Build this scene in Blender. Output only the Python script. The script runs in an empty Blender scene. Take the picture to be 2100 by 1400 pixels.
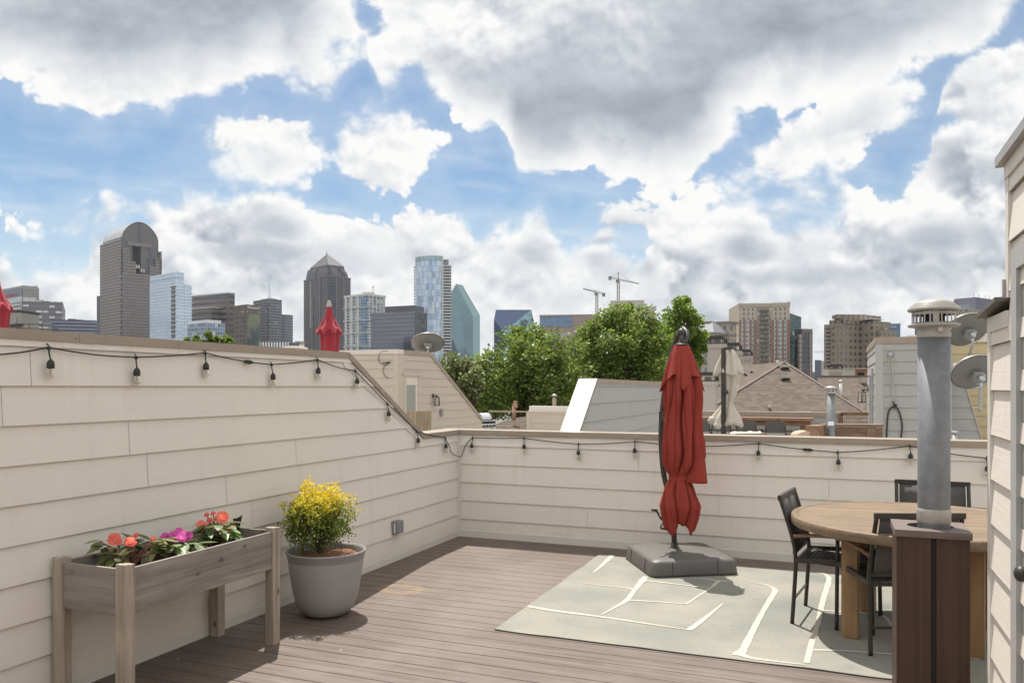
import bpy, bmesh, math, random
from mathutils import Vector, Matrix, noise as mnoise
sc = bpy.context.scene
COL = sc.collection
R = math.radians
rnd = random.Random(7)
# ---------------------------------------------------------------- camera model of the photograph (2100 x 1400 px)
F, CU, HV, CH, TH = 1635.0, 1050.0, 793.0, 1.6, R(22)
ct, st = math.cos(TH), math.sin(TH)
def c2r(X, Y): return X * ct - Y * st, X * st + Y * ct
def P(u, v, Y):
    x, y = c2r((u - CU) / F * Y, Y)
    return Vector((x, y, CH - (v - HV) / F * Y))
def G(u, v, z=0.0): return P(u, v, (CH - z) * F / (v - HV))
def PX(u, v, x0): return P(u, v, x0 / ((u - CU) / F * ct - st))
def PY(u, v, y0): return P(u, v, y0 / ((u - CU) / F * st + ct))
EXPO = 1.2
# ---------------------------------------------------------------- node helpers
class E:
    def __init__(s, nt, sock): s.nt, s.s = nt, sock
    def __add__(a, b): return mth(a.nt, 'ADD', a, b)
    __radd__ = __add__
    def __sub__(a, b): return mth(a.nt, 'SUBTRACT', a, b)
    def __rsub__(a, b): return mth(a.nt, 'SUBTRACT', b, a)
    def __mul__(a, b): return mth(a.nt, 'MULTIPLY', a, b)
    __rmul__ = __mul__
    def __truediv__(a, b): return mth(a.nt, 'DIVIDE', a, b)
    def __rtruediv__(a, b): return mth(a.nt, 'DIVIDE', b, a)
def put(nt, sock, v):
    if isinstance(v, E): nt.links.new(v.s, sock)
    elif v is not None:
        if hasattr(sock.default_value, '__len__') and not hasattr(v, '__len__'): v = (v,) * len(sock.default_value)
        if hasattr(sock.default_value, '__len__') and len(sock.default_value) == 4 and len(v) == 3: v = tuple(v) + (1,)
        sock.default_value = v
def mth(nt, op, a, b=None, c=None, clamp=False):
    n = nt.nodes.new('ShaderNodeMath'); n.operation = op; n.use_clamp = clamp
    for i, v in enumerate((a, b, c)):
        if v is not None: put(nt, n.inputs[i], v)
    return E(nt, n.outputs[0])
def nd(nt, typ, out=0, props=None, **kw):
    n = nt.nodes.new('ShaderNode' + typ)
    for k, v in (props or {}).items(): setattr(n, k, v)
    for k, v in kw.items():
        key = k.replace('_', ' ')
        s = n.inputs[int(k[1:])] if k[0] == 'i' and k[1:].isdigit() else n.inputs[key]
        put(nt, s, v)
    return E(nt, n.outputs[out])
def mix(nt, f, a, b, blend='MIX'):
    n = nt.nodes.new('ShaderNodeMix'); n.data_type = 'RGBA'; n.blend_type = blend; n.clamp_factor = True
    put(nt, n.inputs[0], f); put(nt, n.inputs[6], a); put(nt, n.inputs[7], b)
    return E(nt, n.outputs[2])
def sstep(nt, x, a, b, lo=0.0, hi=1.0):
    n = nt.nodes.new('ShaderNodeMapRange'); n.interpolation_type = 'SMOOTHSTEP'
    put(nt, n.inputs['Value'], x)
    for i, v in ((1, a), (2, b), (3, lo), (4, hi)): put(nt, n.inputs[i], v)
    return E(nt, n.outputs[0])
def lin(nt, x, a, b, lo=0.0, hi=1.0):
    n = nt.nodes.new('ShaderNodeMapRange')
    put(nt, n.inputs['Value'], x)
    for i, v in ((1, a), (2, b), (3, lo), (4, hi)): put(nt, n.inputs[i], v)
    return E(nt, n.outputs[0])
def sep(nt, v):
    n = nt.nodes.new('ShaderNodeSeparateXYZ'); put(nt, n.inputs[0], v)
    return [E(nt, o) for o in n.outputs]
def comb(nt, x=0.0, y=0.0, z=0.0):
    n = nt.nodes.new('ShaderNodeCombineXYZ')
    for i, v in enumerate((x, y, z)): put(nt, n.inputs[i], v)
    return E(nt, n.outputs[0])
def vmul(nt, v, s):
    n = nt.nodes.new('ShaderNodeVectorMath'); n.operation = 'MULTIPLY'
    put(nt, n.inputs[0], v); put(nt, n.inputs[1], s); return E(nt, n.outputs[0])
def noise(nt, vec, scale, detail=3.0, rough=0.5, out=0, dist=0.0, typ='FBM'):
    return nd(nt, 'TexNoise', out, {'noise_type': typ}, Vector=vec, Scale=scale, Detail=detail, Roughness=rough, Distortion=dist)
def white(nt, vec, out=0): return nd(nt, 'TexWhiteNoise', out, {'noise_dimensions': '3D'}, Vector=vec)
def uv(nt): return E(nt, nt.nodes.new('ShaderNodeTexCoord').outputs['UV'])
def objco(nt): return E(nt, nt.nodes.new('ShaderNodeTexCoord').outputs['Object'])
def fl(x): return mth(x.nt, 'FLOOR', x)
def fr(x): return mth(x.nt, 'FRACT', x)
def gt(a, b): return mth(a.nt, 'GREATER_THAN', a, b)
def lt(a, b): return mth(a.nt, 'LESS_THAN', a, b)
def mx(a, b): return mth(a.nt, 'MAXIMUM', a, b)
def mn(a, b): return mth(a.nt, 'MINIMUM', a, b)
MATS = {}
def mat(name, fn):
    if name in MATS: return MATS[name]
    m = bpy.data.materials.new(name); m.use_nodes = True
    nt = m.node_tree; b = nt.nodes['Principled BSDF']
    def setp(**kw):
        for k, v in kw.items():
            put(nt, b.inputs[k.replace('_', ' ')], v)
    def bump(h, strength=0.3, dist=0.01):
        bn = nt.nodes.new('ShaderNodeBump'); bn.inputs['Strength'].default_value = strength; bn.inputs['Distance'].default_value = dist
        put(nt, bn.inputs['Height'], h); nt.links.new(bn.outputs[0], b.inputs['Normal'])
    fn(nt, setp, bump)
    MATS[name] = m
    return m
def plain(name, col, rough=0.6, metal=0.0, var=0.08, scale=6.0, spec=0.5, bumps=0.0):
    def fn(nt, setp, bump):
        n = noise(nt, objco(nt), scale, 4, 0.6)
        setp(Base_Color=mix(nt, n, [c * (1 - var) for c in col], [min(1, c * (1 + var)) for c in col]), Roughness=rough, Metallic=metal, Specular_IOR_Level=spec)
        if bumps: bump(noise(nt, objco(nt), scale * 12, 3, 0.6), bumps, 0.004)
    return mat(name, fn)
# ---------------------------------------------------------------- mesh helpers
ORG = {}
class M:
    def __init__(s): s.v, s.f, s.m, s.sm = [], [], [], []
    def face(s, pts, m=0, sm=False):
        i = len(s.v); s.v += [Vector(p) for p in pts]; s.f.append(list(range(i, i + len(pts)))); s.m.append(m); s.sm.append(sm)
    def add(s, vs, fs, m=0, sm=False):
        i = len(s.v); s.v += [Vector(p) for p in vs]
        for f in fs: s.f.append([i + k for k in f]); s.m.append(m); s.sm.append(sm)
    def hexa(s, b, t, m=0):     # b, t: four bottom and four top points, counter-clockwise seen from above
        s.add(list(b) + list(t), [(3, 2, 1, 0), (4, 5, 6, 7), (0, 1, 5, 4), (1, 2, 6, 5), (2, 3, 7, 6), (3, 0, 4, 7)], m)
    def box(s, p0, p1, m=0, X=None):
        x0, y0, z0 = p0; x1, y1, z1 = p1
        vs = [Vector(q) for q in ((x0, y0, z0), (x1, y0, z0), (x1, y1, z0), (x0, y1, z0), (x0, y0, z1), (x1, y0, z1), (x1, y1, z1), (x0, y1, z1))]
        if X is not None: vs = [X @ q for q in vs]
        s.add(vs, [(3, 2, 1, 0), (4, 5, 6, 7), (0, 1, 5, 4), (1, 2, 6, 5), (2, 3, 7, 6), (3, 0, 4, 7)], m)
    def bar(s, a, b, w, h, m=0, up=(0, 0, 1)):
        a, b = Vector(a), Vector(b); d = (b - a).normalized(); upv = Vector(up)
        r = d.cross(upv)
        if r.length < 1e-4: r = d.cross(Vector((0, 1, 0)))
        r.normalize(); n = r.cross(d)
        q = [a + r * (w / 2 * sx) + n * (h / 2 * sy) for sx, sy in ((-1, -1), (1, -1), (1, 1), (-1, 1))]
        q2 = [p + (b - a) for p in q]
        s.add(q + q2, [(0, 1, 2, 3), (7, 6, 5, 4), (0, 4, 5, 1), (1, 5, 6, 2), (2, 6, 7, 3), (3, 7, 4, 0)], m)
    def prism(s, poly, h, m=0, base=None):   # poly: list of 3D points (planar), h: extrusion vector
        h = Vector(h); n = len(poly); p = [Vector(q) for q in poly]
        nrm = Vector((0, 0, 0))
        for i in range(n): nrm += p[i].cross(p[(i + 1) % n])
        if nrm.dot(h) < 0: p = p[::-1]
        s.add(p + [q + h for q in p], [list(range(n))[::-1], list(range(n, 2 * n))] + [(i, (i + 1) % n, n + (i + 1) % n, n + i) for i in range(n)], m)
    def ring(s, c, ax, r, n):
        ax = Vector(ax).normalized(); a = ax.orthogonal().normalized() if abs(ax.z) < .99 else Vector((1, 0, 0))
        a = (a - ax * a.dot(ax)).normalized(); b = ax.cross(a)
        return [Vector(c) + a * (r * math.cos(2 * math.pi * k / n)) + b * (r * math.sin(2 * math.pi * k / n)) for k in range(n)]
    def loft(s, rings, m=0, sm=True, cap0=True, cap1=True, closed=True):
        n = len(rings[0]); i0 = len(s.v)
        for r in rings: s.v += [Vector(p) for p in r]
        for j in range(len(rings) - 1):
            for k in range(n if closed else n - 1):
                k2 = (k + 1) % n
                s.f.append([i0 + j * n + k, i0 + j * n + k2, i0 + (j + 1) * n + k2, i0 + (j + 1) * n + k]); s.m.append(m); s.sm.append(sm)
        if cap0: s.f.append([i0 + k for k in range(n)][::-1]); s.m.append(m); s.sm.append(False)
        if cap1: s.f.append([i0 + (len(rings) - 1) * n + k for k in range(n)]); s.m.append(m); s.sm.append(False)
    def cyl(s, a, b, r0, r1=None, n=16, m=0, sm=True, cap=True):
        a, b = Vector(a), Vector(b); r1 = r0 if r1 is None else r1
        s.loft([s.ring(a, b - a, r0, n), s.ring(b, b - a, r1, n)], m, sm, cap, cap)
    def lathe(s, c, prof, n=24, m=0, sm=True, ax=(0, 0, 1), cap0=True, cap1=True):
        c = Vector(c); ax = Vector(ax).normalized()
        s.loft([s.ring(c + ax * z, ax, max(r, 1e-4), n) for r, z in prof], m, sm, cap0, cap1)
    def tube(s, pts, r, n=8, m=0, rs=None):
        pts = [Vector(p) for p in pts]; rings = []
        prev = None
        for i, p in enumerate(pts):
            d = (pts[min(i + 1, len(pts) - 1)] - pts[max(i - 1, 0)]).normalized()
            if prev is None: a = d.orthogonal().normalized()
            else:
                a = prev - d * prev.dot(d); a.normalize()
            prev = a; b = d.cross(a); rr = rs[i] if rs else r
            rings.append([p + a * (rr * math.cos(2 * math.pi * k / n)) + b * (rr * math.sin(2 * math.pi * k / n)) for k in range(n)])
        s.loft(rings, m, True)
    def ball(s, c, r, n=12, m=0, sq=(1, 1, 1)):
        c = Vector(c); rows = n // 2
        rings = []
        for j in range(rows + 1):
            th = math.pi * (j / rows); z = -math.cos(th); q = max(math.sin(th), 1e-3)
            rings.append([c + Vector((r * sq[0] * q * math.cos(2 * math.pi * k / n), r * sq[1] * q * math.sin(2 * math.pi * k / n), r * sq[2] * z)) for k in range(n)])
        s.loft(rings, m, True, True, True)
    def build(s, name, mats, parent=None, local=False, bevel=0.0, bseg=2):
        me = bpy.data.meshes.new(name)
        o_ = Vector((0, 0, 0)) if (local or parent is None) else ORG[parent.name]
        if not isinstance(mats, (list, tuple)): mats = [mats]
        me.from_pydata([tuple(p - o_) for p in s.v], [], s.f)
        for m in mats: me.materials.append(m)
        me.polygons.foreach_set('material_index', s.m); me.polygons.foreach_set('use_smooth', s.sm)
        if bevel:
            bm = bmesh.new(); bm.from_mesh(me)
            bmesh.ops.remove_doubles(bm, verts=bm.verts, dist=1e-5)
            bm.normal_update()
            ed = [e for e in bm.edges if len(e.link_faces) == 2 and e.calc_face_angle(0) > 0.5]
            bmesh.ops.bevel(bm, geom=ed, offset=bevel, segments=bseg, affect='EDGES', profile=0.6)
            bm.to_mesh(me); bm.free()
        # planar uv in metres
        ul = me.uv_layers.new(name='UVMap').data
        for p in me.polygons:
            n = p.normal
            if abs(n.z) < 0.985:
                t = Vector((-n.y, n.x, 0)); t.normalize(); bt_ = n.cross(t)
                for li in p.loop_indices:
                    c = me.vertices[me.loops[li].vertex_index].co
                    ul[li].uv = (c.dot(t), c.dot(bt_) if abs(n.z) > 0.3 else c.z)
            else:
                for li in p.loop_indices:
                    c = me.vertices[me.loops[li].vertex_index].co
                    ul[li].uv = (c.x, c.y)
        o = bpy.data.objects.new(name, me); COL.objects.link(o)
        if parent is not None: o.parent = parent; ORG[o.name] = ORG[parent.name]
        else: ORG[o.name] = Vector((0, 0, 0))
        return o
def thing(name, label, cat, loc=(0, 0, 0), rz=0.0, group=None):
    o = bpy.data.objects.new(name, None); COL.objects.link(o)
    o.location = loc; o.rotation_euler = (0, 0, rz); ORG[o.name] = Vector(loc)
    o['label'] = label; o['category'] = cat; o['kind'] = 'thing'
    if group: o['group'] = group
    return o
def tag(o, label, cat, group=None):
    o['label'] = label; o['category'] = cat; o['kind'] = 'thing'
    if group: o['group'] = group
    return o
def struct(o, kind='structure'):
    o['kind'] = kind; return o
def dup(root, loc, rz, label, group=None):
    def cp(o, par):
        c = o.copy(); COL.objects.link(c); c.parent = par; ORG[c.name] = ORG[o.name]
        for ch in [x for x in KIDS.get(o.name, [])]: cp(ch, c)
        return c
    KIDS = {}
    for o in bpy.data.objects:
        if o.parent: KIDS.setdefault(o.parent.name, []).append(o)
    r = cp(root, None); r.location = loc; r.rotation_euler = (0, 0, rz); r['label'] = label
    if group: r['group'] = group
    return r
def smooth_pts(pts, k=6):
    pts = [Vector(p) for p in pts]; out = []
    for i in range(len(pts) - 1):
        p0, p1, p2, p3 = pts[max(i - 1, 0)], pts[i], pts[i + 1], pts[min(i + 2, len(pts) - 1)]
        for j in range(k):
            t = j / k
            out.append(0.5 * ((2 * p1) + (p2 - p0) * t + (2 * p0 - 5 * p1 + 4 * p2 - p3) * t * t + (3 * p1 - p0 - 3 * p2 + p3) * t ** 3))
    out.append(pts[-1]); return out
# ---------------------------------------------------------------- camera, sun, sky
cam_d = bpy.data.cameras.new('camera'); cam = bpy.data.objects.new('camera', cam_d); COL.objects.link(cam)
cam.location = (0, 0, CH); cam.rotation_euler = (R(90), 0, TH)
cam_d.sensor_width = 36; cam_d.lens = 36 * F / 2100; cam_d.shift_y = (HV - 700) / 2100
cam_d.clip_start = 0.05; cam_d.clip_end = 20000
sc.camera = cam
SUN = Vector((-0.255, 0.36, 1.0)).normalized()
sd = bpy.data.lights.new('sun', 'SUN'); so = bpy.data.objects.new('sun', sd); COL.objects.link(so)
sd.energy = 2.75; sd.angle = R(0.53); sd.color = (1.0, 0.955, 0.89)
so.rotation_euler = SUN.to_track_quat('Z', 'Y').to_euler(); so.location = (0, 0, 50)
sc.view_settings.view_transform = 'Standard'; sc.view_settings.look = 'None'
sc.view_settings.exposure = EXPO; sc.view_settings.gamma = 1.0
w = bpy.data.worlds.new('World'); sc.world = w; w.use_nodes = True
def sky():
    nt = w.node_tree; bg = nt.nodes['Background']
    STR = 0.1; K = 1.0 / (STR * 2 ** EXPO)
    bg.inputs['Strength'].default_value = STR
    tx, ty, tz = sep(nt, E(nt, nt.nodes.new('ShaderNodeTexCoord').outputs['Generated']))
    cx = tx * ct + ty * st; cy = mx(ty * ct - tx * st, 0.35)
    s = cx / cy; t = tz / cy
    S = lambda u: (u - CU) / F
    T = lambda v: (HV - v) / F
    def curve(x, pts):
        n = nt.nodes.new('ShaderNodeFloatCurve'); c = n.mapping.curves[0]
        q = sorted(((S(u) + 1) / 2, min(max(T(v) * 1.5, 0), 1)) for u, v in pts)
        while len(c.points) < len(q): c.points.new(0.5, 0.5)
        for p, (a, b) in zip(c.points, q): p.location = (a, b); p.handle_type = 'AUTO_CLAMPED'
        n.mapping.update(); put(nt, n.inputs['Value'], (x + 1.0) * 0.5)
        return E(nt, n.outputs[0]) * (1 / 1.5)
    def ell(u, v, a, b, slope=0.0):
        dx = (s - S(u)); dy = (t - T(v)) - dx * slope if slope else (t - T(v))
        dx = dx * (F / a); dy = dy * (F / b)
        return 1.0 - mth(nt, 'SQRT', dx * dx + dy * dy)
    def shape(u, v, a, b, slope=0.0): return ell(u, v, a, b, slope) * (min(a, b) / F)
    # domain warp
    q = comb(nt, s, t, 0.37)
    wv = noise(nt, q, 5.0, 2, 0.5, out=1)
    wx, wy, _ = sep(nt, wv)
    s0, t0 = s, t
    s = s + (wx - 0.5) * 0.05; t = t + (wy - 0.5) * 0.035
    q = comb(nt, s0, t0 * 1.12, 0.0)
    bank = curve(s, [(-500, 420), (-200, 470), (0, 520), (60, 548), (150, 535), (195, 440), (215, 400), (260, 388), (330, 376), (395, 372), (440, 396), (455, 402), (475, 385), (560, 380), (610, 400),
        (650, 425), (700, 428), (760, 448), (810, 440), (860, 408), (920, 402), (962, 425), (980, 466), (1020, 470), (1060, 455), (1085, 420), (1110, 415), (1130, 440), (1160, 474), (1200, 460), (1240, 435), (1290, 400), (1345, 402),
        (1400, 395), (1480, 372), (1560, 352), (1610, 345), (1660, 365), (1700, 372), (1760, 385), (1800, 398), (1835, 370), (1870, 310), (1890, 300), (1905, 250), (1925, 150), (1960, 112), (2000, 102), (2050, 85), (2100, 55), (2300, 200), (2600, 330)]) - t
    up = t - curve(s, [(-500, 210), (-200, 200), (0, 186), (60, 193), (120, 205), (210, 236), (330, 232), (420, 218), (490, 205), (525, 178), (560, 165), (620, 192), (680, 185), (698, 135), (720, 110), (742, 100), (756, 125),
        (768, 205), (800, 196), (825, 165), (848, 165), (880, 215), (920, 250), (960, 285), (1010, 290), (1038, 300), (1060, 362), (1085, 385), (1180, 388), (1300, 376), (1390, 385), (1440, 345), (1500, 292), (1560, 262), (1640, 238),
        (1750, 205), (1900, 150), (2000, 96), (2060, 62), (2100, 20), (2300, -60), (2600, 100)])
    d = mx(bank, up)
    for e in ((545, 312, 158, 98), (425, 300, 44, 34), (785, 303, 122, 86), (135, 464, 66, 30), (10, 412, 34, 14), (640, 272, 70, 9)):
        d = mx(d, shape(*e))
    d = mx(d, shape(1640, 300, 330, 84, 0.42))
    for e in ((1912, 258, 34, 18), (1700, 424, 40, 15), (1560, 400, 26, 8), (1340, 490, 20, 12), (245, 462, 16, 8), (752, 34, 26, 30, -1.2), (706, 128, 30, 34), (728, 176, 20, 12)):
        d = mn(d, 0.012 - shape(*e))
    # billows: fractal noise plus rounded cells
    def puff(vec, coarse=False):
        f = noise(nt, vec, 8.0, 4 if coarse else 9, 0.57)
        v = nd(nt, 'TexVoronoi', 0, {'feature': 'F1', 'normalize': True}, Vector=vec, Scale=24.0, Detail=1.0 if coarse else 2.5, Roughness=0.55)
        return (f - 0.5) * 0.155 + (0.36 - v) * 0.075
    qa = E(nt, nt.nodes.new('ShaderNodeVectorMath').outputs[0]); n_ = qa.s.node; n_.operation = 'ADD'
    put(nt, n_.inputs[0], q); wq = noise(nt, q, 14.0, 3, 0.5, out=1)
    n2 = nt.nodes.new('ShaderNodeVectorMath'); n2.operation = 'MULTIPLY_ADD'
    put(nt, n2.inputs[0], wq); n2.inputs[1].default_value = (0.03, 0.03, 0); n2.inputs[2].default_value = (-0.015, -0.015, 0)
    nt.links.new(n2.outputs[0], n_.inputs[1])
    p1 = puff(qa)
    n3 = nt.nodes.new('ShaderNodeVectorMath'); n3.operation = 'ADD'; put(nt, n3.inputs[0], qa); n3.inputs[1].default_value = (0.004, 0.013, 0)
    p2 = puff(E(nt, n3.outputs[0]))
    n4 = nt.nodes.new('ShaderNodeVectorMath'); n4.operation = 'ADD'; put(nt, n4.inputs[0], qa); n4.inputs[1].default_value = (0.006, 0.042, 0)
    p3 = puff(E(nt, n4.outputs[0]), True)
    dens = d + p1 - 0.006
    soft = noise(nt, q, 6.0, 2, 0.5)
    alpha = sstep(nt, dens, 0.0, lin(nt, soft, 0.38, 0.66, 0.006, 0.040))
    relief = (p1 - p2) * 7.5 + (p1 - p3) * 4.2
    # grey undersides of the thick clouds
    def dark(u, v, a, b, k, slope=0.0): return sstep(nt, ell(u, v, a, b, slope) + (soft - 0.5) * 0.7 + p1 * 0.8, -0.25, 0.85) * k
    dk = dark(330, 20, 600, 240, 0.37)
    for a in ((1220, 255, 440, 215, 0.44), (1640, 95, 580, 250, 0.40, 0.10), (560, 348, 130, 44, 0.36), (800, 350, 90, 36, 0.18), (565, 465, 110, 42, 0.40), (520, 520, 200, 38, 0.28), (740, 515, 120, 54, 0.36),
              (1560, 500, 160, 46, 0.46), (1900, 480, 200, 46, 0.44), (1130, 515, 150, 52, 0.36), (1700, 565, 310, 36, 0.26), (1250, 600, 280, 36, 0.18), (150, 600, 300, 30, 0.08), (2000, 350, 160, 40, 0.25), (1900, 565, 240, 40, 0.18)):
        dk = mx(dk, dark(*a))
    thick = sstep(nt, dens, 0.01, 0.10)
    # stacked tiers of the far bank: each tier white on top, greyer towards its base
    bl = noise(nt, comb(nt, s0, t0 * 1.6, 2.7), 4.5, 3, 0.5)
    fp = fr((0.6 - t + p1 * 1.0 + (bl - 0.5) * 0.60) * (1 / 0.10))
    tier = sstep(nt, fp, 0.05, 0.65) * (1.0 - sstep(nt, fp, 0.62, 1.0)) * sstep(nt, bank, 0.0, 0.05) * sstep(nt, noise(nt, comb(nt, s0, t0 * 1.3, 8.1), 6.5, 2, 0.5), 0.40, 0.62) * 0.30
    low = noise(nt, comb(nt, s0 * 0.7, t0 * 1.7, 1.3), 8.0, 5, 0.55)
    g = 0.905 + sstep(nt, dens, 0.05, 0.0) * 0.09 + relief * mx(1.0 - dk * 2.0, 0.12) - mx(dk * thick, tier) - sstep(nt, low, 0.40, 0.72) * thick * 0.12
    g = mx(mn(g, 0.985), 0.34)
    cloud = nd(nt, 'CombineColor', 0, None, Red=g * 0.985, Green=g * 0.992, Blue=g * (1.03 - g * 0.03))
    warm = lin(nt, g, 0.45, 0.97)
    cloud = mix(nt, warm, vmul(nt, cloud, (0.91, 0.99, 1.09)), vmul(nt, cloud, (1.0, 0.99, 0.97)))
    # clear sky from the physical sky model
    sk = nt.nodes.new('ShaderNodeTexSky'); sk.sky_type = 'NISHITA'; sk.sun_disc = False
    sk.sun_elevation = math.asin(SUN.z); sk.sun_rotation = math.atan2(SUN.x, SUN.y); sk.altitude = 150; sk.air_density = 1.0; sk.dust_density = 0.6; sk.ozone_density = 2.0
    blue = vmul(nt, E(nt, sk.outputs[0]), SKYTINT)
    cir = noise(nt, comb(nt, s0 * 1.2 + t0 * 2.2, t0 * 5.0, 0), 5.0, 6, 0.6)
    ci = sstep(nt, cir, 0.45, 0.8) * 0.42 * sstep(nt, t0, 0.42, 0.2) + sstep(nt, t0, 0.26, 0.10) * 0.25
    ci = ci + sstep(nt, dens, -0.05, 0.01) * 0.22
    blue = mix(nt, ci, blue, [c * K for c in (0.80, 0.87, 0.92)])
    veil = sstep(nt, t0, 0.17, 0.03) * 0.5
    rear = 1.0 + sstep(nt, ty * ct - tx * st, 0.15, -0.6) * 0.55
    cl = vmul(nt, cloud, comb(nt, rear * K, rear * K, rear * K))
    cl = mix(nt, veil, cl, [c * K for c in (0.80, 0.83, 0.85)])
    col = mix(nt, alpha, blue, cl)
    # below the horizon: ground haze
    col = mix(nt, sstep(nt, t0, -0.002, -0.03), col, [c * K for c in (0.20, 0.20, 0.18)])
    put(nt, bg.inputs['Color'], col)
SKYTINT = (0.42, 0.47, 0.475)
sky()
sc.cycles.use_denoising = True
sc.cycles.max_bounces = 6; sc.cycles.diffuse_bounces = 3; sc.cycles.use_adaptive_sampling = True; sc.cycles.adaptive_threshold = 0.02; sc.cycles.transparent_max_bounces = 12
sc.cycles.caustics_reflective = False; sc.cycles.caustics_refractive = False
sc.cycles.sample_clamp_indirect = 6.0
w.cycles.sampling_method = 'MANUAL'; w.cycles.sample_map_resolution = 512
# ---------------------------------------------------------------- materials
def m_siding(name='painted_siding', col=(0.735, 0.680, 0.598)):
    def fn(nt, setp, bump):
        u = uv(nt); o = objco(nt)
        x, y, _ = sep(nt, u)
        row = fl(y * (1 / 0.1955))
        g = comb(nt, x * 2.2 + row * 7.3, y * 46.0 , row * 3.1)
        wv = noise(nt, comb(nt, x * 1.3 + row * 5.1, y * 5.0, row), 2.0, 2, 0.5)
        grain = noise(nt, comb(nt, x * 1.6 + row * 7.3, (y + wv * 0.06) * 60.0, row * 3.1), 1.0, 5, 0.62)
        big = noise(nt, o, 1.7, 4, 0.6)
        dirt = noise(nt, comb(nt, x * 9.0, y * 0.8, 0.0), 1.0, 4, 0.6)
        c = mix(nt, big, [k * 0.93 for k in col], [min(1, k * 1.05) for k in col])
        c = mix(nt, sstep(nt, dirt, 0.52, 0.85) * 0.26, c, (0.42, 0.36, 0.28))
        spots = noise(nt, comb(nt, x * 1.4, y * 1.4, 9.0), 9.0, 4, 0.7); c = mix(nt, sstep(nt, spots, 0.66, 0.76) * 0.22, c, (0.40, 0.35, 0.28))
        c = mix(nt, sstep(nt, y + noise(nt, comb(nt, x * 2.0, y, 3.0), 2.0, 4, 0.6) * 0.25, 0.30, 0.08) * 0.30, c, (0.44, 0.38, 0.30))
        c = mix(nt, sstep(nt, white(nt, comb(nt, row, fl(x * 0.3), 1.0)), 0.0, 1.0) * 0.06, c, (0.55, 0.52, 0.47))
        setp(Base_Color=c, Roughness=0.55, Specular_IOR_Level=0.3)
        bump(grain, 0.22, 0.006)
    return mat(name, fn)
SIDING = m_siding()
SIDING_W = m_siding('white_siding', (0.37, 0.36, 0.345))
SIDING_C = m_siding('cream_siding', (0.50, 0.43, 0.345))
SIDING_Y = m_siding('yellow_siding', (0.52, 0.42, 0.24))
TRIM = plain('painted_trim', (0.66, 0.62, 0.56), 0.5, var=0.05, scale=3, spec=0.3)
TRIM_W = plain('white_trim', (0.40, 0.39, 0.38), 0.5, var=0.05, scale=3, spec=0.3)
def f_cap(nt, setp, bump):
    o = objco(nt); n = noise(nt, o, 5.0, 5, 0.6); d = noise(nt, o, 40.0, 3, 0.6)
    c = mix(nt, n, (0.27, 0.215, 0.16), (0.36, 0.295, 0.23))
    c = mix(nt, sstep(nt, d, 0.62, 0.75) * 0.5, c, (0.45, 0.39, 0.32))
    setp(Base_Color=c, Roughness=0.42, Specular_IOR_Level=0.4); bump(n, 0.3, 0.01)
CAP = mat('tan_metal_cap', f_cap)
CAPL = plain('pale_metal_cap', (0.62, 0.55, 0.47), 0.4, var=0.1, scale=4)
def f_deck(nt, setp, bump):
    u = objco(nt); x, y, z = sep(nt, u)
    row = fl((y + 3.0) * (1 / 0.147))
    rv = white(nt, comb(nt, row, 3.0, 1.0))
    streak = noise(nt, comb(nt, x * 1.1 + row * 9.7, y * 30.0, row), 1.0, 6, 0.62)
    fine = noise(nt, comb(nt, x * 7.0 + row * 3.0, y * 170.0, row), 1.0, 3, 0.6)
    big = noise(nt, comb(nt, x, y * 1.0, 4.0), 1.1, 4, 0.6)
    c = mix(nt, sstep(nt, streak, 0.3, 0.7), (0.099, 0.073, 0.059), (0.180, 0.141, 0.119))
    c = mix(nt, rv * 0.35, c, (0.135, 0.102, 0.083))
    c = mix(nt, sstep(nt, big, 0.45, 0.72) * 0.55, c, (0.213, 0.179, 0.156))
    c = mix(nt, sstep(nt, fine, 0.60, 0.72) * 0.35, c, (0.330, 0.289, 0.253))
    # a dried tan water stain and a few specks
    dx = x - STAIN[0]; dy = y - STAIN[1]
    rr = mth(nt, 'SQRT', dx * dx + dy * dy * 1.6) + (noise(nt, u, 14.0, 3, 0.5) - 0.5) * 0.16
    ringm = sstep(nt, rr, 0.10, 0.15) * (1.0 - sstep(nt, rr, 0.17, 0.24)) * 0.2 + (1.0 - sstep(nt, rr, 0.08, 0.22)) * 0.10
    c = mix(nt, ringm, c, (0.42, 0.29, 0.13))
    vo = nd(nt, 'TexVoronoi', 0, None, Vector=comb(nt, x, y, 0.0), Scale=3.0)
    c = mix(nt, lt(vo, 0.022), c, (0.62, 0.58, 0.5))
    setp(Base_Color=c, Roughness=mix(nt, streak, (0.5,) * 3, (0.7,) * 3), Specular_IOR_Level=0.35)
    bump(streak * 0.6 + fine * 0.4, 0.35, 0.004)
STAIN = tuple(G(822, 1207))[:2]
DECK = mat('composite_decking', f_deck)
DARK = plain('dark_gap', (0.02, 0.018, 0.016), 0.9)
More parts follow.
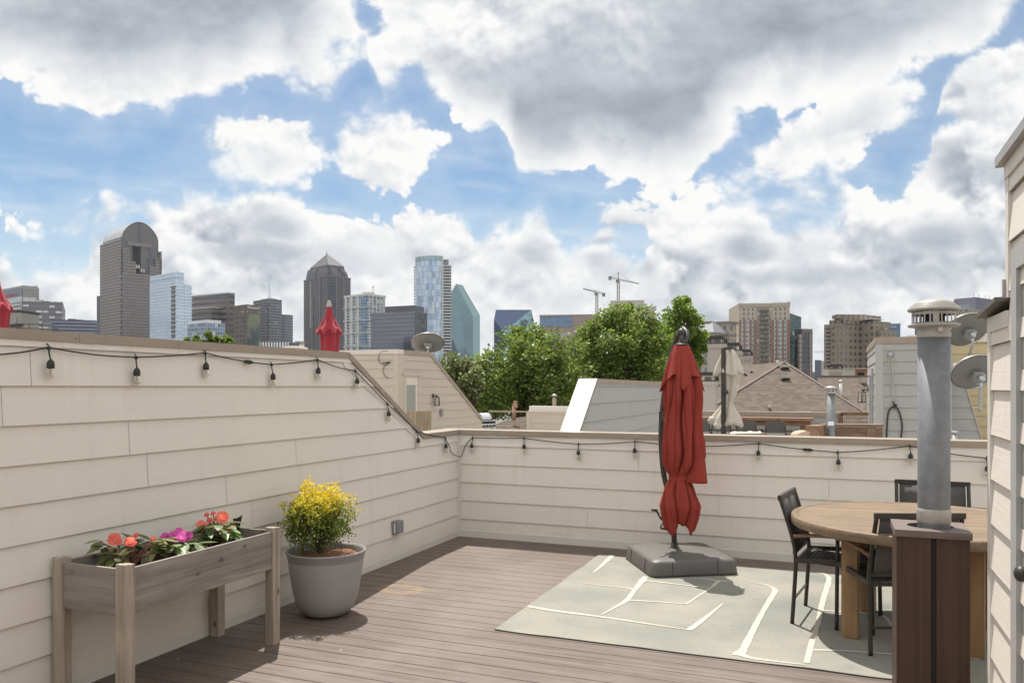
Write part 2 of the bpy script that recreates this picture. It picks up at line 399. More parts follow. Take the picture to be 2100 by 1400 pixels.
def wood(name, a, b, axis='x', rough=0.65, sc_=1.0, knots=True, grain=22.0, lengthwise=1.2):
    def fn(nt, setp, bump):
        o = objco(nt); x, y, z = sep(nt, o)
        if axis == 'x': q = comb(nt, x * lengthwise, y * grain, z * grain); kq = comb(nt, x * 5, y * 9, z * 9)
        elif axis == 'y': q = comb(nt, x * grain, y * lengthwise, z * grain); kq = comb(nt, x * 9, y * 5, z * 9)
        else: q = comb(nt, x * grain, y * grain, z * lengthwise); kq = comb(nt, x * 9, y * 9, z * 5)
        n = noise(nt, q, sc_, 5, 0.6, dist=0.6); big = noise(nt, o, 4.0, 3, 0.5)
        c = mix(nt, sstep(nt, n, 0.3, 0.72), a, b)
        c = mix(nt, sstep(nt, big, 0.4, 0.75) * 0.35, c, [k * 0.7 for k in a])
        if knots:
            v = nd(nt, 'TexVoronoi', 0, None, Vector=kq, Scale=1.0, Randomness=1.0)
            c = mix(nt, (1.0 - sstep(nt, v, 0.05, 0.16)) * 0.75, c, (0.07, 0.045, 0.03))
        setp(Base_Color=c, Roughness=rough, Specular_IOR_Level=0.25); bump(n, 0.3, 0.004)
    return mat(name, fn)
GREYWOOD_Y = wood('weathered_board_long', (0.19, 0.16, 0.135), (0.33, 0.29, 0.255), 'y')
GREYWOOD_X = wood('weathered_board_short', (0.20, 0.175, 0.15), (0.33, 0.29, 0.255), 'x')
POSTWOOD = wood('weathered_post', (0.285, 0.225, 0.17), (0.47, 0.40, 0.32), 'z')
TEAK = wood('teak', (0.165, 0.115, 0.072), (0.255, 0.185, 0.122), 'x', 0.5, knots=False, grain=26)
TEAKZ = wood('teak_leg', (0.24, 0.145, 0.072), (0.33, 0.21, 0.11), 'z', 0.5, knots=False, grain=26)
BOXWOOD = wood('brown_composite', (0.060, 0.034, 0.023), (0.086, 0.050, 0.035), 'z', 0.5, knots=False, grain=40, lengthwise=0.6)
BOXLID = wood('brown_composite_lid', (0.14, 0.105, 0.09), (0.21, 0.165, 0.145), 'x', 0.55, knots=False, grain=40)
CEDAR = wood('cedar', (0.20, 0.115, 0.07), (0.31, 0.19, 0.12), 'x', 0.6, grain=14)
CEDARZ = wood('cedar_post', (0.19, 0.115, 0.075), (0.29, 0.19, 0.125), 'z', 0.6, grain=14)
FENCEW = wood('fence_board', (0.25, 0.185, 0.12), (0.40, 0.31, 0.21), 'z', 0.7, grain=18)
BENCHW = wood('old_bench_wood', (0.16, 0.10, 0.065), (0.27, 0.18, 0.12), 'x', 0.7, grain=14)
BLACK = plain('black_metal', (0.042, 0.036, 0.031), 0.42, 0.3, 0.15)
DGREY = plain('dark_bronze_metal', (0.045, 0.038, 0.034), 0.45, 0.2, 0.2, 3)
SLING = plain('dark_sling_fabric', (0.085, 0.077, 0.072), 0.8, var=0.2, scale=120, bumps=0.3)
RUBBER = plain('black_rubber', (0.022, 0.02, 0.018), 0.55, var=0.2)
def f_galv(nt, setp, bump):
    o = objco(nt); x, y, z = sep(nt, o)
    v = nd(nt, 'TexVoronoi', 1, None, Vector=o, Scale=28.0); h, _, _ = sep(nt, v)
    n = noise(nt, comb(nt, x * 3, y * 3, z * 0.8), 3.0, 4, 0.55)
    c = mix(nt, h * 0.35 + n * 0.4, (0.19, 0.195, 0.205), (0.29, 0.295, 0.30))
    setp(Base_Color=c, Metallic=0.7, Roughness=0.62); bump(n, 0.08, 0.01)
GALV = mat('galvanised_steel', f_galv)
CAPMETAL = plain('pale_coated_metal', (0.36, 0.335, 0.305), 0.4, 0.3, 0.15, 14)
STRAP = plain('worn_tape', (0.42, 0.39, 0.35), 0.5, 0.3, 0.3, 30)
def f_red(nt, setp, bump):
    o = objco(nt); n = noise(nt, o, 3.0, 4, 0.6); f = noise(nt, o, 260.0, 2, 0.5)
    setp(Base_Color=mix(nt, n, (0.215, 0.030, 0.022), (0.305, 0.054, 0.041)), Roughness=0.85, Specular_IOR_Level=0.15)
    bump(f, 0.15, 0.002)
RED = mat('brick_red_canvas', f_red)
def f_red2(nt, setp, bump):
    o = objco(nt); n = noise(nt, o, 3.0, 4, 0.6)
    setp(Base_Color=mix(nt, n, (0.25, 0.018, 0.028), (0.34, 0.034, 0.048)), Roughness=0.75, Specular_IOR_Level=0.2, Sheen_Weight=0.2)
RED2 = mat('bright_red_canvas', f_red2)
BEIGE = plain('beige_canvas', (0.50, 0.45, 0.37), 0.85, var=0.12, scale=4, spec=0.2)
BASEPL = plain('grey_brown_plastic', (0.105, 0.098, 0.09), 0.5, var=0.12, scale=5, bumps=0.15)
def f_pot(nt, setp, bump):
    o = objco(nt); x, y, z = sep(nt, o)
    th = mth(nt, 'ARCTAN2', y, x)
    row = fl(z * (1 / 0.0085)); off = mth(nt, 'MODULO', row, 2.0) * 0.5
    a = fr(th * (150 / 6.2832) + off) - 0.5; b = fr(z * (1 / 0.0085)) - 0.5
    dot = mth(nt, 'SQRT', a * a + b * b)
    band = lt(z, 0.395) * gt(z, 0.03)
    h = sstep(nt, dot, 0.40, 0.22) * band
    n = noise(nt, o, 5.0, 4, 0.6)
    c = mix(nt, n, (0.31, 0.297, 0.285), (0.385, 0.37, 0.355))
    c = mix(nt, h * 0.5, c, (0.52, 0.51, 0.50))
    setp(Base_Color=c, Roughness=0.55); bump(h, 1.0, 0.004)
POT = mat('grey_pot', f_pot)
POTR = plain('grey_pot_rim', (0.235, 0.225, 0.215), 0.5, var=0.06)
def f_soil(nt, setp, bump):
    o = objco(nt); n = noise(nt, o, 45.0, 5, 0.7); p = nd(nt, 'TexVoronoi', 0, None, Vector=o, Scale=120.0)
    c = mix(nt, sstep(nt, n, 0.35, 0.7), (0.012, 0.008, 0.006), (0.055, 0.035, 0.025))
    setp(Base_Color=c, Roughness=0.95); bump(n, 0.9, 0.02)
SOIL = mat('potting_soil', f_soil)
MULCH = plain('brown_mulch', (0.22, 0.105, 0.05), 0.9, var=0.5, scale=60, bumps=0.8)
def leafmat(name, a, b, trans=0.35, rough=0.45, tint=(0.25, 0.4, 0.04), spec=0.5):
    def fn(nt, setp, bump):
        o = objco(nt)
        n = noise(nt, o, 2.3, 2, 0.5); r = white(nt, vmul(nt, o, (7, 7, 7)))
        geo = nt.nodes.new('ShaderNodeNewGeometry')
        rp = E(nt, geo.outputs['Random Per Island'])
        setp(Base_Color=mix(nt, rp, a, b), Roughness=rough, Specular_IOR_Level=spec)
        bs = nt.nodes['Principled BSDF']; tr = nt.nodes.new('ShaderNodeBsdfTranslucent'); put(nt, tr.inputs[0], mix(nt, rp, [c * 1.5 for c in a], [min(1, c * 1.8) for c in b]))
        ms = nt.nodes.new('ShaderNodeMixShader'); ms.inputs[0].default_value = trans
        nt.links.new(bs.outputs[0], ms.inputs[1]); nt.links.new(tr.outputs[0], ms.inputs[2])
        nt.links.new(ms.outputs[0], nt.nodes['Material Output'].inputs[0])
    return mat(name, fn)
TREE1 = leafmat('oak_leaf', (0.055, 0.092, 0.017), (0.205, 0.265, 0.05), 0.45)
TREE2 = leafmat('bright_leaf', (0.08, 0.14, 0.018), (0.235, 0.31, 0.05), 0.45)
TREE3 = leafmat('blossom_leaf', (0.07, 0.10, 0.03), (0.20, 0.235, 0.085), 0.4)
BLOSSOM = leafmat('cream_blossom', (0.52, 0.46, 0.34), (0.70, 0.64, 0.50), 0.2)
BARK = plain('bark', (0.07, 0.05, 0.038), 0.9, var=0.35, scale=14, bumps=0.6)
SHRUBG = leafmat('shrub_leaf', (0.045, 0.075, 0.012), (0.17, 0.21, 0.03), 0.3)
SHRUBY = leafmat('yellow_shrub_leaf', (0.60, 0.42, 0.025), (0.80, 0.64, 0.07), 0.3)
SHRUBM = leafmat('lime_shrub_leaf', (0.24, 0.26, 0.03), (0.45, 0.42, 0.04), 0.3)
FLEAF = leafmat('bedding_leaf', (0.07, 0.125, 0.035), (0.25, 0.33, 0.12), 0.3, 0.45)
FLEAF2 = leafmat('bronze_bedding_leaf', (0.075, 0.07, 0.028), (0.26, 0.30, 0.10), 0.3, 0.45)
CORAL = leafmat('coral_petal', (0.70, 0.10, 0.06), (0.85, 0.22, 0.14), 0.3, 0.6)
MAGENTA = leafmat('magenta_petal', (0.52, 0.03, 0.26), (0.72, 0.12, 0.44), 0.3, 0.6)
FSTEM = plain('red_stem', (0.16, 0.05, 0.035), 0.6)
def f_rug(nt, setp, bump):
    o = objco(nt); x, y, z = sep(nt, o)
    big = noise(nt, o, 1.4, 5, 0.6); st_ = noise(nt, comb(nt, x * 3, y * 24, 0), 1.5, 4, 0.6); weave = noise(nt, o, 150.0, 2, 0.6)
    c = mix(nt, sstep(nt, big, 0.3, 0.7), (0.222, 0.225, 0.198), (0.300, 0.282, 0.238))
    c = mix(nt, sstep(nt, st_, 0.5, 0.8) * 0.3, c, (0.15, 0.175, 0.155))
    c = mix(nt, sstep(nt, noise(nt, o, 2.2, 3, 0.5), 0.52, 0.72) * 0.55 * sstep(nt, x, -0.9, 0.0), c, (0.125, 0.155, 0.14))
    sp = noise(nt, o, 30.0, 3, 0.6)
    c = mix(nt, sstep(nt, sp, 0.675, 0.72) * 0.6, c, (0.10, 0.10, 0.08))
    setp(Base_Color=c, Roughness=0.95, Specular_IOR_Level=0.1); bump(weave + st_ * 0.5, 0.35, 0.004)
RUG = mat('sage_rug', f_rug)
RUGL = plain('cream_rug_line', (0.50, 0.46, 0.38), 0.95, var=0.1, scale=40, spec=0.1)
RUGE = plain('rug_edge', (0.10, 0.10, 0.09), 0.95)
GREYBOX = plain('grey_outlet_plastic', (0.22, 0.225, 0.23), 0.5, var=0.06)
DISH = plain('grey_dish', (0.15, 0.143, 0.132), 0.55, var=0.1, scale=5)
STEEL = plain('steel', (0.42, 0.42, 0.42), 0.4, 0.7, 0.15, 10)
WHITEP = plain('white_plastic', (0.8, 0.8, 0.78), 0.4, var=0.03)
def f_bulb(nt, setp, bump): setp(Base_Color=(0.93, 0.86, 0.72), Roughness=0.08, Transmission_Weight=0.72, IOR=1.2)
BULB = mat('amber_bulb_glass', f_bulb)
FILAM = plain('bulb_stem', (0.75, 0.6, 0.36), 0.4)
def f_glass(nt, setp, bump): setp(Base_Color=(0.30, 0.31, 0.28), Roughness=0.08, Specular_IOR_Level=0.8)
PANE = mat('frosted_pane', f_glass)
def f_clear(nt, setp, bump): setp(Base_Color=(0.9, 0.9, 0.88), Roughness=0.03, Transmission_Weight=0.95, IOR=1.1)
CLEAR = mat('clear_glass', f_clear)
def f_shingle(nt, setp, bump):
    x, y, _ = sep(nt, uv(nt)); row = fl(y * (1 / 0.12)); off = white(nt, comb(nt, row, 5, 1)) * 0.9
    cx_ = x * (1 / 0.17) + off; cell = fl(cx_)
    r = white(nt, comb(nt, cell, row, 2.0)); r2 = noise(nt, comb(nt, x, y, 0), 1.2, 4, 0.6)
    c = mix(nt, r, (0.108, 0.087, 0.071), (0.160, 0.131, 0.108))
    c = mix(nt, sstep(nt, r2, 0.4, 0.7) * 0.3, c, (0.125, 0.10, 0.082))
    e = fr(y * (1 / 0.12)); line = lt(e, 0.16)
    c = mix(nt, line * 0.55, c, (0.05, 0.04, 0.033))
    setp(Base_Color=c, Roughness=0.95, Specular_IOR_Level=0.1); bump(1.0 - e + r * 0.6, 0.6, 0.02)
SHINGLE = mat('brown_shingles', f_shingle)
BRICK = plain('red_brick_far', (0.24, 0.115, 0.075), 0.9, var=0.2, scale=9)
GAPM = plain('painted_lap_shadow', (0.42, 0.36, 0.29), 0.9)  # darker board undersides: the lap shadow is put into the colour
STUCCO = plain('beige_stucco', (0.40, 0.36, 0.31), 0.8, var=0.08, scale=2)
CONC = plain('concrete', (0.30, 0.29, 0.27), 0.9, var=0.12, scale=0.5)
# ---------------------------------------------------------------- the terrace: deck and walls
XL, YB = -3.75, 7.73
PITCH = 0.147
mdk = M(); y = -3.0
while y < YB - 0.02:
    mdk.box((XL + 0.004, y + 0.003, -0.024), (4.2, min(y + PITCH - 0.004, YB), 0.0)); y += PITCH
deck = struct(mdk.build('deck', DECK, bevel=0.002, bseg=1))
ms = M(); ms.box((XL - 0.3, -3.2, -0.4), (4.3, YB + 0.25, -0.03)); struct(ms.build('deck_substructure', DARK), 'structure')

def siding(m, o, ud, n, tops, zs, proud=0.016, m_id=0, joints=()):
    """Lapped boards on a vertical face. o: a point of the face at z = 0, ud: direction along it, n: outwards.
    tops: [(s, height)] along the face; zs: lower edges of the boards; joints: (board, s) butt joints."""
    o, ud, n = Vector(o), Vector(ud).normalized(), Vector(n).normalized()
    Z = Vector((0, 0, 1))
    def h(s):
        if s <= tops[0][0]: return tops[0][1]
        for (a, ha), (b, hb) in zip(tops, tops[1:]):
            if a - 1e-9 <= s <= b + 1e-9: return ha + (hb - ha) * (s - a) / max(b - a, 1e-9)
        return tops[-1][1]
    for i, z0 in enumerate(zs):
        z1 = zs[i + 1] if i + 1 < len(zs) else 1e9
        cuts = [s for s, _ in tops]
        for (a, ha), (b, hb) in zip(tops, tops[1:]):
            for zz in (z0, z1):
                if (ha - zz) * (hb - zz) < 0: cuts.append(a + (b - a) * (zz - ha) / (hb - ha))
        gaps = [s for bi, s in joints if bi == i]
        cuts += [s - 0.0013 for s in gaps] + [s + 0.0013 for s in gaps]
        cuts = sorted(set(round(c, 5) for c in cuts))
        for a, b in zip(cuts, cuts[1:]):
            if b - a < 1e-4 or any(abs((a + b) / 2 - s) < 0.0012 for s in gaps): continue
            ta, tb = min(z1, h(a + 1e-6)), min(z1, h(b - 1e-6))
            if ta <= z0 + 1e-5 and tb <= z0 + 1e-5: continue
            ta, tb = max(ta, z0), max(tb, z0)
            zt = z1 if z1 < 1e8 else z0 + 0.1955
            def pt(s, z): return o + ud * s + Z * z + n * (proud * (1 - 0.85 * (z - z0) / (zt - z0)))
            pts = [pt(a, z0), pt(b, z0)]
            if tb > z0 + 1e-5: pts.append(pt(b, tb))
            if ta > z0 + 1e-5: pts.append(pt(a, ta))
            if ud.cross(Z).dot(n) < 0: pts = pts[::-1]
            m.face(pts, m_id)
            q = [o + ud * a + Z * (z0 + .004), o + ud * b + Z * (z0 + .004), pt(b, z0), pt(a, z0)]
            if ud.cross(Z).dot(n) < 0: q = q[::-1]
            m.face(q, 1)  # underside strip in the painted lap shadow tone

def cap_run(m, pts, w0, w1, n, th=0.05, m_id=0):
    """Metal coping along a poly-line pts (top edge on the wall face), from w0 to w1 along the horizontal n."""
    n = Vector(n); Z = Vector((0, 0, th)); pts = [Vector(p) for p in pts]
    rings = []
    for p in pts: rings.append([p + n * w1 - Z, p + n * w1, p + n * w0, p + n * w0 - Z])
    m.loft(rings, m_id, False)
def screws(par, pts, n, r=0.006):
    for p in pts: m = M(); m.cyl(Vector(p), Vector(p) + Vector(n) * 0.005, r, n=8); m.build('screw', CAP, par)

# left parapet
LT = [(-4.0, 1.886), (5.626, 1.886), (6.93, 1.140), (YB + 0.2, 1.140)]
lw = thing('parapet_wall', 'tall cream lap siding wall stepping down beside the wooden planter', 'wall', (XL, 2.0, 0))
zl = [0.0335 + 0.1965 * i - (0.1965 if i == 0 else 0) for i in range(12)]
zl = [-0.16 + 0.0] + [0.0335 + 0.1965 * i for i in range(0, 10)]
body = M(); poly = [Vector((XL - 0.005, yy, hh - 0.02)) for yy, hh in LT] + [Vector((XL - 0.005, YB + 0.2, -0.4)), Vector((XL - 0.005, -4, -0.4))]
body.prism(poly, (-0.19, 0, 0)); body.build('wall_core', TRIM, lw)
sm_ = M(); yj = lambda u, v: PX(u, v, XL).y
siding(sm_, (XL, 0, 0), (0, 1, 0), (1, 0, 0), [(a, b - 0.012) for a, b in LT[:-1]] + [(YB, 1.128)], zl,
       joints=((7, yj(262, 900)), (5, yj(462, 1010)), (4, yj(515, 1080)), (2, yj(470, 1240)), (9, yj(60, 703)), (8, yj(1, 760)), (6, yj(605, 930)), (6, yj(300, 960))))
sm_.build('siding', [SIDING, GAPM], lw)
cp = M(); cap_run(cp, [(XL, a, b) for a, b in LT[:-1]] + [(XL, YB - 0.02, 1.140)], -0.225, 0.024, (1, 0, 0))
cp.build('coping', CAP, lw)
cj = M(); ya = yj(157, 690)
cap_run(cj, [(XL + 0.0005, ya, 1.8885), (XL + 0.0005, ya + 0.09, 1.8885)], -0.226, 0.0265, (1, 0, 0), 0.053); cj.build('coping_joint', CAP, lw)
fx = XL + 0.024
def lz(yy):
    for (a, ha), (b, hb) in zip(LT, LT[1:]):
        if a <= yy <= b: return ha + (hb - ha) * (yy - a) / (b - a)
for u in (150, 166, 361, 520, 623, 712): yy = yj(u, 700); screws(lw, [(fx, yy, lz(yy) - 0.026)], (1, 0, 0))
for yy in (5.78, 6.1, 6.42, 6.74, 7.1, 7.4): screws(lw, [(fx, yy, lz(yy) - 0.028)], (1, 0, 0))
rt = M(); cap_run(rt, [(XL, 5.56, 1.834), (XL, 6.93, 1.078), (XL, YB - 0.03, 1.078)], -0.002, 0.014, (1, 0, 0), 0.06); rt.build('rake_trim', TRIM, lw)
bt = M(); bt.box((XL, -4, -0.02), (XL + 0.016, YB - 0.02, 0.058)); bt.build('base_trim', TRIM, lw)
ctm = M(); ctm.box((XL, YB - 0.045, 0.0), (XL + 0.018, YB, 1.085)); ctm.build('corner_trim', TRIM, lw)
# back parapet
XR = 3.6
bw = thing('parapet_wall', 'low cream lap siding wall behind the red umbrella and dining table', 'wall', (0, YB, 0))
body = M(); body.box((XL - 0.19, YB + 0.005, -0.4), (XR, YB + 0.2, 1.12)); body.build('wall_core', TRIM, bw)
sb_ = M(); zb = [-0.01, 0.192, 0.388, 0.583, 0.779, 0.974, 1.09]
xj = lambda u, v: PY(u, v, YB).x
siding(sb_, (0, YB, 0), (1, 0, 0), (0, -1, 0), [(XL + 0.018, 1.128), (XR, 1.128)], zb,
       joints=((5, xj(1310, 930)), (4, xj(1310, 985)), (2, xj(1475, 1050)), (3, xj(1700, 1010)), (1, xj(1205, 1070))))
sb_.build('siding', [SIDING, GAPM], bw)
cp = M(); cap_run(cp, [(XL - 0.22, YB, 1.141), (XR, YB, 1.141)], -0.225, 0.024, (0, -1, 0)); cp.build('coping', CAP, bw)
for u in (952, 1018, 1160, 1360, 1525, 1620, 1780, 1823): screws(bw, [(xj(u, 890), YB - 0.024, 1.114)], (0, -1, 0))
bt = M(); bt.box((XL + 0.016, YB - 0.02, -0.02), (XR, YB, 0.072)); bt.build('base_trim', TRIM, bw)
ctm = M(); ctm.box((XL + 0.018, YB - 0.016, 0.0), (XL + 0.045, YB, 1.085)); ctm.build('corner_trim', TRIM, bw)

# the house wall at the terrace door
XH = 0.657
hw = thing('house_wall', 'sunlit cream lap siding house wall with stepped roofline beside the flue box', 'house', (XH, 3.0, 0))
YC1, YC2 = 4.10, 3.70
b = M(); b.box((XH + 0.02, YC2, -0.3), (3.4, YC1 - 0.02, 1.90)); b.box((XH + 0.02, -4.0, -0.3), (3.4, YC2 - 0.002, 2.49)); b.build('wall_core', TRIM, hw)
s_ = M(); zh = [-0.16 + 0.1955 * i for i in range(16)]
zoff = 1.6 - (1064 - HV) / F * 3.62
zh = [zoff + 0.1955 * i for i in range(-8, 12)]
siding(s_, (XH, YC1 - 0.05, 0), (0, -1, 0), (-1, 0, 0), [(0, 1.90), (YC1 - 0.05 - YC2, 1.90)], zh, 0.018)
siding(s_, (XH, YC2, 0), (0, -1, 0), (-1, 0, 0), [(0, 2.49), (7.7, 2.49)], zh, 0.018)
siding(s_, (XH, YC1, 0), (1, 0, 0), (0, 1, 0), [(0.06, 1.90), (2.7, 1.90)], zh, 0.016)
s_.build('siding', [SIDING, GAPM], hw)
t_ = M(); t_.box((XH - 0.02, YC1 - 0.052, -0.1), (XH + 0.018, YC1 + 0.012, 1.90)); t_.box((XH + 0.018, YC1 - 0.02, -0.1), (XH + 0.07, YC1 + 0.013, 1.90)); t_.build('corner_trim', TRIM, hw)
t_ = M(); t_.box((XH - 0.02, YC2 - 0.045, 1.955), (XH + 0.018, YC2 + 0.012, 2.49)); t_.build('corner_trim', TRIM, hw)
t_ = M(); t_.box((XH - 0.022, YC2 - 0.01, 1.84), (XH + 0.016, YC1 + 0.016, 1.905)); t_.build('fascia', TRIM, hw)
t_ = M(); cap_run(t_, [(XH, YC1 + 0.045, 1.925), (XH, YC2 - 0.004, 1.96)], -2.7, 0.06, (-1, 0, 0), 0.016); t_.build('coping', plain('grey_flashing', (.14, .13, .12), .5, .3), hw)
t_ = M(); t_.box((XH - 0.03, YC2 - 0.005, 1.955), (XH + 0.02, YC2 + 0.02, 2.03)); t_.build('flashing', CAPMETAL, hw)
t_ = M(); cap_run(t_, [(XH, YC2 + 0.05, 2.53), (XH, -4, 2.53)], -2.7, 0.05, (-1, 0, 0), 0.04); t_.build('coping', CAPMETAL, hw)
t_ = M(); t_.box((XH - 0.024, -3.9, 2.43), (XH + 0.012, YC2 + 0.014, 2.492)); t_.build('fascia', TRIM, hw)
# door in that wall: frame and slab
dy = PX(2091, 1000, XH).y
t_ = M(); t_.box((XH - 0.03, dy - 0.10, 0.0), (XH + 0.01, dy, 2.12)); t_.box((XH - 0.03, dy - 1.06, 2.04), (XH + 0.01, dy - 0.1, 2.12)); t_.box((XH - 0.03, dy - 1.06, 0.0), (XH + 0.01, dy - 0.98, 2.04)); t_.build('door_frame', TRIM_W, hw)
dr = M(); dr.box((XH - 0.012, dy - 0.98, 0.02), (XH + 0.01, dy - 0.1, 2.04)); dr = dr.build('door', PANE, hw)
kz = 1.6 - (1178 - HV) / F * PX(2095, 1178, XH - 0.05).to_2d().length
kb = M(); kp = PX(2097, 1176, XH - 0.06)
kb.cyl((XH - 0.012, kp.y, kp.z), (XH - 0.05, kp.y, kp.z), 0.012, n=12); kb.ball((XH - 0.065, kp.y, kp.z), 0.028, 14, 0, (0.8, 1, 1)); kb.build('handle', DGREY, dr)

# ---------------------------------------------------------------- rug
RX0, RX1, RY0, RY1 = -2.07, 1.55, 4.815, 7.335
rg = M(); NX, NY = 60, 34
def rugz(x, y): 
    e = min(x - RX0, RX1 - x, y - RY0, RY1 - y)
    return 0.009 + 0.0025 * mnoise.noise((x * 2.2, y * 2.2, 1)) + (0.004 * max(0, mnoise.noise((x * 5, y * 5, 3))) if e < 0.1 else 0)
def rugp(i, j, dz=0.0):
    x = RX0 + (RX1 - RX0) * i / NX; y = RY0 + (RY1 - RY0) * j / NY
    jx = 0.012 * mnoise.noise((y * 3, 0, 5)) if i in (0, NX) else 0; jy = 0.012 * mnoise.noise((x * 3, 0, 9)) if j in (0, NY) else 0
    return Vector((x + jx, y + jy, rugz(x, y) + dz))
for i in range(NX):
    for j in range(NY): rg.face([rugp(i, j), rugp(i + 1, j), rugp(i + 1, j + 1), rugp(i, j + 1)], 0, True)
edge = [(i, 0) for i in range(NX)] + [(NX, j) for j in range(NY)] + [(i, NY) for i in range(NX, 0, -1)] + [(0, j) for j in range(NY, 0, -1)]
for a, b in zip(edge, edge[1:] + edge[:1]):
    p, q = rugp(*a), rugp(*b); rg.face([(p.x, p.y, 0.001), (q.x, q.y, 0.001), q, p], 2)
def z5(x, y): return (980 + x / 2.9167, 1100 + y / 2.9167)
def z4(x, y): return (1560 + x / 3.3333, 980 + y / 3.3333)
LINES = [([z5(300, 425), z5(420, 445), z5(730, 487), z5(1000, 528), z5(1265, 567)], [.05, .05, .04, .03, .012]),
    ([z5(1262, 567), z5(1340, 510), z5(1465, 408)], [.05, .05, .012]),
    ([z5(740, 475), z5(820, 430), z5(890, 388), z5(935, 330), z5(985, 268), z5(1005, 245)], [.014, .03, .05, .045, .07, .05]),
    ([z5(600, 282), z5(720, 296), z5(880, 313), z5(940, 325)], [.012, .02, .025, .05]),
    ([z5(990, 268), z5(1180, 290), z5(1390, 315)], [.035, .028, .02]),
    ([z5(885, 386), z5(1060, 396), z5(1250, 410)], [.04, .026, .02]),
    ([z5(1245, 411), z5(1330, 355), z5(1395, 312), z5(1440, 272)], [.022, .022, .022, .05]),
    ([z5(1270, 253), z5(1380, 262), z5(1440, 272), z5(1540, 274)], [.02, .024, .05, .012]),
    ([z5(690, 222), z5(740, 180), z5(805, 118)], [.012, .04, .07]),
    ([z5(1620, 283), z5(1690, 288), z5(1745, 303), z5(1778, 325), z5(1760, 365), z5(1700, 465), z5(1640, 580), z5(1590, 680), z5(1560, 712)], [.012, .02, .03, .05, .05, .045, .05, .06, .11]),
    ([z5(1520, 716), z5(1570, 714), z5(1640, 735), z5(1800, 757), z5(1960, 778)], [.02, .07, .04, .025, .012]),
    ([z4(310, 640), z4(400, 655), z4(455, 675), z4(465, 710), z4(430, 830), z4(410, 910), z4(395, 990), z4(350, 1130), z4(315, 1275)], [.014, .03, .05, .05, .05, .045, .04, .045, .04]),
    ([z4(405, 910), z4(560, 924), z4(740, 932)], [.035, .03, .03]),
    ([z4(345, 1184), z4(560, 1190), z4(915, 1212), z4(1500, 1250)], [.035, .025, .03, .02]),
    ([z4(690, 935), z4(830, 950), z4(890, 1010), z4(925, 1090)], [.02, .03, .03, .03]),
    ([z4(460, 750), z4(640, 765), z4(900, 775)], [.014, .012, .014]),
    ([z4(1400, 830), z4(1480, 838), z4(1600, 840)], [.02, .02, .02]),
    ([z4(1420, 905), z4(1480, 940), z4(1560, 990)], [.02, .03, .03]), ([z4(1420, 1060), z4(1460, 1120), z4(1500, 1180)], [.03, .03, .03])]
for pts, ws in LINES:
    q = [G(*p) for p in pts]; fine, fw = [], []
    q2 = smooth_pts(q, 10)
    for i, p in enumerate(q2):
        k = min(i // 10, len(ws) - 2); f_ = (i - k * 10) / 10; fw.append(ws[k] + (ws[k + 1] - ws[k]) * min(f_, 1))
    L, Rr = [], []
    for i, p in enumerate(q2):
        d = (q2[min(i + 1, len(q2) - 1)] - q2[max(i - 1, 0)]); d.z = 0; d.normalize(); nn = Vector((-d.y, d.x, 0))
        wj = 0.8 * fw[i] * (1 + 0.25 * mnoise.noise((p.x * 14, p.y * 14, 2)))
        for s_, lst in ((1, L), (-1, Rr)):
            z_ = p + nn * (wj / 2 * s_); lst.append(Vector((min(max(z_.x, RX0 + .003), RX1 - .003), min(max(z_.y, RY0 + .003), RY1 - .003), 0)))
    for l in (L, Rr):
        for p in l: p.z = rugz(p.x, p.y) + 0.003
    for i in range(len(L) - 1): rg.face([Rr[i], Rr[i + 1], L[i + 1], L[i]], 1)
tag(rg.build('rug', [RUG, RUGL, RUGE]), 'pale sage outdoor rug with cream line pattern under the table and umbrella', 'rug')

# ---------------------------------------------------------------- planter on legs
pl = thing('planter_box', 'weathered grey wooden raised planter on four posts against the tall wall', 'planter', (-3.47, 3.5, 0))
px0, px1, py0, py1 = -3.715, -3.215, 2.905, 4.085
LW = 0.064
for (ax, ay) in ((px0, py0), (px1 - LW, py0), (px1 - LW, py1 - LW), (px0, py1 - LW)):
    q = M(); s = 1 if ay < 3.5 else -1; e = 1 if ax < -3.47 else -1
    x0 = ax; y0 = ay; H = 0.728
    q.box((x0, y0, 0), (x0 + LW, y0 + LW * 0.46, H)) if True else None
    q.box((x0 + LW * 0.04, y0 + LW * 0.47, 0), (x0 + LW * 0.98, y0 + LW, H - 0.004)); q.build('leg', POSTWOOD, pl, bevel=0.003)
bz0, bz1 = 0.472, 0.703
q = M(); q.box((px1 - 0.032, py0 + LW + .001, bz0), (px1 - 0.012, py1 - LW - .001, bz1)); q.build('side_board', GREYWOOD_Y, pl, bevel=0.003)
q = M(); q.box((px0 + 0.012, py0 + LW + .001, bz0), (px0 + 0.032, py1 - LW - .001, bz1)); q.build('side_board', GREYWOOD_Y, pl, bevel=0.003)
q = M(); q.box((px0 + LW + .001, py0 + 0.012, bz0), (px1 - LW - .001, py0 + 0.032, bz1)); q.build('end_board', GREYWOOD_X, pl, bevel=0.003)
q = M(); q.box((px0 + LW + .001, py1 - 0.032, bz0), (px1 - LW - .001, py1 - 0.012, bz1)); q.build('end_board', GREYWOOD_X, pl, bevel=0.003)
q = M(); q.box((px0 + 0.034, py0 + 0.034, bz0 + 0.01), (px1 - 0.034, py1 - 0.034, bz0 + 0.03)); q.build('bottom_board', GREYWOOD_Y, pl)
q = M(); nx, ny = 16, 40
def soilz(x, y): return 0.628 + 0.018 * mnoise.noise((x * 9, y * 9, 0)) + 0.008 * mnoise.noise((x * 30, y * 30, 4))
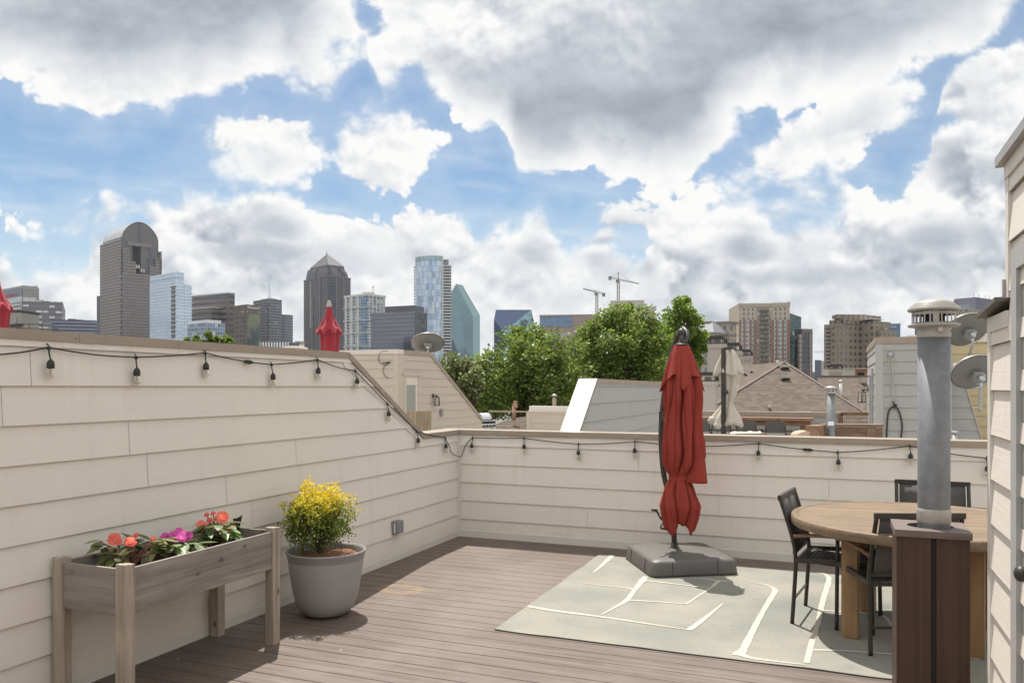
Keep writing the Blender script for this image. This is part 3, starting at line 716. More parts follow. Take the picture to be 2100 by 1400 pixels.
for i in range(nx):
    for j in range(ny):
        f = lambda a, b_: (lambda xx, yy: (xx, yy, soilz(xx, yy)))(px0 + 0.033 + (px1 - px0 - 0.066) * a / nx, py0 + 0.033 + (py1 - py0 - 0.066) * b_ / ny)
        q.face([f(i, j), f(i + 1, j), f(i + 1, j + 1), f(i, j + 1)], 0, True)
q.build('soil', SOIL, pl)

def leaf(m, base, d, L, W, m_id=0, curl=0.25, up=Vector((0, 0, 1)), fold=0.15):
    d = Vector(d).normalized(); r = d.cross(up)
    if r.length < 1e-3: r = Vector((1, 0, 0))
    r.normalize(); n = r.cross(d)
    pts = []
    prof = ((0, 0.06), (0.3, 0.42), (0.6, 0.46), (0.85, 0.24), (1.0, 0.02))
    C, A, B = [], [], []
    for t, w_ in prof:
        c = Vector(base) + d * (L * t) - Vector((0, 0, 1)) * (curl * L * t * t)
        C.append(c - n * (fold * W * w_)); A.append(c + r * (W * w_)); B.append(c - r * (W * w_))
    i0 = len(m.v); m.v += C + A + B; k = len(prof)
    for j in range(k - 1):
        m.f.append([i0 + j, i0 + k + j, i0 + k + j + 1, i0 + j + 1]); m.f.append([i0 + 2 * k + j, i0 + j, i0 + j + 1, i0 + 2 * k + j + 1])
        m.m += [m_id] * 2; m.sm += [True] * 2
def rdir(zmin=-1.0, zmax=1.0):
    z = rnd.uniform(zmin, zmax); a = rnd.uniform(0, 2 * math.pi); s = math.sqrt(1 - z * z); return Vector((s * math.cos(a), s * math.sin(a), z))
def flower(m, c, n, r, m_id=0):
    n = Vector(n).normalized(); a = n.orthogonal().normalized(); b = n.cross(a); ph = rnd.uniform(0, 6)
    for k in range(5):
        t = ph + k * 2 * math.pi / 5; d = a * math.cos(t) + b * math.sin(t); s = n.cross(d)
        w_ = r * 0.62
        tip = Vector(c) + d * (r * rnd.uniform(.8, 1.05)) + n * (r * rnd.uniform(-0.35, 0.3))
        p = [Vector(c), Vector(c) + d * (r * .45) + s * w_ + n * r * .12, Vector(c) + d * (r * .95) + s * (w_ * .7) + n * r * rnd.uniform(-.1, .2), tip,
             Vector(c) + d * (r * .95) - s * (w_ * .7) + n * r * rnd.uniform(-.1, .2), Vector(c) + d * (r * .45) - s * w_ + n * r * .12]
        m.face(p, m_id, True)
def impatiens(u, v, pet, leafm, label, fl_pts, spread, nl, hgt):
    base = P(u, v, 1.0); 
    # base point: where the pixel column meets the soil near the middle of the box
    Y0 = (-3.47) / ((u - CU) / F * ct - st); b = P(u, v, Y0); b.z = 0.625
    t = thing('flowering_plant', label, 'plant', b, 0, 'bedding plants in the planter')
    st_ = M(); lf = M(); fm = M()
    tips = []
    for k in range(11):
        d = rdir(0.35, 0.9); d.x *= 0.85
        h_ = hgt * rnd.uniform(.5, .95); tip = b + Vector((d.x * spread * .8, d.y * spread * 1.1, h_ * 0.9)); mid = b + Vector((d.x * spread * .3, d.y * spread * .4, h_ * .55))
        st_.tube(smooth_pts([b, mid, tip], 4), 0.004, 6); tips.append((tip, mid))
    for k in range(nl):
        tip, mid = tips[k % len(tips)]; f_ = rnd.uniform(0.2, 1.05); p = mid.lerp(tip, f_) + rdir() * 0.012
        d = rdir(-0.35, 0.45); out = (p - b); out.z = 0
        if out.length > 1e-3: d = (d + out.normalized() * 0.7).normalized()
        leaf(lf, p, d, rnd.uniform(.075, .125), rnd.uniform(.042, .066), 0, rnd.uniform(.1, .45))
    for (fu, fv, r_, dep) in fl_pts:
        c = P(fu, fv, (Vector((b.x, b.y, 0)).dot(Vector((-st, ct, 0)))) + dep)
        toC = (Vector((0, 0, CH)) - c).normalized()
        n = (toC + Vector((0, 0, 0.55)) + rdir() * 0.35)
        flower(fm, c, n, r_ * 1.0); flower(fm, c + toC * 0.007, n + rdir() * .3, r_ * 0.5)
        st_.tube([c - n.normalized() * 0.004, b.lerp(c, 0.6), b], 0.0028, 5)
    st_.build('stem', FSTEM, t); lf.build('leaves', leafm, t); fm.build('blossom', pet, t)
impatiens(270, 1140, CORAL, FLEAF2, 'bushy coral red flowering plant at the near end of the planter', [(235, 1105, .036, -.04), (268, 1110, .032, -.05), (279, 1097, .014, .05), (314, 1104, .014, .05), (240, 1109, .028, -.03), (262, 1113, .02, -.06)], 0.19, 74, 0.20)
impatiens(368, 1122, MAGENTA, FLEAF, 'magenta pink flowering plant in the middle of the planter', [(342, 1104, .040, -.03), (364, 1095, .046, -.03), (384, 1098, .032, .03), (352, 1100, .03, -.01), (372, 1102, .03, -.05)], 0.14, 46, 0.15)
impatiens(447, 1110, CORAL, FLEAF, 'coral flowering plant beside the dark stake at the far end of the planter', [(414, 1077, .038, -.03), (456, 1060, .040, .0), (437, 1052, .016, .03), (424, 1055, .016, .03), (461, 1088, .036, -.05), (476, 1076, .02, .03), (446, 1063, .02, .0), (430, 1066, .02, .03)], 0.135, 56, 0.20)
stp = P(486, 1108, (-3.50) / ((486 - CU) / F * ct - st))
sk = M(); sk.add([(stp.x - .012, stp.y - .008, .62), (stp.x + .012, stp.y + .008, .62), (stp.x + .014, stp.y + .010, .715), (stp.x + .028, stp.y + .018, .79), (stp.x + .002, stp.y - .002, .772), (stp.x - .022, stp.y - .012, .768), (stp.x - .014, stp.y - .01, .71)], [(0, 1, 2, 6), (6, 2, 3, 4), (6, 4, 5)])
sko = sk.build('plant_stake', BLACK); tag(sko, 'dark curled plant stake standing in the planter soil behind coral flowers', 'stake')
md = sko.modifiers.new('thickness', 'SOLIDIFY'); md.thickness = 0.004

# ---------------------------------------------------------------- pot with yellow shrub
PC = Vector((-3.32, 4.72, 0))
pt = thing('plant_pot', 'round grey dotted plastic pot standing on the deck by the planter', 'pot', PC)
q = M(); q.lathe(PC, [(0.02, 0.004), (0.10, 0.004), (0.145, 0.014), (0.182, 0.045), (0.208, 0.095), (0.228, 0.17), (0.243, 0.26), (0.254, 0.34), (0.262, 0.396)], 64, 0, True, cap1=False); q.build('pot_body', POT, pt)
q = M(); q.lathe(PC, [(0.262, 0.396), (0.273, 0.44), (0.279, 0.450), (0.276, 0.456), (0.266, 0.456), (0.256, 0.44), (0.240, 0.37)], 64, 0, True, cap0=False, cap1=False); q.build('rim', POTR, pt)
q = M(); rings = []
for rr in (0.248, 0.2, 0.14, 0.08, 0.02):
    rings.append([PC + Vector((rr * math.cos(a), rr * math.sin(a), 0.405 + 0.016 * mnoise.noise((rr * math.cos(a) * 14, rr * math.sin(a) * 14, 2)) + (0.02 if rr < .21 else 0))) for a in [2 * math.pi * k / 40 for k in range(40)]])
q.loft(rings, 0, True, False, True); q.build('soil', MULCH, pt)
SB = PC + Vector((-0.04, -0.02, 0.42)); S0 = PC + Vector((-0.03, -0.01, 0.665)) - Vector((ct, st, 0)) * 0.035
sh = thing('shrub', 'small shrub with bright yellow top growing in the grey pot', 'shrub', SB)
q = M()
for k in range(34):
    d = rdir(0.1, 1.0); L = rnd.uniform(.2, .42); tip = SB + Vector((d.x * .21, d.y * .21, L)); q.tube(smooth_pts([SB + Vector((rnd.uniform(-.03, .03), rnd.uniform(-.03, .03), -0.01)), SB + Vector((d.x * .06, d.y * .06, L * .45)), tip], 4), 0.0022, 5)
q.build('stem', plain('shrub_stem', (0.12, 0.085, 0.05), 0.8), sh)
q = M(); n_ = 0
while n_ < 10500:
    d = rdir(); r_ = rnd.random() ** 0.40; bump_ = 1 + 0.55 * mnoise.noise((d * 2.3)) + 0.30 * mnoise.noise(d * 6)
    p = S0 + Vector((d.x * .235, d.y * .235, d.z * .222)) * (r_ * bump_)
    if p.z < 0.44: continue
    low = (p.z - 0.44) / 0.12
    if low < 1 and rnd.random() > 0.35 + .65 * max(low, 0): continue
    if mnoise.noise(p * 17) < (-0.14 if p.z < 0.76 else -0.32): continue
    yl = (p.z - 0.765 + 0.10 * mnoise.noise(p * 9) + 0.05 * (r_ - .7)) / 0.12
    m_id = 1 if yl + rnd.uniform(-.45, .45) > 0.35 else (2 if yl + rnd.uniform(-.6, .6) > -0.4 else 0)
    dd = (rdir() + d * .8 + Vector((0, 0, .3))).normalized(); L = rnd.uniform(.012, .022) * (1.25 if m_id == 1 else 1); s_ = dd.orthogonal().normalized() * (L * .36)
    s_.rotate(Matrix.Rotation(rnd.uniform(0, 6.28), 3, dd))
    q.face([p, p + dd * L * .5 + s_, p + dd * L, p + dd * L * .5 - s_], m_id); n_ += 1
for k in range(150):
    a = rnd.uniform(0, 6.28); rr = rnd.uniform(.12, .25); p = SB + Vector((rr * math.cos(a), rr * math.sin(a), rnd.uniform(0.0, .34))); dd = rdir(); L = .02; s_ = dd.orthogonal().normalized() * .008
    q.face([p, p + dd * L * .5 + s_, p + dd * L, p + dd * L * .5 - s_], 0)
q.build('foliage', [SHRUBG, SHRUBY, SHRUBM], sh)

# ---------------------------------------------------------------- outlet box on the tall wall
oc = PX(807, 1080, XL)
ob = thing('outlet_box', 'grey weatherproof outlet box on the cream wall near the corner', 'outlet', (XL, oc.y, oc.z))
q = M(); q.box((XL + 0.004, oc.y - .055, oc.z - .062), (XL + 0.045, oc.y + .055, oc.z + .062)); q.build('back_box', GREYBOX, ob, bevel=0.006)
q = M(); q.box((XL + 0.0465, oc.y - .05, oc.z - .055), (XL + 0.075, oc.y + .058, oc.z + .06)); q.build('cover', GREYBOX, ob, bevel=0.008)
q = M(); q.box((XL + 0.042, oc.y - .06, oc.z - .045), (XL + 0.052, oc.y - .0555, oc.z + .045)); q.build('hinge', WHITEP, ob)
# ---------------------------------------------------------------- string lights
cord_pts = []
LJ = [(-150, 722), (-60, 728), (100, 712), (279, 732), (421, 723), (557, 747), (651, 737), (729, 760), (795, 828), (855, 884), (913, 897)]
BJ = [(969, 897), (1075, 898), (1186, 910), (1302, 905), (1430, 915), (1556, 909), (1718, 927), (1866, 914), (2024, 939), (2130, 952)]
sl = thing('string_light', 'black cord of hanging amber bulbs strung along both cream parapet walls', 'string lights', (XL + 0.03, 6.0, 1.2))
lp = [PX(u, v, XL + 0.032) for u, v in LJ]; bp = [PY(u, v, YB - 0.032) for u, v in BJ]
pts = []
def sag(a, b, s, k=8): return [a.lerp(b, i / k) - Vector((0, 0, s * math.sin(math.pi * i / k))) for i in range(k)]
for i in range(len(lp) - 1): pts += sag(lp[i], lp[i + 1], [0.0, 0.012, .012, .006, .012, .006, .014, 0.0, 0.0, 0.006][i])
dm = P(937, 936, 8.4); dm = Vector((XL + 0.06, YB - 0.06, 1.6 - (936 - HV) / F * 8.5))
pts += smooth_pts([lp[-1], PX(921, 914, XL + .035), PX(927, 929, XL + .04), dm, PY(949, 928, YB - .04), PY(956, 910, YB - .035), bp[0]], 5)[:-1]
for i in range(len(bp) - 1): pts += sag(bp[i], bp[i + 1], [.004, .006, .008, .004, .006, .008, .008, .012, 0][i])
pts.append(bp[-1])
q = M(); q.tube(pts, 0.0042, 6); q.build('cord', RUBBER, sl)
def lamp(p, n, k):
    s = 1.0
    tilt = Vector((rnd.uniform(-.006, .006), rnd.uniform(-.006, .006), 0)) + Vector(n) * 0.012
    q = M(); q.tube(smooth_pts([p + Vector((0, 0, .012)), p + Vector((0, 0, -0.004)), p + tilt * .3 - Vector((0, 0, .035)), p + tilt - Vector((0, 0, .062))], 3), 0.004, 6)
    q.ball(p - Vector((0, 0, .004)), 0.010, 8, 0, (1.3, 1.3, 1)); q.tube([p + Vector((0, 0, .004)), p + Vector((0, 0, .02)) - Vector(n) * 0.012], 0.003, 5)
    b = p + tilt - Vector((0, 0, .108))
    q.lathe(b, [(0.0165, 0.0), (0.0185, .004), (0.0185, .024), (0.015, .036), (0.007, .046), (0.004, .048)], 14)
    so_ = q.build('socket', RUBBER, sl)
    q = M(); q.lathe(b, [(0.0135, 0.0), (0.0175, -.014), (0.0195, -.028), (0.0165, -.043), (0.008, -.051), (0.001, -.052)], 14, cap0=False, cap1=False); bo = q.build('bulb', BULB, so_)
    q = M(); q.tube([b, b - Vector((0, 0, .03))], 0.0035, 6); q.build('filament', FILAM, so_)
for p in lp[1:]: lamp(p, (1, 0, 0), 0)
for p in bp[:-1]: lamp(p, (0, -1, 0), 1)
for a in (PX(512, 742, XL + 0.032), PY(1660, 925, YB - .032)):
    i = min(range(len(pts) - 1), key=lambda k: (pts[k] - a).length); d = (pts[i + 1] - pts[i]).normalized()
    q = M(); q.lathe(pts[i] - d * .045, [(.005, 0), (.012, .015), (.0135, .03), (.0105, .044), (.0145, .047), (.0145, .06), (.011, .08), (.005, .092)], 12, ax=d); q.build('plug_connector', RUBBER, sl)

# ---------------------------------------------------------------- cantilever umbrella, closed
fr_, rt_, lf_ = G(1336, 1184, 0.012), G(1500, 1178, 0.012), G(1274, 1150, 0.012)
ex = (rt_ - fr_).normalized(); side = 0.77; ey = Vector((-ex.y, ex.x, 0))
UC = fr_ + ex * side / 2 + ey * side / 2; UC.z = 0.012
um = thing('cantilever_umbrella', 'closed brick red cantilever umbrella standing on its square grey base on the rug', 'umbrella', UC)
def rrect(h, cr, z, n=6):
    o = []
    for cx_, cy_, a0 in ((h - cr, h - cr, 0), (-h + cr, h - cr, 90), (-h + cr, -h + cr, 180), (h - cr, -h + cr, 270)):
        for k in range(n + 1):
            a = R(a0 + 90 * k / n); o.append(UC + ex * (cx_ + cr * math.cos(a)) + ey * (cy_ + cr * math.sin(a)) + Vector((0, 0, z)))
    return o
q = M(); q.loft([rrect(.388, .05, 0), rrect(.386, .05, .02), rrect(.376, .055, .110), rrect(.364, .06, .126), rrect(.33, .07, .138), rrect(.10, .05, .146)], 0, True)
for d in (ex, -ex, ey, -ey):
    s_ = d.cross(Vector((0, 0, 1)))
    for off in (-.2, .2):
        a = UC + d * .3875 + s_ * off; q.bar(a + Vector((0, 0, .012)), UC + d * .377 + s_ * off + Vector((0, 0, .118)), .004, .003, 1, up=d)
q.build('base', [BASEPL, DARK], um)
MD = 7.16
pole0 = P(1383, 1127, MD); pole0.z = 0.15
mp = [P(u, v, d) for u, v, d in ((1383, 1125, 7.16), (1382, 1085, 7.16), (1380, 1050, 7.17), (1372, 1015, 7.2), (1362, 975, 7.24), (1357, 930, 7.26), (1356, 880, 7.27), (1360, 825, 7.27), (1368, 770, 7.26), (1378, 725, 7.24), (1388, 694, 7.2), (1394, 683, 7.15))]
q = M(); q.tube(smooth_pts(mp, 5), 0.024, 12); q.build('mast', DGREY, um)
q = M(); q.lathe(pole0 - Vector((0, 0, .004)), [(.052, 0), (.052, .012), (.04, .016), (.034, .024), (.032, .06)], 20); q.build('collar', DGREY, um)
hk = [P(u, v, d) for u, v, d in ((1394, 683, 7.15), (1399, 674, 7.1), (1406, 678, 7.05), (1409, 688, 7.0), (1406, 698, 6.98), (1400, 703, 6.97))]
q = M(); q.tube(smooth_pts(hk, 5), 0.022, 10); q.ball(P(1398, 682, 7.02), 0.042, 14, 0, (1, 1, .95)); q.tube([P(1399, 685, 7.0), P(1399, 706, 6.98)], 0.02, 10); q.build('hanger_hook', DGREY, um)
q = M(); a = P(1371, 1050, 7.12); q.cyl(a, P(1360, 1062, 7.02), .022, n=12); q.tube(smooth_pts([P(1360, 1062, 7.02), P(1356, 1064, 7.0), P(1346, 1046, 6.98)], 4), .008, 8); q.tube([P(1347, 1046, 6.98), P(1337, 1045, 6.95)], .011, 8)
q.tube(smooth_pts([P(1366, 1062, 7.08), P(1355, 1080, 7.0), P(1362, 1084, 7.0), P(1372, 1084, 7.08)], 4), .009, 8); q.build('crank', DGREY, um)
q = M(); q.bar(P(1356, 843, 7.2), P(1356, 862, 7.2), .03, .05); q.build('slider_handle', DGREY, um)
CD = 6.98
def zz(x, y): return (1240 + x / 2.4125, 640 + y / 2.4125)
q = M(); q.lathe(P(*zz(381, 158), CD) - Vector((0, 0, .012)), [(.062, 0), (.064, .008), (.05, .016), (.03, .022)], 20); q.build('top_cap', DGREY, um)
right = Vector((ct, st, 0)); fwd = Vector((-st, ct, 0))
prof = [(165, 381, 31), (200, 382, 44), (250, 383, 62), (300, 386, 76), (350, 388, 84), (420, 389, 86), (500, 387, 83), (580, 388, 90), (650, 390, 97), (710, 392, 96), (750, 388, 88), (780, 380, 72), (800, 372, 54), (812, 369, 47), (822, 368, 46), (838.5, 367, 55), (841, 367, 57), (880, 366, 74), (920, 369, 88), (955, 371, 98), (985, 370, 94), (1010, 368, 84)]
NA = 180
def pleat(a, y, k=1.0):
    w1 = mnoise.noise((math.cos(a) * 1.1, math.sin(a) * 1.1, y * 0.0045)) * 1.1
    f = 1 - abs(math.sin(4 * a + w1 + 0.0018 * y))
    g_ = 1 - abs(math.sin(6.5 * a + 1.3 + 1.5 * mnoise.noise((math.cos(a) * 1.6, math.sin(a) * 1.6, y * 0.006 + 4))))
    f2 = mnoise.noise((math.cos(a) * 2.4, math.sin(a) * 2.4, y * 0.0035)) * .16 + mnoise.noise((math.cos(a) * 6, math.sin(a) * 6, y * 0.010 + 9)) * .07
    return (1.07 - 0.50 * f ** 2.6 - 0.16 * g_ ** 3 + f2) * k
rings = []; yy = []
for (y0, c0, r0), (y1, c1, r1) in zip(prof, prof[1:]):
    n_ = max(2, int((y1 - y0) / 7))
    for j in range(n_): t = j / n_; yy.append((y0 + (y1 - y0) * t, c0 + (c1 - c0) * t, r0 + (r1 - r0) * t))
yy.append(prof[-1])
PXM = CD / F / 2.4125
def cpos(y, cx_, r_, a, drop=0.0):
    b = P(*zz(cx_, y), CD); return b + right * (math.cos(a) * r_ * PXM) + fwd * (math.sin(a) * r_ * PXM * .85) - Vector((0, 0, drop))
for y, c_, r_ in yy:
    g = []
    for k in range(NA):
        a = 2 * math.pi * k / NA
        w_ = min(1.0, (y - 160) / 90) if y < 250 else 1.0
        tie = 1 - 0.6 * math.exp(-((y - 816) / 34.0) ** 2)
        pl_ = 1 + (pleat(a, y) - 1) * w_ * tie
        # the loose panel bulging on the side away from the mast
        bul = 0.0
        if y > 845: pl_ = 1 + (pl_ - 1) * (1 - .4 * min(1, (y - 845) / 60))
        if 470 < y < 839:
            w2 = max(0, min(1, (math.cos(a + .15) - .62) / .25)); w2 = w2 * w2 * (3 - 2 * w2); tgt = (468 - c_) + (y - 470) / 368 * 38 + 4 * math.sin(9 * a)
            bul = w2 * max(0, tgt - r_ * pl_)
        drop = 0.0
        if y > 960:
            k_ = (y - 960) / 50; l1, l2 = math.cos(a - R(-128)), math.cos(a - R(-48))
            drop = k_ * (0.17 * max(0, (l1 - .55) / .45) + 0.155 * max(0, (l2 - .55) / .45) - 0.085 * max(0, math.cos(a - R(-88)) - .80) / .2 - .01)
            drop += k_ * 0.012 * math.cos(9 * a); pl_ *= 1 - .28 * k_ * max(0, -math.sin(a))
        g.append(cpos(y, c_, r_ * pl_ + bul, a, drop))
    rings.append(g)
q = M(); q.loft(rings, 0, True, True, False)
# upper vent tier with a wavy hem
rings = []
for j in range(17):
    t = j / 16; y = 160 + 178 * t; g = []
    for k in range(NA):
        a = 2 * math.pi * k / NA
        hem = t ** 3 * (0.055 * math.cos(4 * a + .6) + .04 * math.cos(8 * a + 1.2) + 0.03 * mnoise.noise((math.cos(a) * 2, math.sin(a) * 2, 7)))
        r_ = (31 + 57 * t ** .85) * (1 + 0.20 * t * math.cos(8 * a + .8 + mnoise.noise((math.cos(a), math.sin(a), 3)) * 1.5) + .12 * t * mnoise.noise((math.cos(a) * 3, math.sin(a) * 3, 1)))
        g.append(cpos(y, 381 + 5 * t, r_ + 2, a, hem))
    rings.append(g)
q.loft(rings, 0, True, False, False)
cv = q.build('canopy', RED, um)
md = cv.modifiers.new('thickness', 'SOLIDIFY'); md.thickness = 0.004; md.offset = 0
q = M(); rings = []
for y, dr in ((803, 1.0), (806, 1.06), (822, 1.06), (826, 1.0)):
    rings.append([cpos(y, 369, 50 * dr * (1 + .05 * math.cos(5 * a)), a, 0.012 * math.cos(a + 2)) for a in [2 * math.pi * k / 48 for k in range(48)]])
q.loft(rings, 0, True, False, False); q.build('tie_strap', RED, um)

# ---------------------------------------------------------------- dining table
TC = Vector((0.50, 5.80, 0.010)); TR = 0.775; TZ = 0.735
tb = thing('dining_table', 'round teak dining table with plank top and square legs on the rug', 'table', TC)
ang = math.atan2(.617, .395) + TH      # direction of one leg pair
lx = Vector((math.cos(ang), math.sin(ang), 0)); ly = Vector((-lx.y, lx.x, 0))
q = M()
def tz(p): return p
n_pl = 11; wpl = 2 * (TR - .045) / n_pl; ri = TR - .047
dirx = Vector((1, 0, 0)).copy(); diry = Vector((0, 1, 0))
for k in range(n_pl):
    a0 = -ri + k * wpl + .0012; a1 = -ri + (k + 1) * wpl - .0012
    ys = [a0 + (a1 - a0) * j / 4 for j in range(5)]
    Rt = [Vector((math.sqrt(max(ri * ri - y_ * y_, 0)), y_, 0)) for y_ in ys]; Lt = [Vector((-p.x, p.y, 0)) for p in Rt[::-1]]
    q.prism([TC + p + Vector((0, 0, TZ - .03)) for p in Rt + Lt], (0, 0, .0285))
q.build('plank_top', TEAK, tb)
q = M(); q.lathe(TC, [(ri + .001, TZ - .06), (TR - .006, TZ - .062), (TR, TZ - .055), (TR, TZ - .008), (TR - .007, TZ), (ri + .001, TZ - .0005), (ri + .001, TZ - .06)], 96, 0, True, cap0=False, cap1=False); q.build('rim', TEAK, tb)
q = M(); q.lathe(TC, [(0.01, TZ - .034), (ri - .002, TZ - .034), (ri - .002, TZ - .031), (.01, TZ - .031)], 48, 0, False); q.build('under_panel', TEAKZ, tb)
for sx in (-1, 1):
    for sy in (-1, 1):
        c = TC + lx * (.345 * sx) + ly * (.345 * sy); q = M()
        q.prism([c + lx * (.048 * a) + ly * (.048 * b) for a, b in ((-1, -1), (1, -1), (1, 1), (-1, 1))], (0, 0, TZ - .036)); q.build('leg', TEAKZ, tb, bevel=.004)

# ---------------------------------------------------------------- chairs (built facing +x, origin on the floor under the seat)
def make_chair(label):
    t = thing('dining_chair', label, 'chair', (0, 0, 0), 0, 'black metal armchairs around the teak table')
    W = .50; hw_ = W / 2
    q = M(); 
    for k in range(16):
        x0 = -.20 + k * .0275; q.box((x0, -hw_ + .02, .425 - .02 * math.sin(math.pi * k / 15)), (x0 + .025, hw_ - .02, .431 - .02 * math.sin(math.pi * k / 15)))
    q.build('seat', SLING, t, True)
    q = M(); q.loft([[Vector((-.215 - .095 * s, y_, .47 + .36 * s)) for y_ in (-hw_ + .02, 0, hw_ - .02)] for s in (0, .25, .5, .75, 1)], 0, True, False, False, closed=False)
    o = q.build('backrest', SLING, t, True); md = o.modifiers.new('thickness', 'SOLIDIFY'); md.thickness = .008
    for sy in (-1, 1):
        y_ = sy * hw_
        q = M(); q.tube(smooth_pts([(-.235, y_, .0), (-.222, y_, .2), (-.212, y_, .43), (-.235, y_, .58), (-.315, y_, .84)], 5), .0135, 8); q.build('leg', BLACK, t, True)
        q = M(); q.tube(smooth_pts([(.262, y_, .0), (.255, y_, .30), (.25, y_, .445), (.245, y_, .585)], 4), .0135, 8); q.build('leg', BLACK, t, True)
        q = M(); q.bar((-.222, y_, .425), (.252, y_, .445), .022, .03); q.build('side_rail', BLACK, t, True)
        q = M(); q.tube(smooth_pts([(-.225, y_, .585), (-.10, y_, .60), (.15, y_, .607), (.275, y_, .597)], 5), .013, 8, rs=None); q.build('armrest', CEDAR, t, True)
    q = M(); q.bar((-.315, -hw_ - .014, .838), (-.315, hw_ + .014, .838), .024, .032); q.build('top_rail', BLACK, t, True); q = M(); q.bar((-.222, -hw_, .475), (-.222, hw_, .475), .018, .02); q.build('back_rail', BLACK, t, True)
    for ra, rb_, w_ in (((.25, -hw_, .43), (.25, hw_, .43), .024), ((-.215, -hw_, .415), (-.215, hw_, .415), .022), ((-.227, -hw_, .16), (-.227, hw_, .16), .014)):
        q = M(); q.bar(ra, rb_, w_ * .8, w_); q.build('cross_rail', BLACK, t, True)
    return t
ch = make_chair('black metal armchair pulled up on the umbrella side of the teak table')
ch.location = (0.005, 5.90, 0.011); ch.rotation_euler = (0, 0, R(-8))
dup(ch, (0.345, 5.49, 0.011), R(112), 'black metal armchair half hidden behind the brown flue box', 'black metal armchairs around the teak table')
dup(ch, (0.70, 6.72, 0.011), R(-92), 'black metal armchair between the teak table and the low back wall', 'black metal armchairs around the teak table')

# ---------------------------------------------------------------- flue box and pipe
BX0, BX1, BY0, BY1, BZ = 0.283, 0.600, 4.325, 4.64, 0.905
fb = thing('flue_box', 'tall brown plank box housing the base of the metal flue pipe', 'flue box', ((BX0 + BX1) / 2, (BY0 + BY1) / 2, 0))
q = M(); xm = (BX0 + BX1) / 2 + .004
for a, b_ in ((BX0, xm - .011), (xm + .011, BX1)): q.box((a, BY0, 0.0), (b_, BY0 + .022, BZ - .034))
q.build('front_panel', BOXWOOD, fb, bevel=.003)
for x_ in (BX0, BX1 - .022):
    q = M(); q.box((x_, BY0 + .024, 0), (x_ + .022, BY1, BZ - .034)); q.build('side_panel', BOXWOOD, fb, bevel=.003)
q = M(); q.box((BX0 + .024, BY1 - .022, 0), (BX1 - .024, BY1, BZ - .034)); q.build('back_panel', BOXWOOD, fb)
PCX, PCY = 0.462, 4.485
q = M()
def lidpoly(x0, x1, y0, y1): return [(x0, y0), (x1, y0), (x1, y1), (x0, y1)]
hr = .092; ring_n = 40
# lid: two boards with a round hole cut for the pipe
o_ = []; hole = [(PCX - .016 + hr * 1.15 * math.cos(2 * math.pi * k / ring_n), PCY + hr * math.sin(2 * math.pi * k / ring_n)) for k in range(ring_n)]
def edgept(k):
    a = 2 * math.pi * k / ring_n; cx_, cy_ = PCX - .016, PCY; dx, dy_ = math.cos(a), math.sin(a); ts = []
    x0, x1, y0, y1 = BX0 - .008, BX1 + .008, BY0 - .012, BY1 + .008
    if dx > 1e-6: ts.append((x1 - cx_) / dx)
    if dx < -1e-6: ts.append((x0 - cx_) / dx)
    if dy_ > 1e-6: ts.append((y1 - cy_) / dy_)
    if dy_ < -1e-6: ts.append((y0 - cy_) / dy_)
    t_ = min(ts); return (cx_ + dx * t_, cy_ + dy_ * t_)
z0, z1 = BZ - .033, BZ
I = [Vector((a, b_, z1)) for a, b_ in hole]; O = [Vector((*edgept(k), z1)) for k in range(ring_n)]
corners = [Vector((a, b_, z1)) for a, b_ in ((BX1 + .008, BY1 + .008), (BX0 - .008, BY1 + .008), (BX0 - .008, BY0 - .012), (BX1 + .008, BY0 - .012))]
dz = Vector((0, 0, -.033))
for k in range(ring_n):
    k2 = (k + 1) % ring_n; poly = [I[k], O[k]]
    for c in corners:
        if (O[k].x != O[k2].x and O[k].y != O[k2].y) and min(abs(c.x - O[k].x), abs(c.y - O[k].y)) < 1e-5 and min(abs(c.x - O[k2].x), abs(c.y - O[k2].y)) < 1e-5: poly.append(c)
    poly += [O[k2], I[k2]]; q.face(poly)
    for a, b_ in zip(poly[1:-2], poly[2:-1]): q.face([a, a + dz, b_ + dz, b_])
    q.face([I[k2], I[k2] + dz, I[k] + dz, I[k]])
q.build('lid', BOXLID, fb)
q = M(); q.bar((xm, BY0 + .011, .03), (xm, BY0 + .011, BZ - .04), .02, .006, up=(0, 1, 0)); q.build('gap_backing', DARK, fb)
fp_ = thing('flue_pipe', 'shiny galvanised flue pipe with vented cap rising from the brown box', 'flue pipe', (PCX, PCY, 0.3))
C0 = Vector((PCX, PCY, 0)); r_ = .0735
q = M(); q.lathe(C0, [(r_, .3), (r_, BZ + .075), (r_, 1.87)], 40, cap0=False); q.build('pipe', GALV, fp_)
q = M(); q.lathe(C0, [(r_ + .001, BZ + .02), (r_ + .004, BZ + .025), (r_ + .003, BZ + .05), (r_ + .005, BZ + .07), (r_ + .003, BZ + .085), (r_ + .0005, BZ + .09)], 40, cap0=False, cap1=False); q.build('tape_wrap', STRAP, fp_)
q = M(); q.lathe(C0, [(r_ + .002, 1.845), (r_ + .004, 1.852), (r_ + .004, 1.868), (r_ + .001, 1.872), (r_ + .001, 1.884), (r_ + .006, 1.888), (r_ + .006, 1.902), (.062, 1.905)], 40, cap0=False); q.build('collar', CAPMETAL, fp_)
q = M(); q.lathe(C0, [(.078, 1.893), (.112, 1.899), (.119, 1.904), (.117, 1.911), (.085, 1.922), (.06, 1.924)], 40, cap0=False); q.build('lower_ring', CAPMETAL, fp_)
q = M()
for k in range(24):
    a = 2 * math.pi * k / 24; d = Vector((math.cos(a), math.sin(a), 0)); q.bar(C0 + d * .098 + Vector((0, 0, 1.918)), C0 + d * .098 + Vector((0, 0, 1.985)), .007 if k % 6 else .028, .0015, up=d)
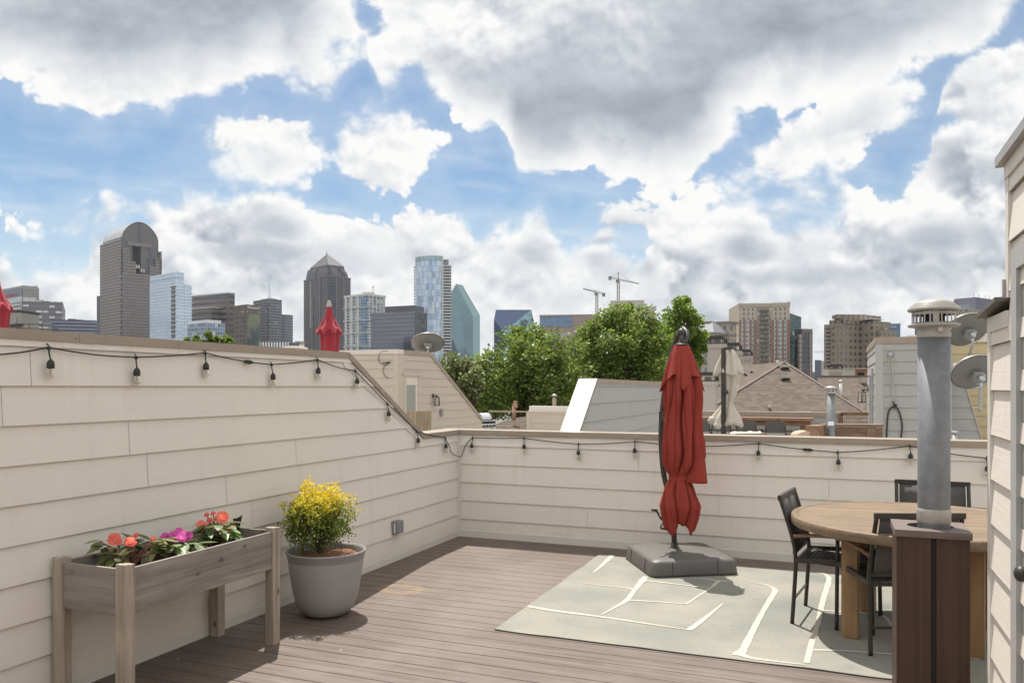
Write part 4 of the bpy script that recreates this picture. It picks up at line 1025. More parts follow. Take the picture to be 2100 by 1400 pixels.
q.lathe(C0, [(.0985, 1.958), (.0985, 1.974)], 40, cap0=False, cap1=False); q.build('vent_screen', CAPMETAL, fp_)
q = M(); q.lathe(C0, [(.05, 1.905), (.05, 1.99)], 24); q.build('inner_pipe', DARK, fp_)
q = M(); q.lathe(C0, [(.09, 1.978), (.115, 1.977), (.120, 1.982), (.117, 1.992), (.108, 1.998), (.108, 2.003), (.094, 2.008), (.094, 2.013), (.07, 2.027), (.035, 2.037), (.001, 2.040)], 40, cap0=False, cap1=False); q.build('cap', CAPMETAL, fp_)
q = M(); a = math.radians(-75) ; d = Vector((math.cos(a), math.sin(a), 0)); q.bar(C0 + d * (r_ + .006) + Vector((0, 0, 1.873)), C0 + d * (r_ + .006) + Vector((0, 0, 1.898)), .022, .002, up=d); q.build('label_plate', TRIM, fp_)
# ---------------------------------------------------------------- ground and the neighbouring roof terraces
def disk(name, r, z, m, n=96):
    q = M(); rings = [[Vector((rr * math.cos(2 * math.pi * k / n), rr * math.sin(2 * math.pi * k / n), z)) for k in range(n)] for rr in (1, 60, 300, 1200, 4000, r)]
    q.loft(rings, 0, False, False, False); q.face(rings[0]); o = q.build(name, m); return o
def f_ground(nt, setp, bump):
    o = objco(nt); n = noise(nt, o, 0.02, 5, 0.6); v = nd(nt, 'TexVoronoi', 1, None, Vector=o, Scale=0.03); h, _, _ = sep(nt, v)
    c = mix(nt, n, (0.05, 0.065, 0.03), (0.16, 0.15, 0.13)); c = mix(nt, gt(h, 0.6) * 0.7, c, (0.22, 0.21, 0.19)); setp(Base_Color=c, Roughness=0.9)
struct(disk('ground', 9000, -11.0, mat('city_ground', f_ground)))
q = M()
q.box((-14, YB + 0.42, -0.35), (14, 24.5, -0.04)); q.box((-20, -3, -0.35), (XL - 0.6, YB + 0.4, -0.04)); struct(q.build('roof_deck', CONC))
q = M(); q.box((-20, -4, -11), (14, 24.4, -0.36)); struct(q.build('row_house_block', STUCCO), 'structure')

# left stair house of the neighbour
LBY = None
c0 = P(815, 716, 17.5); LX, LY, LTZ = c0.x, c0.y, 2.42
sh1 = thing('stair_house', 'cream siding stair house with narrow door and sloping side beyond the tall wall', 'building', (LX, LY, 0))
r1 = PX(882, 727, LX).y; r2 = PX(988, 878, LX).y; zlow = 0.75
tops_side = [(LY, LTZ), (r1, LTZ), (r2, zlow)]
q = M(); q.prism([Vector((LX - .02, a, b - .05)) for a, b in tops_side] + [Vector((LX - .02, r2, -.1)), Vector((LX - .02, LY + .02, -.1))], (-3.6, 0, 0)); q.build('core', TRIM, sh1)
q = M(); zz_ = [-.15 + .1955 * i for i in range(14)]
siding(q, (LX, 0, 0), (0, 1, 0), (1, 0, 0), [(a, b - .03) for a, b in tops_side], zz_)
siding(q, (LX, LY, 0), (-1, 0, 0), (0, -1, 0), [(0, LTZ - .03), (3.6, LTZ - .03)], zz_)
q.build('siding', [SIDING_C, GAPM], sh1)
q = M(); cap_run(q, [(LX, LY - .02, LTZ), (LX, r1, LTZ), (LX, r2, zlow)], -.22, .03, (1, 0, 0), .10); q.build('coping', CAP, sh1)
q = M(); cap_run(q, [(LX - 3.6, LY, LTZ + .004), (LX + .034, LY, LTZ + .004)], -.22, .03, (0, -1, 0), .10); q.build('coping', CAPL, sh1)
q = M(); q.box((LX - .09, LY - .022, 0), (LX + .026, LY - .001, LTZ - .1)); q.box((LX - .01, LY, 0), (LX + .022, LY + .28, LTZ - .102)); q.build('corner_trim', SIDING_C, sh1)
y0, y1 = PX(826, 780, LX).y, PX(861, 780, LX).y; zt = 1.6 - (770 - HV) / F * P(842, 780, 1).length * 0 + PX(842, 770, LX).z - 1.6 if False else PX(842, 770, LX).z
q = M(); q.box((LX - .01, y0, 0), (LX + .03, y0 + .12, zt)); q.box((LX - .01, y1 - .12, 0), (LX + .03, y1, zt)); q.box((LX - .01, y0 - .06, zt), (LX + .05, y1 + .06, zt + .07)); q.build('door_frame', SIDING_C, sh1)
d_ = M(); d_.box((LX - .01, y0 + .12, 0), (LX + .014, y1 - .12, zt)); d_ = d_.build('door', CAPL, sh1)
pz1 = PX(842, 789, LX).z; pz0 = .5; py_0, py_1 = PX(831, 800, LX).y, PX(851, 800, LX).y
q = M(); q.box((LX + .016, py_0, pz0), (LX + .018, py_1, pz1)); q.build('pane', PANE, d_)
def lantern(name, label, c, out, s=1.0, bracket=True):
    t = thing(name, label, 'lantern', c); c = Vector(c); out = Vector(out).normalized(); b = c + out * (.14 * s)
    q = M(); q.bar(c, c + out * .02 * s, .09 * s, .12 * s); q.bar(c + out * .01 * s, b + Vector((0, 0, 0)), .025 * s, .025 * s); q.build('bracket', DGREY, t)
    q = M(); q.lathe(b, [(.02 * s, 0), (.03 * s, -.02 * s), (.075 * s, -.045 * s), (.08 * s, -.06 * s)], 4 if not bracket else 12, 0, False); q.lathe(b - Vector((0, 0, .30 * s)), [(.095 * s, 0), (.095 * s, .02 * s)], 4 if not bracket else 12, 0, False)
    for k in range(4):
        a = math.pi / 2 * k; d = Vector((math.cos(a), math.sin(a), 0)); q.tube([b + d * .07 * s - Vector((0, 0, .05 * s)), b + d * .09 * s - Vector((0, 0, .29 * s))], .008 * s, 5)
    q.build('cage', DGREY, t)
    q = M(); q.lathe(b - Vector((0, 0, .28 * s)), [(.07 * s, 0), (.06 * s, .2 * s)], 12, cap0=False, cap1=False); q.build('glass', CLEAR, t)
lc = PX(887, 811, LX); lantern('wall_lantern', 'bronze wall lantern mounted on the cream stair house beside its narrow door', (LX + .012, lc.y, lc.z), (1, 0, 0), .80)
sw = PX(903, 846, LX); q = M(); q.box((LX + .01, sw.y - .06, sw.z - .09), (LX + .05, sw.y + .06, sw.z + .09)); tag(q.build('outlet_box', GREYBOX, None), 'small grey outlet box below the bronze lantern on the cream stair house', 'outlet')
q = M()
cw = [PY(u, v, LY - .03) for u, v in ((795, 720), (781, 722), (776, 735), (780, 744), (792, 748), (800, 742), (790, 748), (785, 760), (789, 770), (797, 775))]
q.tube(smooth_pts(cw, 4), .006, 5); q.tube([PY(785, 744, LY - .02), PY(800, 742, LY - .02)], .010, 6); tag(q.build('dangling_cable', BLACK), 'thin dark cable looping on the cream stair house front', 'cable')

def dish(label, u, v, Y, w_, h_, face, tilt, mast_to, group='satellite dishes'):
    c = P(u, v, Y); t = thing('satellite_dish', label, 'dish', c, 0, group)
    ax = Vector(face).normalized(); a = Vector((0, 0, 1)).cross(ax).normalized(); b = ax.cross(a)
    rings = []; n = 40
    for rr in (0.02, .35, .7, .92, 1.0):
        rings.append([c + a * (w_ / 2 * rr * math.cos(2 * math.pi * k / n)) + b * (h_ / 2 * rr * math.sin(2 * math.pi * k / n)) + ax * (.09 * w_ * rr * rr) for k in range(n)])
    q = M(); q.loft(rings, 0, True, True, False); o = q.build('reflector', DISH, t); md = o.modifiers.new('thickness', 'SOLIDIFY'); md.thickness = .012
    q = M(); q.loft([[p + (p - c) * .012 + ax * .006 for p in rings[-1]], [p + (p - c) * .012 - ax * .012 for p in rings[-1]]], 0, True, False, False); q.build('rim', CAPMETAL, t)
    q = M(); back = c - ax * .03; q.bar(back, back - ax * .07, .16 * w_ / .7, .14 * w_ / .7); q.bar(back - ax * .07, back - ax * .11 - Vector((0, 0, .03)), .07, .12); q.build('bracket', STEEL, t)
    q = M(); m0 = back - ax * .11 - Vector((0, 0, .02)); q.tube(smooth_pts([m0, m0 - Vector((0, 0, .12)), Vector(mast_to)], 4), .022, 8); q.build('mast', STEEL, t)
    q = M(); q.tube([c - b * (h_ * .46) + ax * .05, c - b * (h_ * .40) + ax * .38 * w_], .012, 6); q.build('feed_arm', STEEL, t)
    return t
d1 = P(877, 708, 19.5)
# dishes look up at the southern sky, away from the camera
dd = Vector((-.35, .62, .62))
dish('oval grey satellite dish standing on the cream stair house roof', 877, 707, 19.0, .80, .62, dd, 0, PX(876, 728, LX - .15) + Vector((0, 0, -.05)))
dish('upper grey satellite dish behind the galvanised flue pipe', 1985, 680, 12.5, .66, .60, (-.30, .72, .55), 0, P(1981, 752, 12.9))
dish('lower grey satellite dish beside the sunlit house wall', 2001, 767, 10.5, .60, .54, (-.30, .72, .55), 0, P(2009, 842, 10.9))

# low leaning picket fence panel
fpn = thing('picket_fence', 'short leaning wooden picket fence panel in front of the cream stair house', 'fence', P(858, 880, 14.0))
for k in range(7):
    u0 = 833 + k * 7.2; q = M(); a, b = P(u0, 900, 14 + .03 * k), P(u0 + 6.6, 900, 14.03 + .03 * k); tl, tr = P(u0 + .8, 843.5 - k * .25, 14 + .03 * k), P(u0 + 7.4, 843.3 - k * .25, 14.03 + .03 * k)
    q.prism([a, b, tr, tl], (0, .025, 0)); q.build('picket', FENCEW, fpn)
q = M(); q.bar(P(833, 868, 14.08), P(880, 868, 14.3), .03, .08); q.build('rail', FENCEW, fpn)

# gas grill beyond the back wall
GD = 24.0
gc = P(987, 862, GD); gl = thing('gas_grill', 'black gas grill with silver lid and knobs on the neighbouring terrace', 'grill', (gc.x, gc.y, 0))
gx = Vector((ct, st, 0)); gy = Vector((-st, ct, 0)); gx, gy = (gx * math.cos(R(48)) + gy * math.sin(R(48))), (gy * math.cos(R(48)) - gx * math.sin(R(48)))
def gp(x, y, z): return Vector((gc.x, gc.y, z)) + gx * x + gy * y
def gbox(q, x0, x1, y0, y1, z0, z1): q.hexa([gp(x0, y0, z0), gp(x1, y0, z0), gp(x1, y1, z0), gp(x0, y1, z0)], [gp(x0, y0, z1), gp(x1, y0, z1), gp(x1, y1, z1), gp(x0, y1, z1)])
ZG = CH - (868 - HV) / F * GD
q = M(); gbox(q, -.30, .30, -.22, .28, ZG - .15, ZG + .02); q.build('firebox', BLACK, gl)
q = M(); rings = []
for x_ in (-.3, .3):
    rings.append([gp(x_, -.24 + .52 * (1 - math.cos(math.pi * k / 12)) / 2, ZG + .02 + .30 * math.sin(math.pi * k / 12) ** .7) for k in range(13)])
q.loft(rings, 0, True, True, True, closed=False); q.face(rings[0][::-1]); q.face(rings[1]); q.build('lid', BLACK, gl)
q = M(); rings = [[gp(x_, -.245 + .30 * (1 - math.cos(math.pi * k / 12)) / 2, ZG + .03 + .285 * math.sin(math.pi * k / 12 * .9) ** .7) for k in range(1, 9)] for x_ in (-.2, .2)]
q.loft(rings, 0, True, False, False, closed=False); q.build('lid_panel', plain('silver_panel', (.62, .62, .61), .35, .4, .05), gl)
q = M(); q.tube(smooth_pts([gp(-.28, -.25, ZG + .1), gp(-.26, -.31, ZG + .09), gp(.26, -.31, ZG + .09), gp(.28, -.25, ZG + .1)], 4), .016, 8); q.build('lid_handle', STEEL, gl)
q = M(); q.prism([gp(-.32, -.30, ZG - .14), gp(.32, -.30, ZG - .14), gp(.32, -.25, ZG), gp(-.32, -.25, ZG)], gy * .03); q.build('control_panel', plain('pale_panel', (.55, .55, .54), .35, .3, .05), gl)
for k in range(4): q = M(); a = gp(-.22 + .145 * k, -.30, ZG - .065); q.cyl(a, a - gy * .045, .036, n=12); q.build('knob', BLACK, gl)
for x_ in (-.28, .28):
    for y_ in (-.18, .24): q = M(); q.bar(gp(x_, y_, -.03), gp(x_, y_, ZG - .14), .04, .04); q.build('leg', BLACK, gl)
q = M(); gbox(q, -.72, -.33, -.2, .26, ZG - .02, ZG + .015); q.build('side_shelf', BLACK, gl)

# wire railing, little parapet, roof and pipes beyond
RD = 25.6
rl = thing('wire_railing', 'brown wood railing with black wire mesh beside the gas grill', 'railing', P(1045, 880, RD))
a, b = P(1002, 843, RD + .35), P(1086, 844, RD)
q = M(); q.bar(a, b, .09, .05); q.build('top_rail', FENCEW, rl)
for u in (1082,): q = M(); q.bar(P(u, 905, RD + .02), P(u, 843, RD + .02), .09, .09); q.build('post', FENCEW, rl)
q = M(); n_ = 24
for k in range(n_ + 1): p = a.lerp(b, k / n_); q.tube([p + Vector((0, .03, -.02)), p + Vector((0, .03, -.7))], .004, 4)
for k in range(8): q.tube([a + Vector((0, .03, -.08 - k * .085)), b + Vector((0, .03, -.08 - k * .085))], .004, 4)
q.build('wire_mesh', BLACK, rl)
pp = thing('parapet_wall', 'small cream siding parapet between the wire railing and the sloping side wall', 'wall', P(1120, 880, 25.3))
a, b = P(1085, 842, 25.3), P(1168, 843, 24.4); nrm = Vector((b.y - a.y, -(b.x - a.x), 0)).normalized()
if nrm.y > 0: nrm = -nrm
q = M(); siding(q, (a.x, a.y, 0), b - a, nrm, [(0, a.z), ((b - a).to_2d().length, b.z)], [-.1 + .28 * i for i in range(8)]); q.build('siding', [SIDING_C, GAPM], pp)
q = M(); q.hexa([Vector((p.x, p.y, -.1)) for p in (a, b, b - nrm * .2, a - nrm * .2)], [Vector((p.x, p.y, 1.0)) for p in (a - nrm * .01, b - nrm * .01, b - nrm * .2, a - nrm * .2)]); q.build('core', TRIM, pp)
q = M(); cap_run(q, [a + Vector((0, 0, .03)), b + Vector((0, 0, .03))], -.22, .03, nrm, .06); q.build('coping', CAPL, pp)
q = M(); q.bar(Vector((a.x, a.y, 0)) + nrm * .02, Vector((a.x, a.y, a.z - .03)) + nrm * .02, .14, .03); q.build('corner_trim', SIDING_C, pp)
def roofpipe(name, label, u, v0, v1, Y, r, m=CAPMETAL):
    a, b = P(u, v1, Y), P(u, v0, Y); t = thing(name, label, 'vent pipe', a)
    q = M(); q.cyl(a - Vector((0, 0, .4)), b, r, n=14); q.build('pipe', m, t); q = M(); q.lathe(b, [(r * 1.5, -.02), (r * 1.6, .02), (r * 1.2, .06), (r * .3, .08)], 14); q.build('cap', CAPMETAL, t)
roofpipe('vent_pipe', 'thin tan vent pipe with pale cap in front of the leafy trees', 1137, 812, 842, 27.0, .064, plain('tan_pipe', (.36, .26, .19), .6))
tv = thing('clay_vent', 'stubby clay coloured vent standing on the brown roof behind the wire railing', 'vent', P(1055, 856, 31))
q = M(); q.cyl(P(1054, 862, 31), P(1054, 832, 31), .075, n=12); q.build('pipe', plain('clay_vent_body', (.40, .24, .16), .7), tv)
q = M(); q.bar(P(1051, 832, 31), P(1061, 832, 31), .19, .14); q.bar(P(1056, 830, 31), P(1057, 822, 31), .15, .15); q.build('cap', plain('clay_vent_body', (.40, .24, .16), .7), tv)
rb = thing('shingle_roof', 'small brown shingle roof seen through the wire railing', 'roof', P(1050, 870, 32))
q = M(); q.face([P(985, 900, 28.5), P(1092, 900, 28.5), P(1092, 852, 32.5), P(1052, 857, 32.5), P(1020, 868, 32.0), P(990, 885, 30)]); q.face([P(1092, 852, 32.5), P(1092, 900, 36), P(985, 900, 36), P(1052, 857, 32.5)]); q.build('roof_slope', SHINGLE, rb)
q = M(); q.box((P(985, 900, 30).x, P(985, 900, 30).y, -3), (P(1084, 900, 30).x, P(985, 900, 30).y + 4, -1.2)); q.build('wall', STUCCO, rb)

# sloping side wall right behind the back parapet
WX = -2.49
yA = PX(1184, 880, WX).y; yB_ = PX(1221, 776, WX).y; yC = 13.6; zA, zB, zC = PX(1184, 884, WX).z, PX(1221, 776, WX).z, 1.675
yA = max(yA, YB + .26)
wd = thing('sloping_wall', 'white siding side wall with bright sloping metal top just behind the back wall', 'wall', (WX, yB_, 0))
tp = [(yA, zA), (yB_, zB), (yC, zC)]
q = M(); q.prism([Vector((WX - .01, a, b - .04)) for a, b in tp] + [Vector((WX - .01, yC, -.1)), Vector((WX - .01, yA, -.1))], (-.19, 0, 0)); q.build('wall_core', TRIM_W, wd)
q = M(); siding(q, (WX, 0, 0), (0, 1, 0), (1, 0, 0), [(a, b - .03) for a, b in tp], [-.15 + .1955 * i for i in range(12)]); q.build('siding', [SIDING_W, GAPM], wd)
q = M(); cap_run(q, [(WX, yB_ + .0, zB), (WX, yC, zC)], -.195, .022, (1, 0, 0), .055); q.build('coping', CAP, wd)
q = M(); cap_run(q, [(WX, yA - .03, zA - .03), (WX, yA + (yB_ - yA) * .52, zA + (zB - zA) * .52), (WX, yB_ - .002, zB)], -.195, .022, (1, 0, 0), .055); q.build('sloped_coping', plain('pale_flashing', (.26, .235, .20), .45, .1, .14, 3), wd)
q = M(); q.box((WX - .2, yC - .1, 0), (WX + .02, yC + .01, zC - .06)); q.build('corner_trim', TRIM_W, wd)

# terrace with bar counter to the rear right
PYB = 18.6
bx0, bx1 = PY(1395, 845, PYB).x, PY(1722, 846, PYB).x
pw = thing('parapet_wall', 'white siding parapet behind the wooden bar counter', 'wall', (bx0, PYB, 0))
q = M(); q.box((bx0, PYB + .01, -.1), (bx1, PYB + .2, 1.0)); q.build('wall_core', TRIM_W, pw)
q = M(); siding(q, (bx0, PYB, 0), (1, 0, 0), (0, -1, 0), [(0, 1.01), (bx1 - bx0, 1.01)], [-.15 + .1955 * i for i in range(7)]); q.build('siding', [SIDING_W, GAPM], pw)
q = M(); cap_run(q, [(bx0, PYB, 1.045), (bx1, PYB, 1.045)], -.24, .03, (0, -1, 0), .10); q.build('coping', CAP, pw)
BYF = 17.75
c0x, c1x = PY(1400, 860, BYF).x, PY(1668, 860, BYF).x
bz = PY(1550, 856, BYF).z
bc = thing('bar_counter', 'long cedar bar counter along the white parapet on the far terrace', 'bar counter', ((c0x + c1x) / 2, BYF, 0))
q = M(); q.box((c0x, BYF, bz - .06), (c1x, BYF + .45, bz)); q.build('counter_top', CEDAR, bc)
q = M(); q.box((c0x + .05, BYF + .10, bz - .17), (c1x - .05, BYF + .15, bz - .061)); q.build('apron', CEDAR, bc)
for u in (1449, 1514, 1647): q = M(); p = PY(u, 870, BYF + .2); q.box((p.x - .06, BYF + .16, -.03), (p.x + .06, BYF + .26, bz - .061)); q.build('post', CEDARZ, bc)
def barchair(u, w_, label, first=None):
    p = PY(u, 865, 17.15); loc = (p.x, p.y, 0)
    if first: return dup(first, loc, 0, label, 'black chairs at the bar counter')
    t = thing('bar_chair', label, 'chair', loc, 0, 'black chairs at the bar counter'); zt = PY(1538, 863, 17.0).z
    hw_ = w_ / 2; q = M(); q.box((-hw_, -.26, zt - .22), (hw_, -.235, zt)); q.build('backrest', SLING, t, True, bevel=.008)
    q = M(); q.box((-hw_ - .02, -.22, zt - .30), (hw_ + .02, .22, zt - .265)); q.build('seat', SLING, t, True)
    for sx in (-1, 1):
        q = M(); q.tube(smooth_pts([(sx * (hw_ + .0), -.245, zt - .05), (sx * (hw_ + .02), -.24, zt - .3), (sx * (hw_ + .04), -.25, 0)], 4), .013, 6); q.build('leg', BLACK, t, True)
        q = M(); q.tube(smooth_pts([(sx * (hw_ + .02), -.2, zt - .19), (sx * (hw_ + .10), .05, zt - .19), (sx * (hw_ + .11), .22, zt - .30), (sx * (hw_ + .11), .22, 0)], 4), .013, 6); q.build('arm', BLACK, t, True)
    return t
bch = barchair(1533, .36, 'black bar chair second from the beige umbrella side of the counter')
barchair(1592, .36, 'black bar chair nearest the free end of the cedar counter', bch)
barchair(1482, .36, 'black bar chair behind the dark pole of the beige umbrella', bch)
barchair(1440, .36, 'black bar chair just beside the red umbrella canopy', bch)
q = M(); g = []
for j in range(9): g.append([P(1497 + 66 * i / 14, 884 + 5 - 8 * math.sin(math.pi * j / 8) * (0.45 + .5 * abs(mnoise.noise((i * .4, j * .5, 2)))) * (1 if 0 < i < 14 else .2), 15.6 + .05 * j) for i in range(15)])
q.loft(g, 0, True, False, False, closed=False); 
tb2 = thing('low_table', 'low table covered with a pale rumpled cloth on the far terrace', 'table', P(1530, 890, 15.8))
q.build('cloth_cover', plain('pale_cloth', (.62, .58, .50), .9, var=.08), tb2)
q = M(); a = P(1500, 890, 15.62); b = P(1562, 890, 15.62); q.bar(a + Vector((0, .2, 0)), b + Vector((0, .2, 0)), .5, .04); q.build('table_top', CEDAR, tb2)
for s_ in (a, b): q = M(); q.bar(Vector((s_.x, s_.y + .2, -.03)), Vector((s_.x, s_.y + .2, s_.z - .02)), .06, .06); q.build('leg', CEDARZ, tb2)

# beige umbrella, closed, dark pole
UD = 13.4
bu = thing('patio_umbrella', 'closed beige umbrella tied to a dark pole on the far terrace', 'umbrella', P(1484, 900, UD))
q = M(); q.bar(Vector((*P(1484, 900, UD).to_2d(), -.03)), P(1484, 714, UD), .075, .06, up=(0, 1, 0)); q.build('pole', DGREY, bu)
q = M(); q.tube([P(1487, 800, UD - .05), P(1490, 808, UD - .06)], .04, 8); q.build('slider', BLACK, bu); q = M(); q.bar(P(1486, 715, UD), P(1500, 713, UD + .1), .05, .05); q.build('top_arm', BLACK, bu)
UCB = UD + .18
pr = [(713, 1493, 5), (722, 1494, 11), (740, 1494, 18), (758, 1493, 25), (766, 1493, 26), (768, 1495, 20), (780, 1497, 16), (796, 1496, 15), (812, 1494, 12), (822, 1493, 9), (828, 1493, 9), (840, 1491, 16), (856, 1490, 26), (868, 1489, 31), (875, 1490, 27)]
rings = []
for i in range(len(pr) - 1):
    for j in range(4):
        t_ = j / 4; y_, c_, r_ = [pr[i][k] + (pr[i + 1][k] - pr[i][k]) * t_ for k in range(3)]
        rings.append([P(c_, y_, UCB) + right * (math.cos(a) * r_ * UCB / F * (1 + .20 * math.cos(7 * a + y_ * .02))) + fwd * (math.sin(a) * r_ * UCB / F * (1 + .16 * math.cos(7 * a + y_ * .02))) - Vector((0, 0, (.04 * math.cos(3 * a + 1) if y_ > 856 else .03 * math.cos(4 * a) if 750 < y_ < 768 else 0))) for a in [2 * math.pi * k / 64 for k in range(64)]])
q = M(); q.loft(rings, 0, True, True, False); o = q.build('canopy', BEIGE, bu); md = o.modifiers.new('thickness', 'SOLIDIFY'); md.thickness = .006

# metal vent stack, beam end, rounded cushion box and planter bench
VD = 12.2
vs = thing('vent_stack', 'slim galvanised vent stack with pale cap in front of the brown roof', 'vent pipe', P(1703, 890, VD))
q = M(); q.cyl(Vector((*P(1704, 890, VD).to_2d(), -.03)), P(1704, 800, VD), 8.2 * VD / F, n=20); q.build('pipe', GALV, vs)
q = M(); c_ = P(1704, 806, VD); k_ = VD / F; q.lathe(c_, [(8.6 * k_, -2 * k_), (12 * k_, 0), (12.4 * k_, 3 * k_), (8 * k_, 4 * k_)], 20); q.lathe(c_, [(9 * k_, 8 * k_), (12.5 * k_, 9 * k_), (12.5 * k_, 11 * k_), (8 * k_, 14 * k_), (1 * k_, 15 * k_)], 20)
for k in range(8): a = k * math.pi / 4; q.bar(c_ + Vector((math.cos(a), math.sin(a), 0)) * 10 * k_ + Vector((0, 0, 3 * k_)), c_ + Vector((math.cos(a), math.sin(a), 0)) * 10 * k_ + Vector((0, 0, 9 * k_)), .03, .012)
q.build('cap', CAPMETAL, vs)
q = M(); a = P(1704, 868, VD - .1); q.bar(a - Vector((0, 0, .03)), a + Vector((0, 0, .03)), .09, .003, up=fwd); q.build('label_plate', WHITEP, vs)
bn = thing('planter_bench', 'long weathered wooden planter trough in front of the white stair house', 'planter', P(1748, 890, VD))
a, b = P(1683, 871, VD + .5), P(1811, 872, VD + .1)
q = M(); q.bar(a, b, .34, .04); q.build('top_board', BENCHW, bn)
dr_ = (b - a).normalized(); nb = Vector((dr_.y, -dr_.x, 0))
if nb.y > 0: nb = -nb
q = M(); q.bar(a + nb * .14 + Vector((0, 0, -.16)), b + nb * .14 + Vector((0, 0, -.16)), .03, .26); q.build('front_board', BENCHW, bn)
q = M(); q.bar(b - dr_ * .16 + nb * .16 + Vector((0, 0, -.6)), b - dr_ * .16 + nb * .16 + Vector((0, 0, -.02)), .12, .05); q.bar(b - dr_ * .16 + nb * .16 + Vector((0, 0, -.6)), b - dr_ * .16 + nb * .16 + Vector((0, 0, -1.0)), .12, .05); q.build('leg', BENCHW, bn)
q = M(); q.bar(P(1664, 884, 11.6), P(1686, 881, 12.6), .17, .16); q.build('timber_beam', CEDAR) ; bo = COL.objects[-1]; tag(bo, 'sawn timber beam end lying beside the slim vent stack', 'beam')
cu = thing('rounded_cushion', 'rounded tan cushion lying against the sawn timber beam', 'cushion', P(1648, 886, 11.7))
q = M(); c_ = P(1650, 893, 11.75); rings = []
for s_ in (-.14, -.13, .13, .14):
    rr = 1 if abs(s_) < .135 else .9
    rings.append([c_ + right * (math.cos(a) * .165 * rr) + Vector((0, 0, math.sin(a) * .075 * rr)) + fwd * s_ for a in [2 * math.pi * k / 24 for k in range(24)]])
q.loft(rings); q.build('cover', plain('tan_cover', (.46, .35, .24), .8), cu)

# right stair house of the neighbour
c0 = P(1798, 692, 13.7); SX, SY, SZ = c0.x, c0.y, 2.45
s2 = thing('stair_house', 'white siding stair house with cable loop behind the galvanised flue pipe', 'building', (SX, SY, 0))
syb = PX(1780, 720, SX).y; sxr = PY(1952, 700, SY).x; sx2 = sxr + 3.4
q = M(); q.box((SX + .02, SY + .02, -.1), (sxr, syb, SZ - .02)); q.build('core', TRIM_W, s2)
q = M(); zz_ = [-.12 + .1955 * i for i in range(14)]
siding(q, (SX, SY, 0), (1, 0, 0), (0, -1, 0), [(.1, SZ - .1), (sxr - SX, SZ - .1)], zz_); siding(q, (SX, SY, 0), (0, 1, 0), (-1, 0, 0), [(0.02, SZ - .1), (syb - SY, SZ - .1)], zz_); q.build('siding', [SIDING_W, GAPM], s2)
q = M(); q.box((SX - .02, SY - .02, 0), (SX + .1, SY, SZ - .1)); q.box((SX - .022, SY, 0), (SX, SY + .1, SZ - .1)); q.build('corner_trim', TRIM_W, s2)
q = M(); cap_run(q, [(SX - .034, SY, SZ), (sxr, SY, SZ)], -.22, .03, (0, -1, 0), .11); cap_run(q, [(SX, SY + .02, SZ - .003), (SX, syb, SZ - .003)], -.22, .03, (-1, 0, 0), .11); q.build('coping', CAP, s2)
wy0, wy1 = SY + .9, SY + 1.9
wz0, wz1 = .55, PX(1787, 758, SX).z
q = M(); q.box((SX - .05, wy0, wz0), (SX + .01, wy0 + .12, wz1)); q.box((SX - .05, wy1 - .12, wz0), (SX + .01, wy1, wz1)); q.box((SX - .05, wy0 + .12, wz1 - .12), (SX + .01, wy1 - .12, wz1)); wf = q.build('window', TRIM_W, s2)
q = M(); q.box((SX - .02, wy0 + .12, wz0), (SX - .016, wy1 - .12, wz1 - .12)); q.build('pane', PANE, wf)
lc = PX(1784, 800, SX); lantern('wall_lantern', 'black square wall lantern on the side of the white stair house', (SX - .01, syb - .55, PX(1783, 799, SX).z), (-1, 0, 0), 0.9, False)
q = M(); hk_ = PY(1826, 727, SY - .03); q.ball(hk_, .05, 10); q.bar(hk_, hk_ + Vector((0, .03, 0)), .05, .05); q.build('wall_hook', STEEL); tag(COL.objects[-1], 'small round metal hook high on the white stair house', 'hook')
q = M(); q.tube(smooth_pts([PY(u, v, SY - .05) for u, v in ((1824, 730), (1823, 745), (1824, 765), (1829, 790), (1833, 823))], 4), .008, 5); q.tube(smooth_pts([PY(u, v, SY - .05) for u, v in ((1827, 730), (1829, 745), (1831, 770), (1833, 825))], 4), .009, 5); q.build('hanging_rope', plain('pale_rope', (.42, .40, .33), .8)); tag(COL.objects[-1], 'pale rope hanging from the hook on the white stair house', 'rope')
q = M(); q.tube(smooth_pts([PY(u, v, SY - .04) for u, v in ((1818, 897), (1820, 858), (1823, 842), (1830, 834), (1836, 833), (1842, 840), (1848, 858), (1850, 875), (1848, 897))], 5), .014, 6); q.tube(smooth_pts([PY(u, v, SY - .05) for u, v in ((1831, 822), (1834, 830), (1838, 829), (1836, 836), (1832, 832), (1838, 828))], 3), .013, 6); q.build('power_cable', BLACK); tag(COL.objects[-1], 'thick black cable looping down the front of the white stair house', 'cable')

# lower sloping wing to the right of it and the cream walls behind
SY2 = SY + .55
w2 = thing('sloping_wall', 'white siding wing with cream sloping edge below the two satellite dishes', 'wall', (sxr, SY2, 0))
e0, e1 = PY(1976, 780, SY2).x, PY(2014, 905, SY2).x; ez0 = PY(1976, 780, SY2).z; ez1 = PY(2014, 905, SY2).z
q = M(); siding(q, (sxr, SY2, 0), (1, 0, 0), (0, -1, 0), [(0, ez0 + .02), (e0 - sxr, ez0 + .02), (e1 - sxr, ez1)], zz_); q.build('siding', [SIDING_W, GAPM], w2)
q = M(); q.prism([Vector((sxr, SY2 + .012, -.1)), Vector((e1, SY2 + .012, -.1)), Vector((e1, SY2 + .012, ez1)), Vector((e0, SY2 + .012, ez0)), Vector((sxr, SY2 + .012, ez0))], (0, .2, 0)); q.build('core', SIDING_C, w2)
q = M(); cap_run(q, [(sxr, SY2, ez0 + .06), (e0, SY2, ez0 + .06), (e1, SY2, ez1 + .05)], -.22, .03, (0, -1, 0), .06); q.build('coping', SIDING_C, w2)
cwx = PY(2080, 800, SY + 2.2)
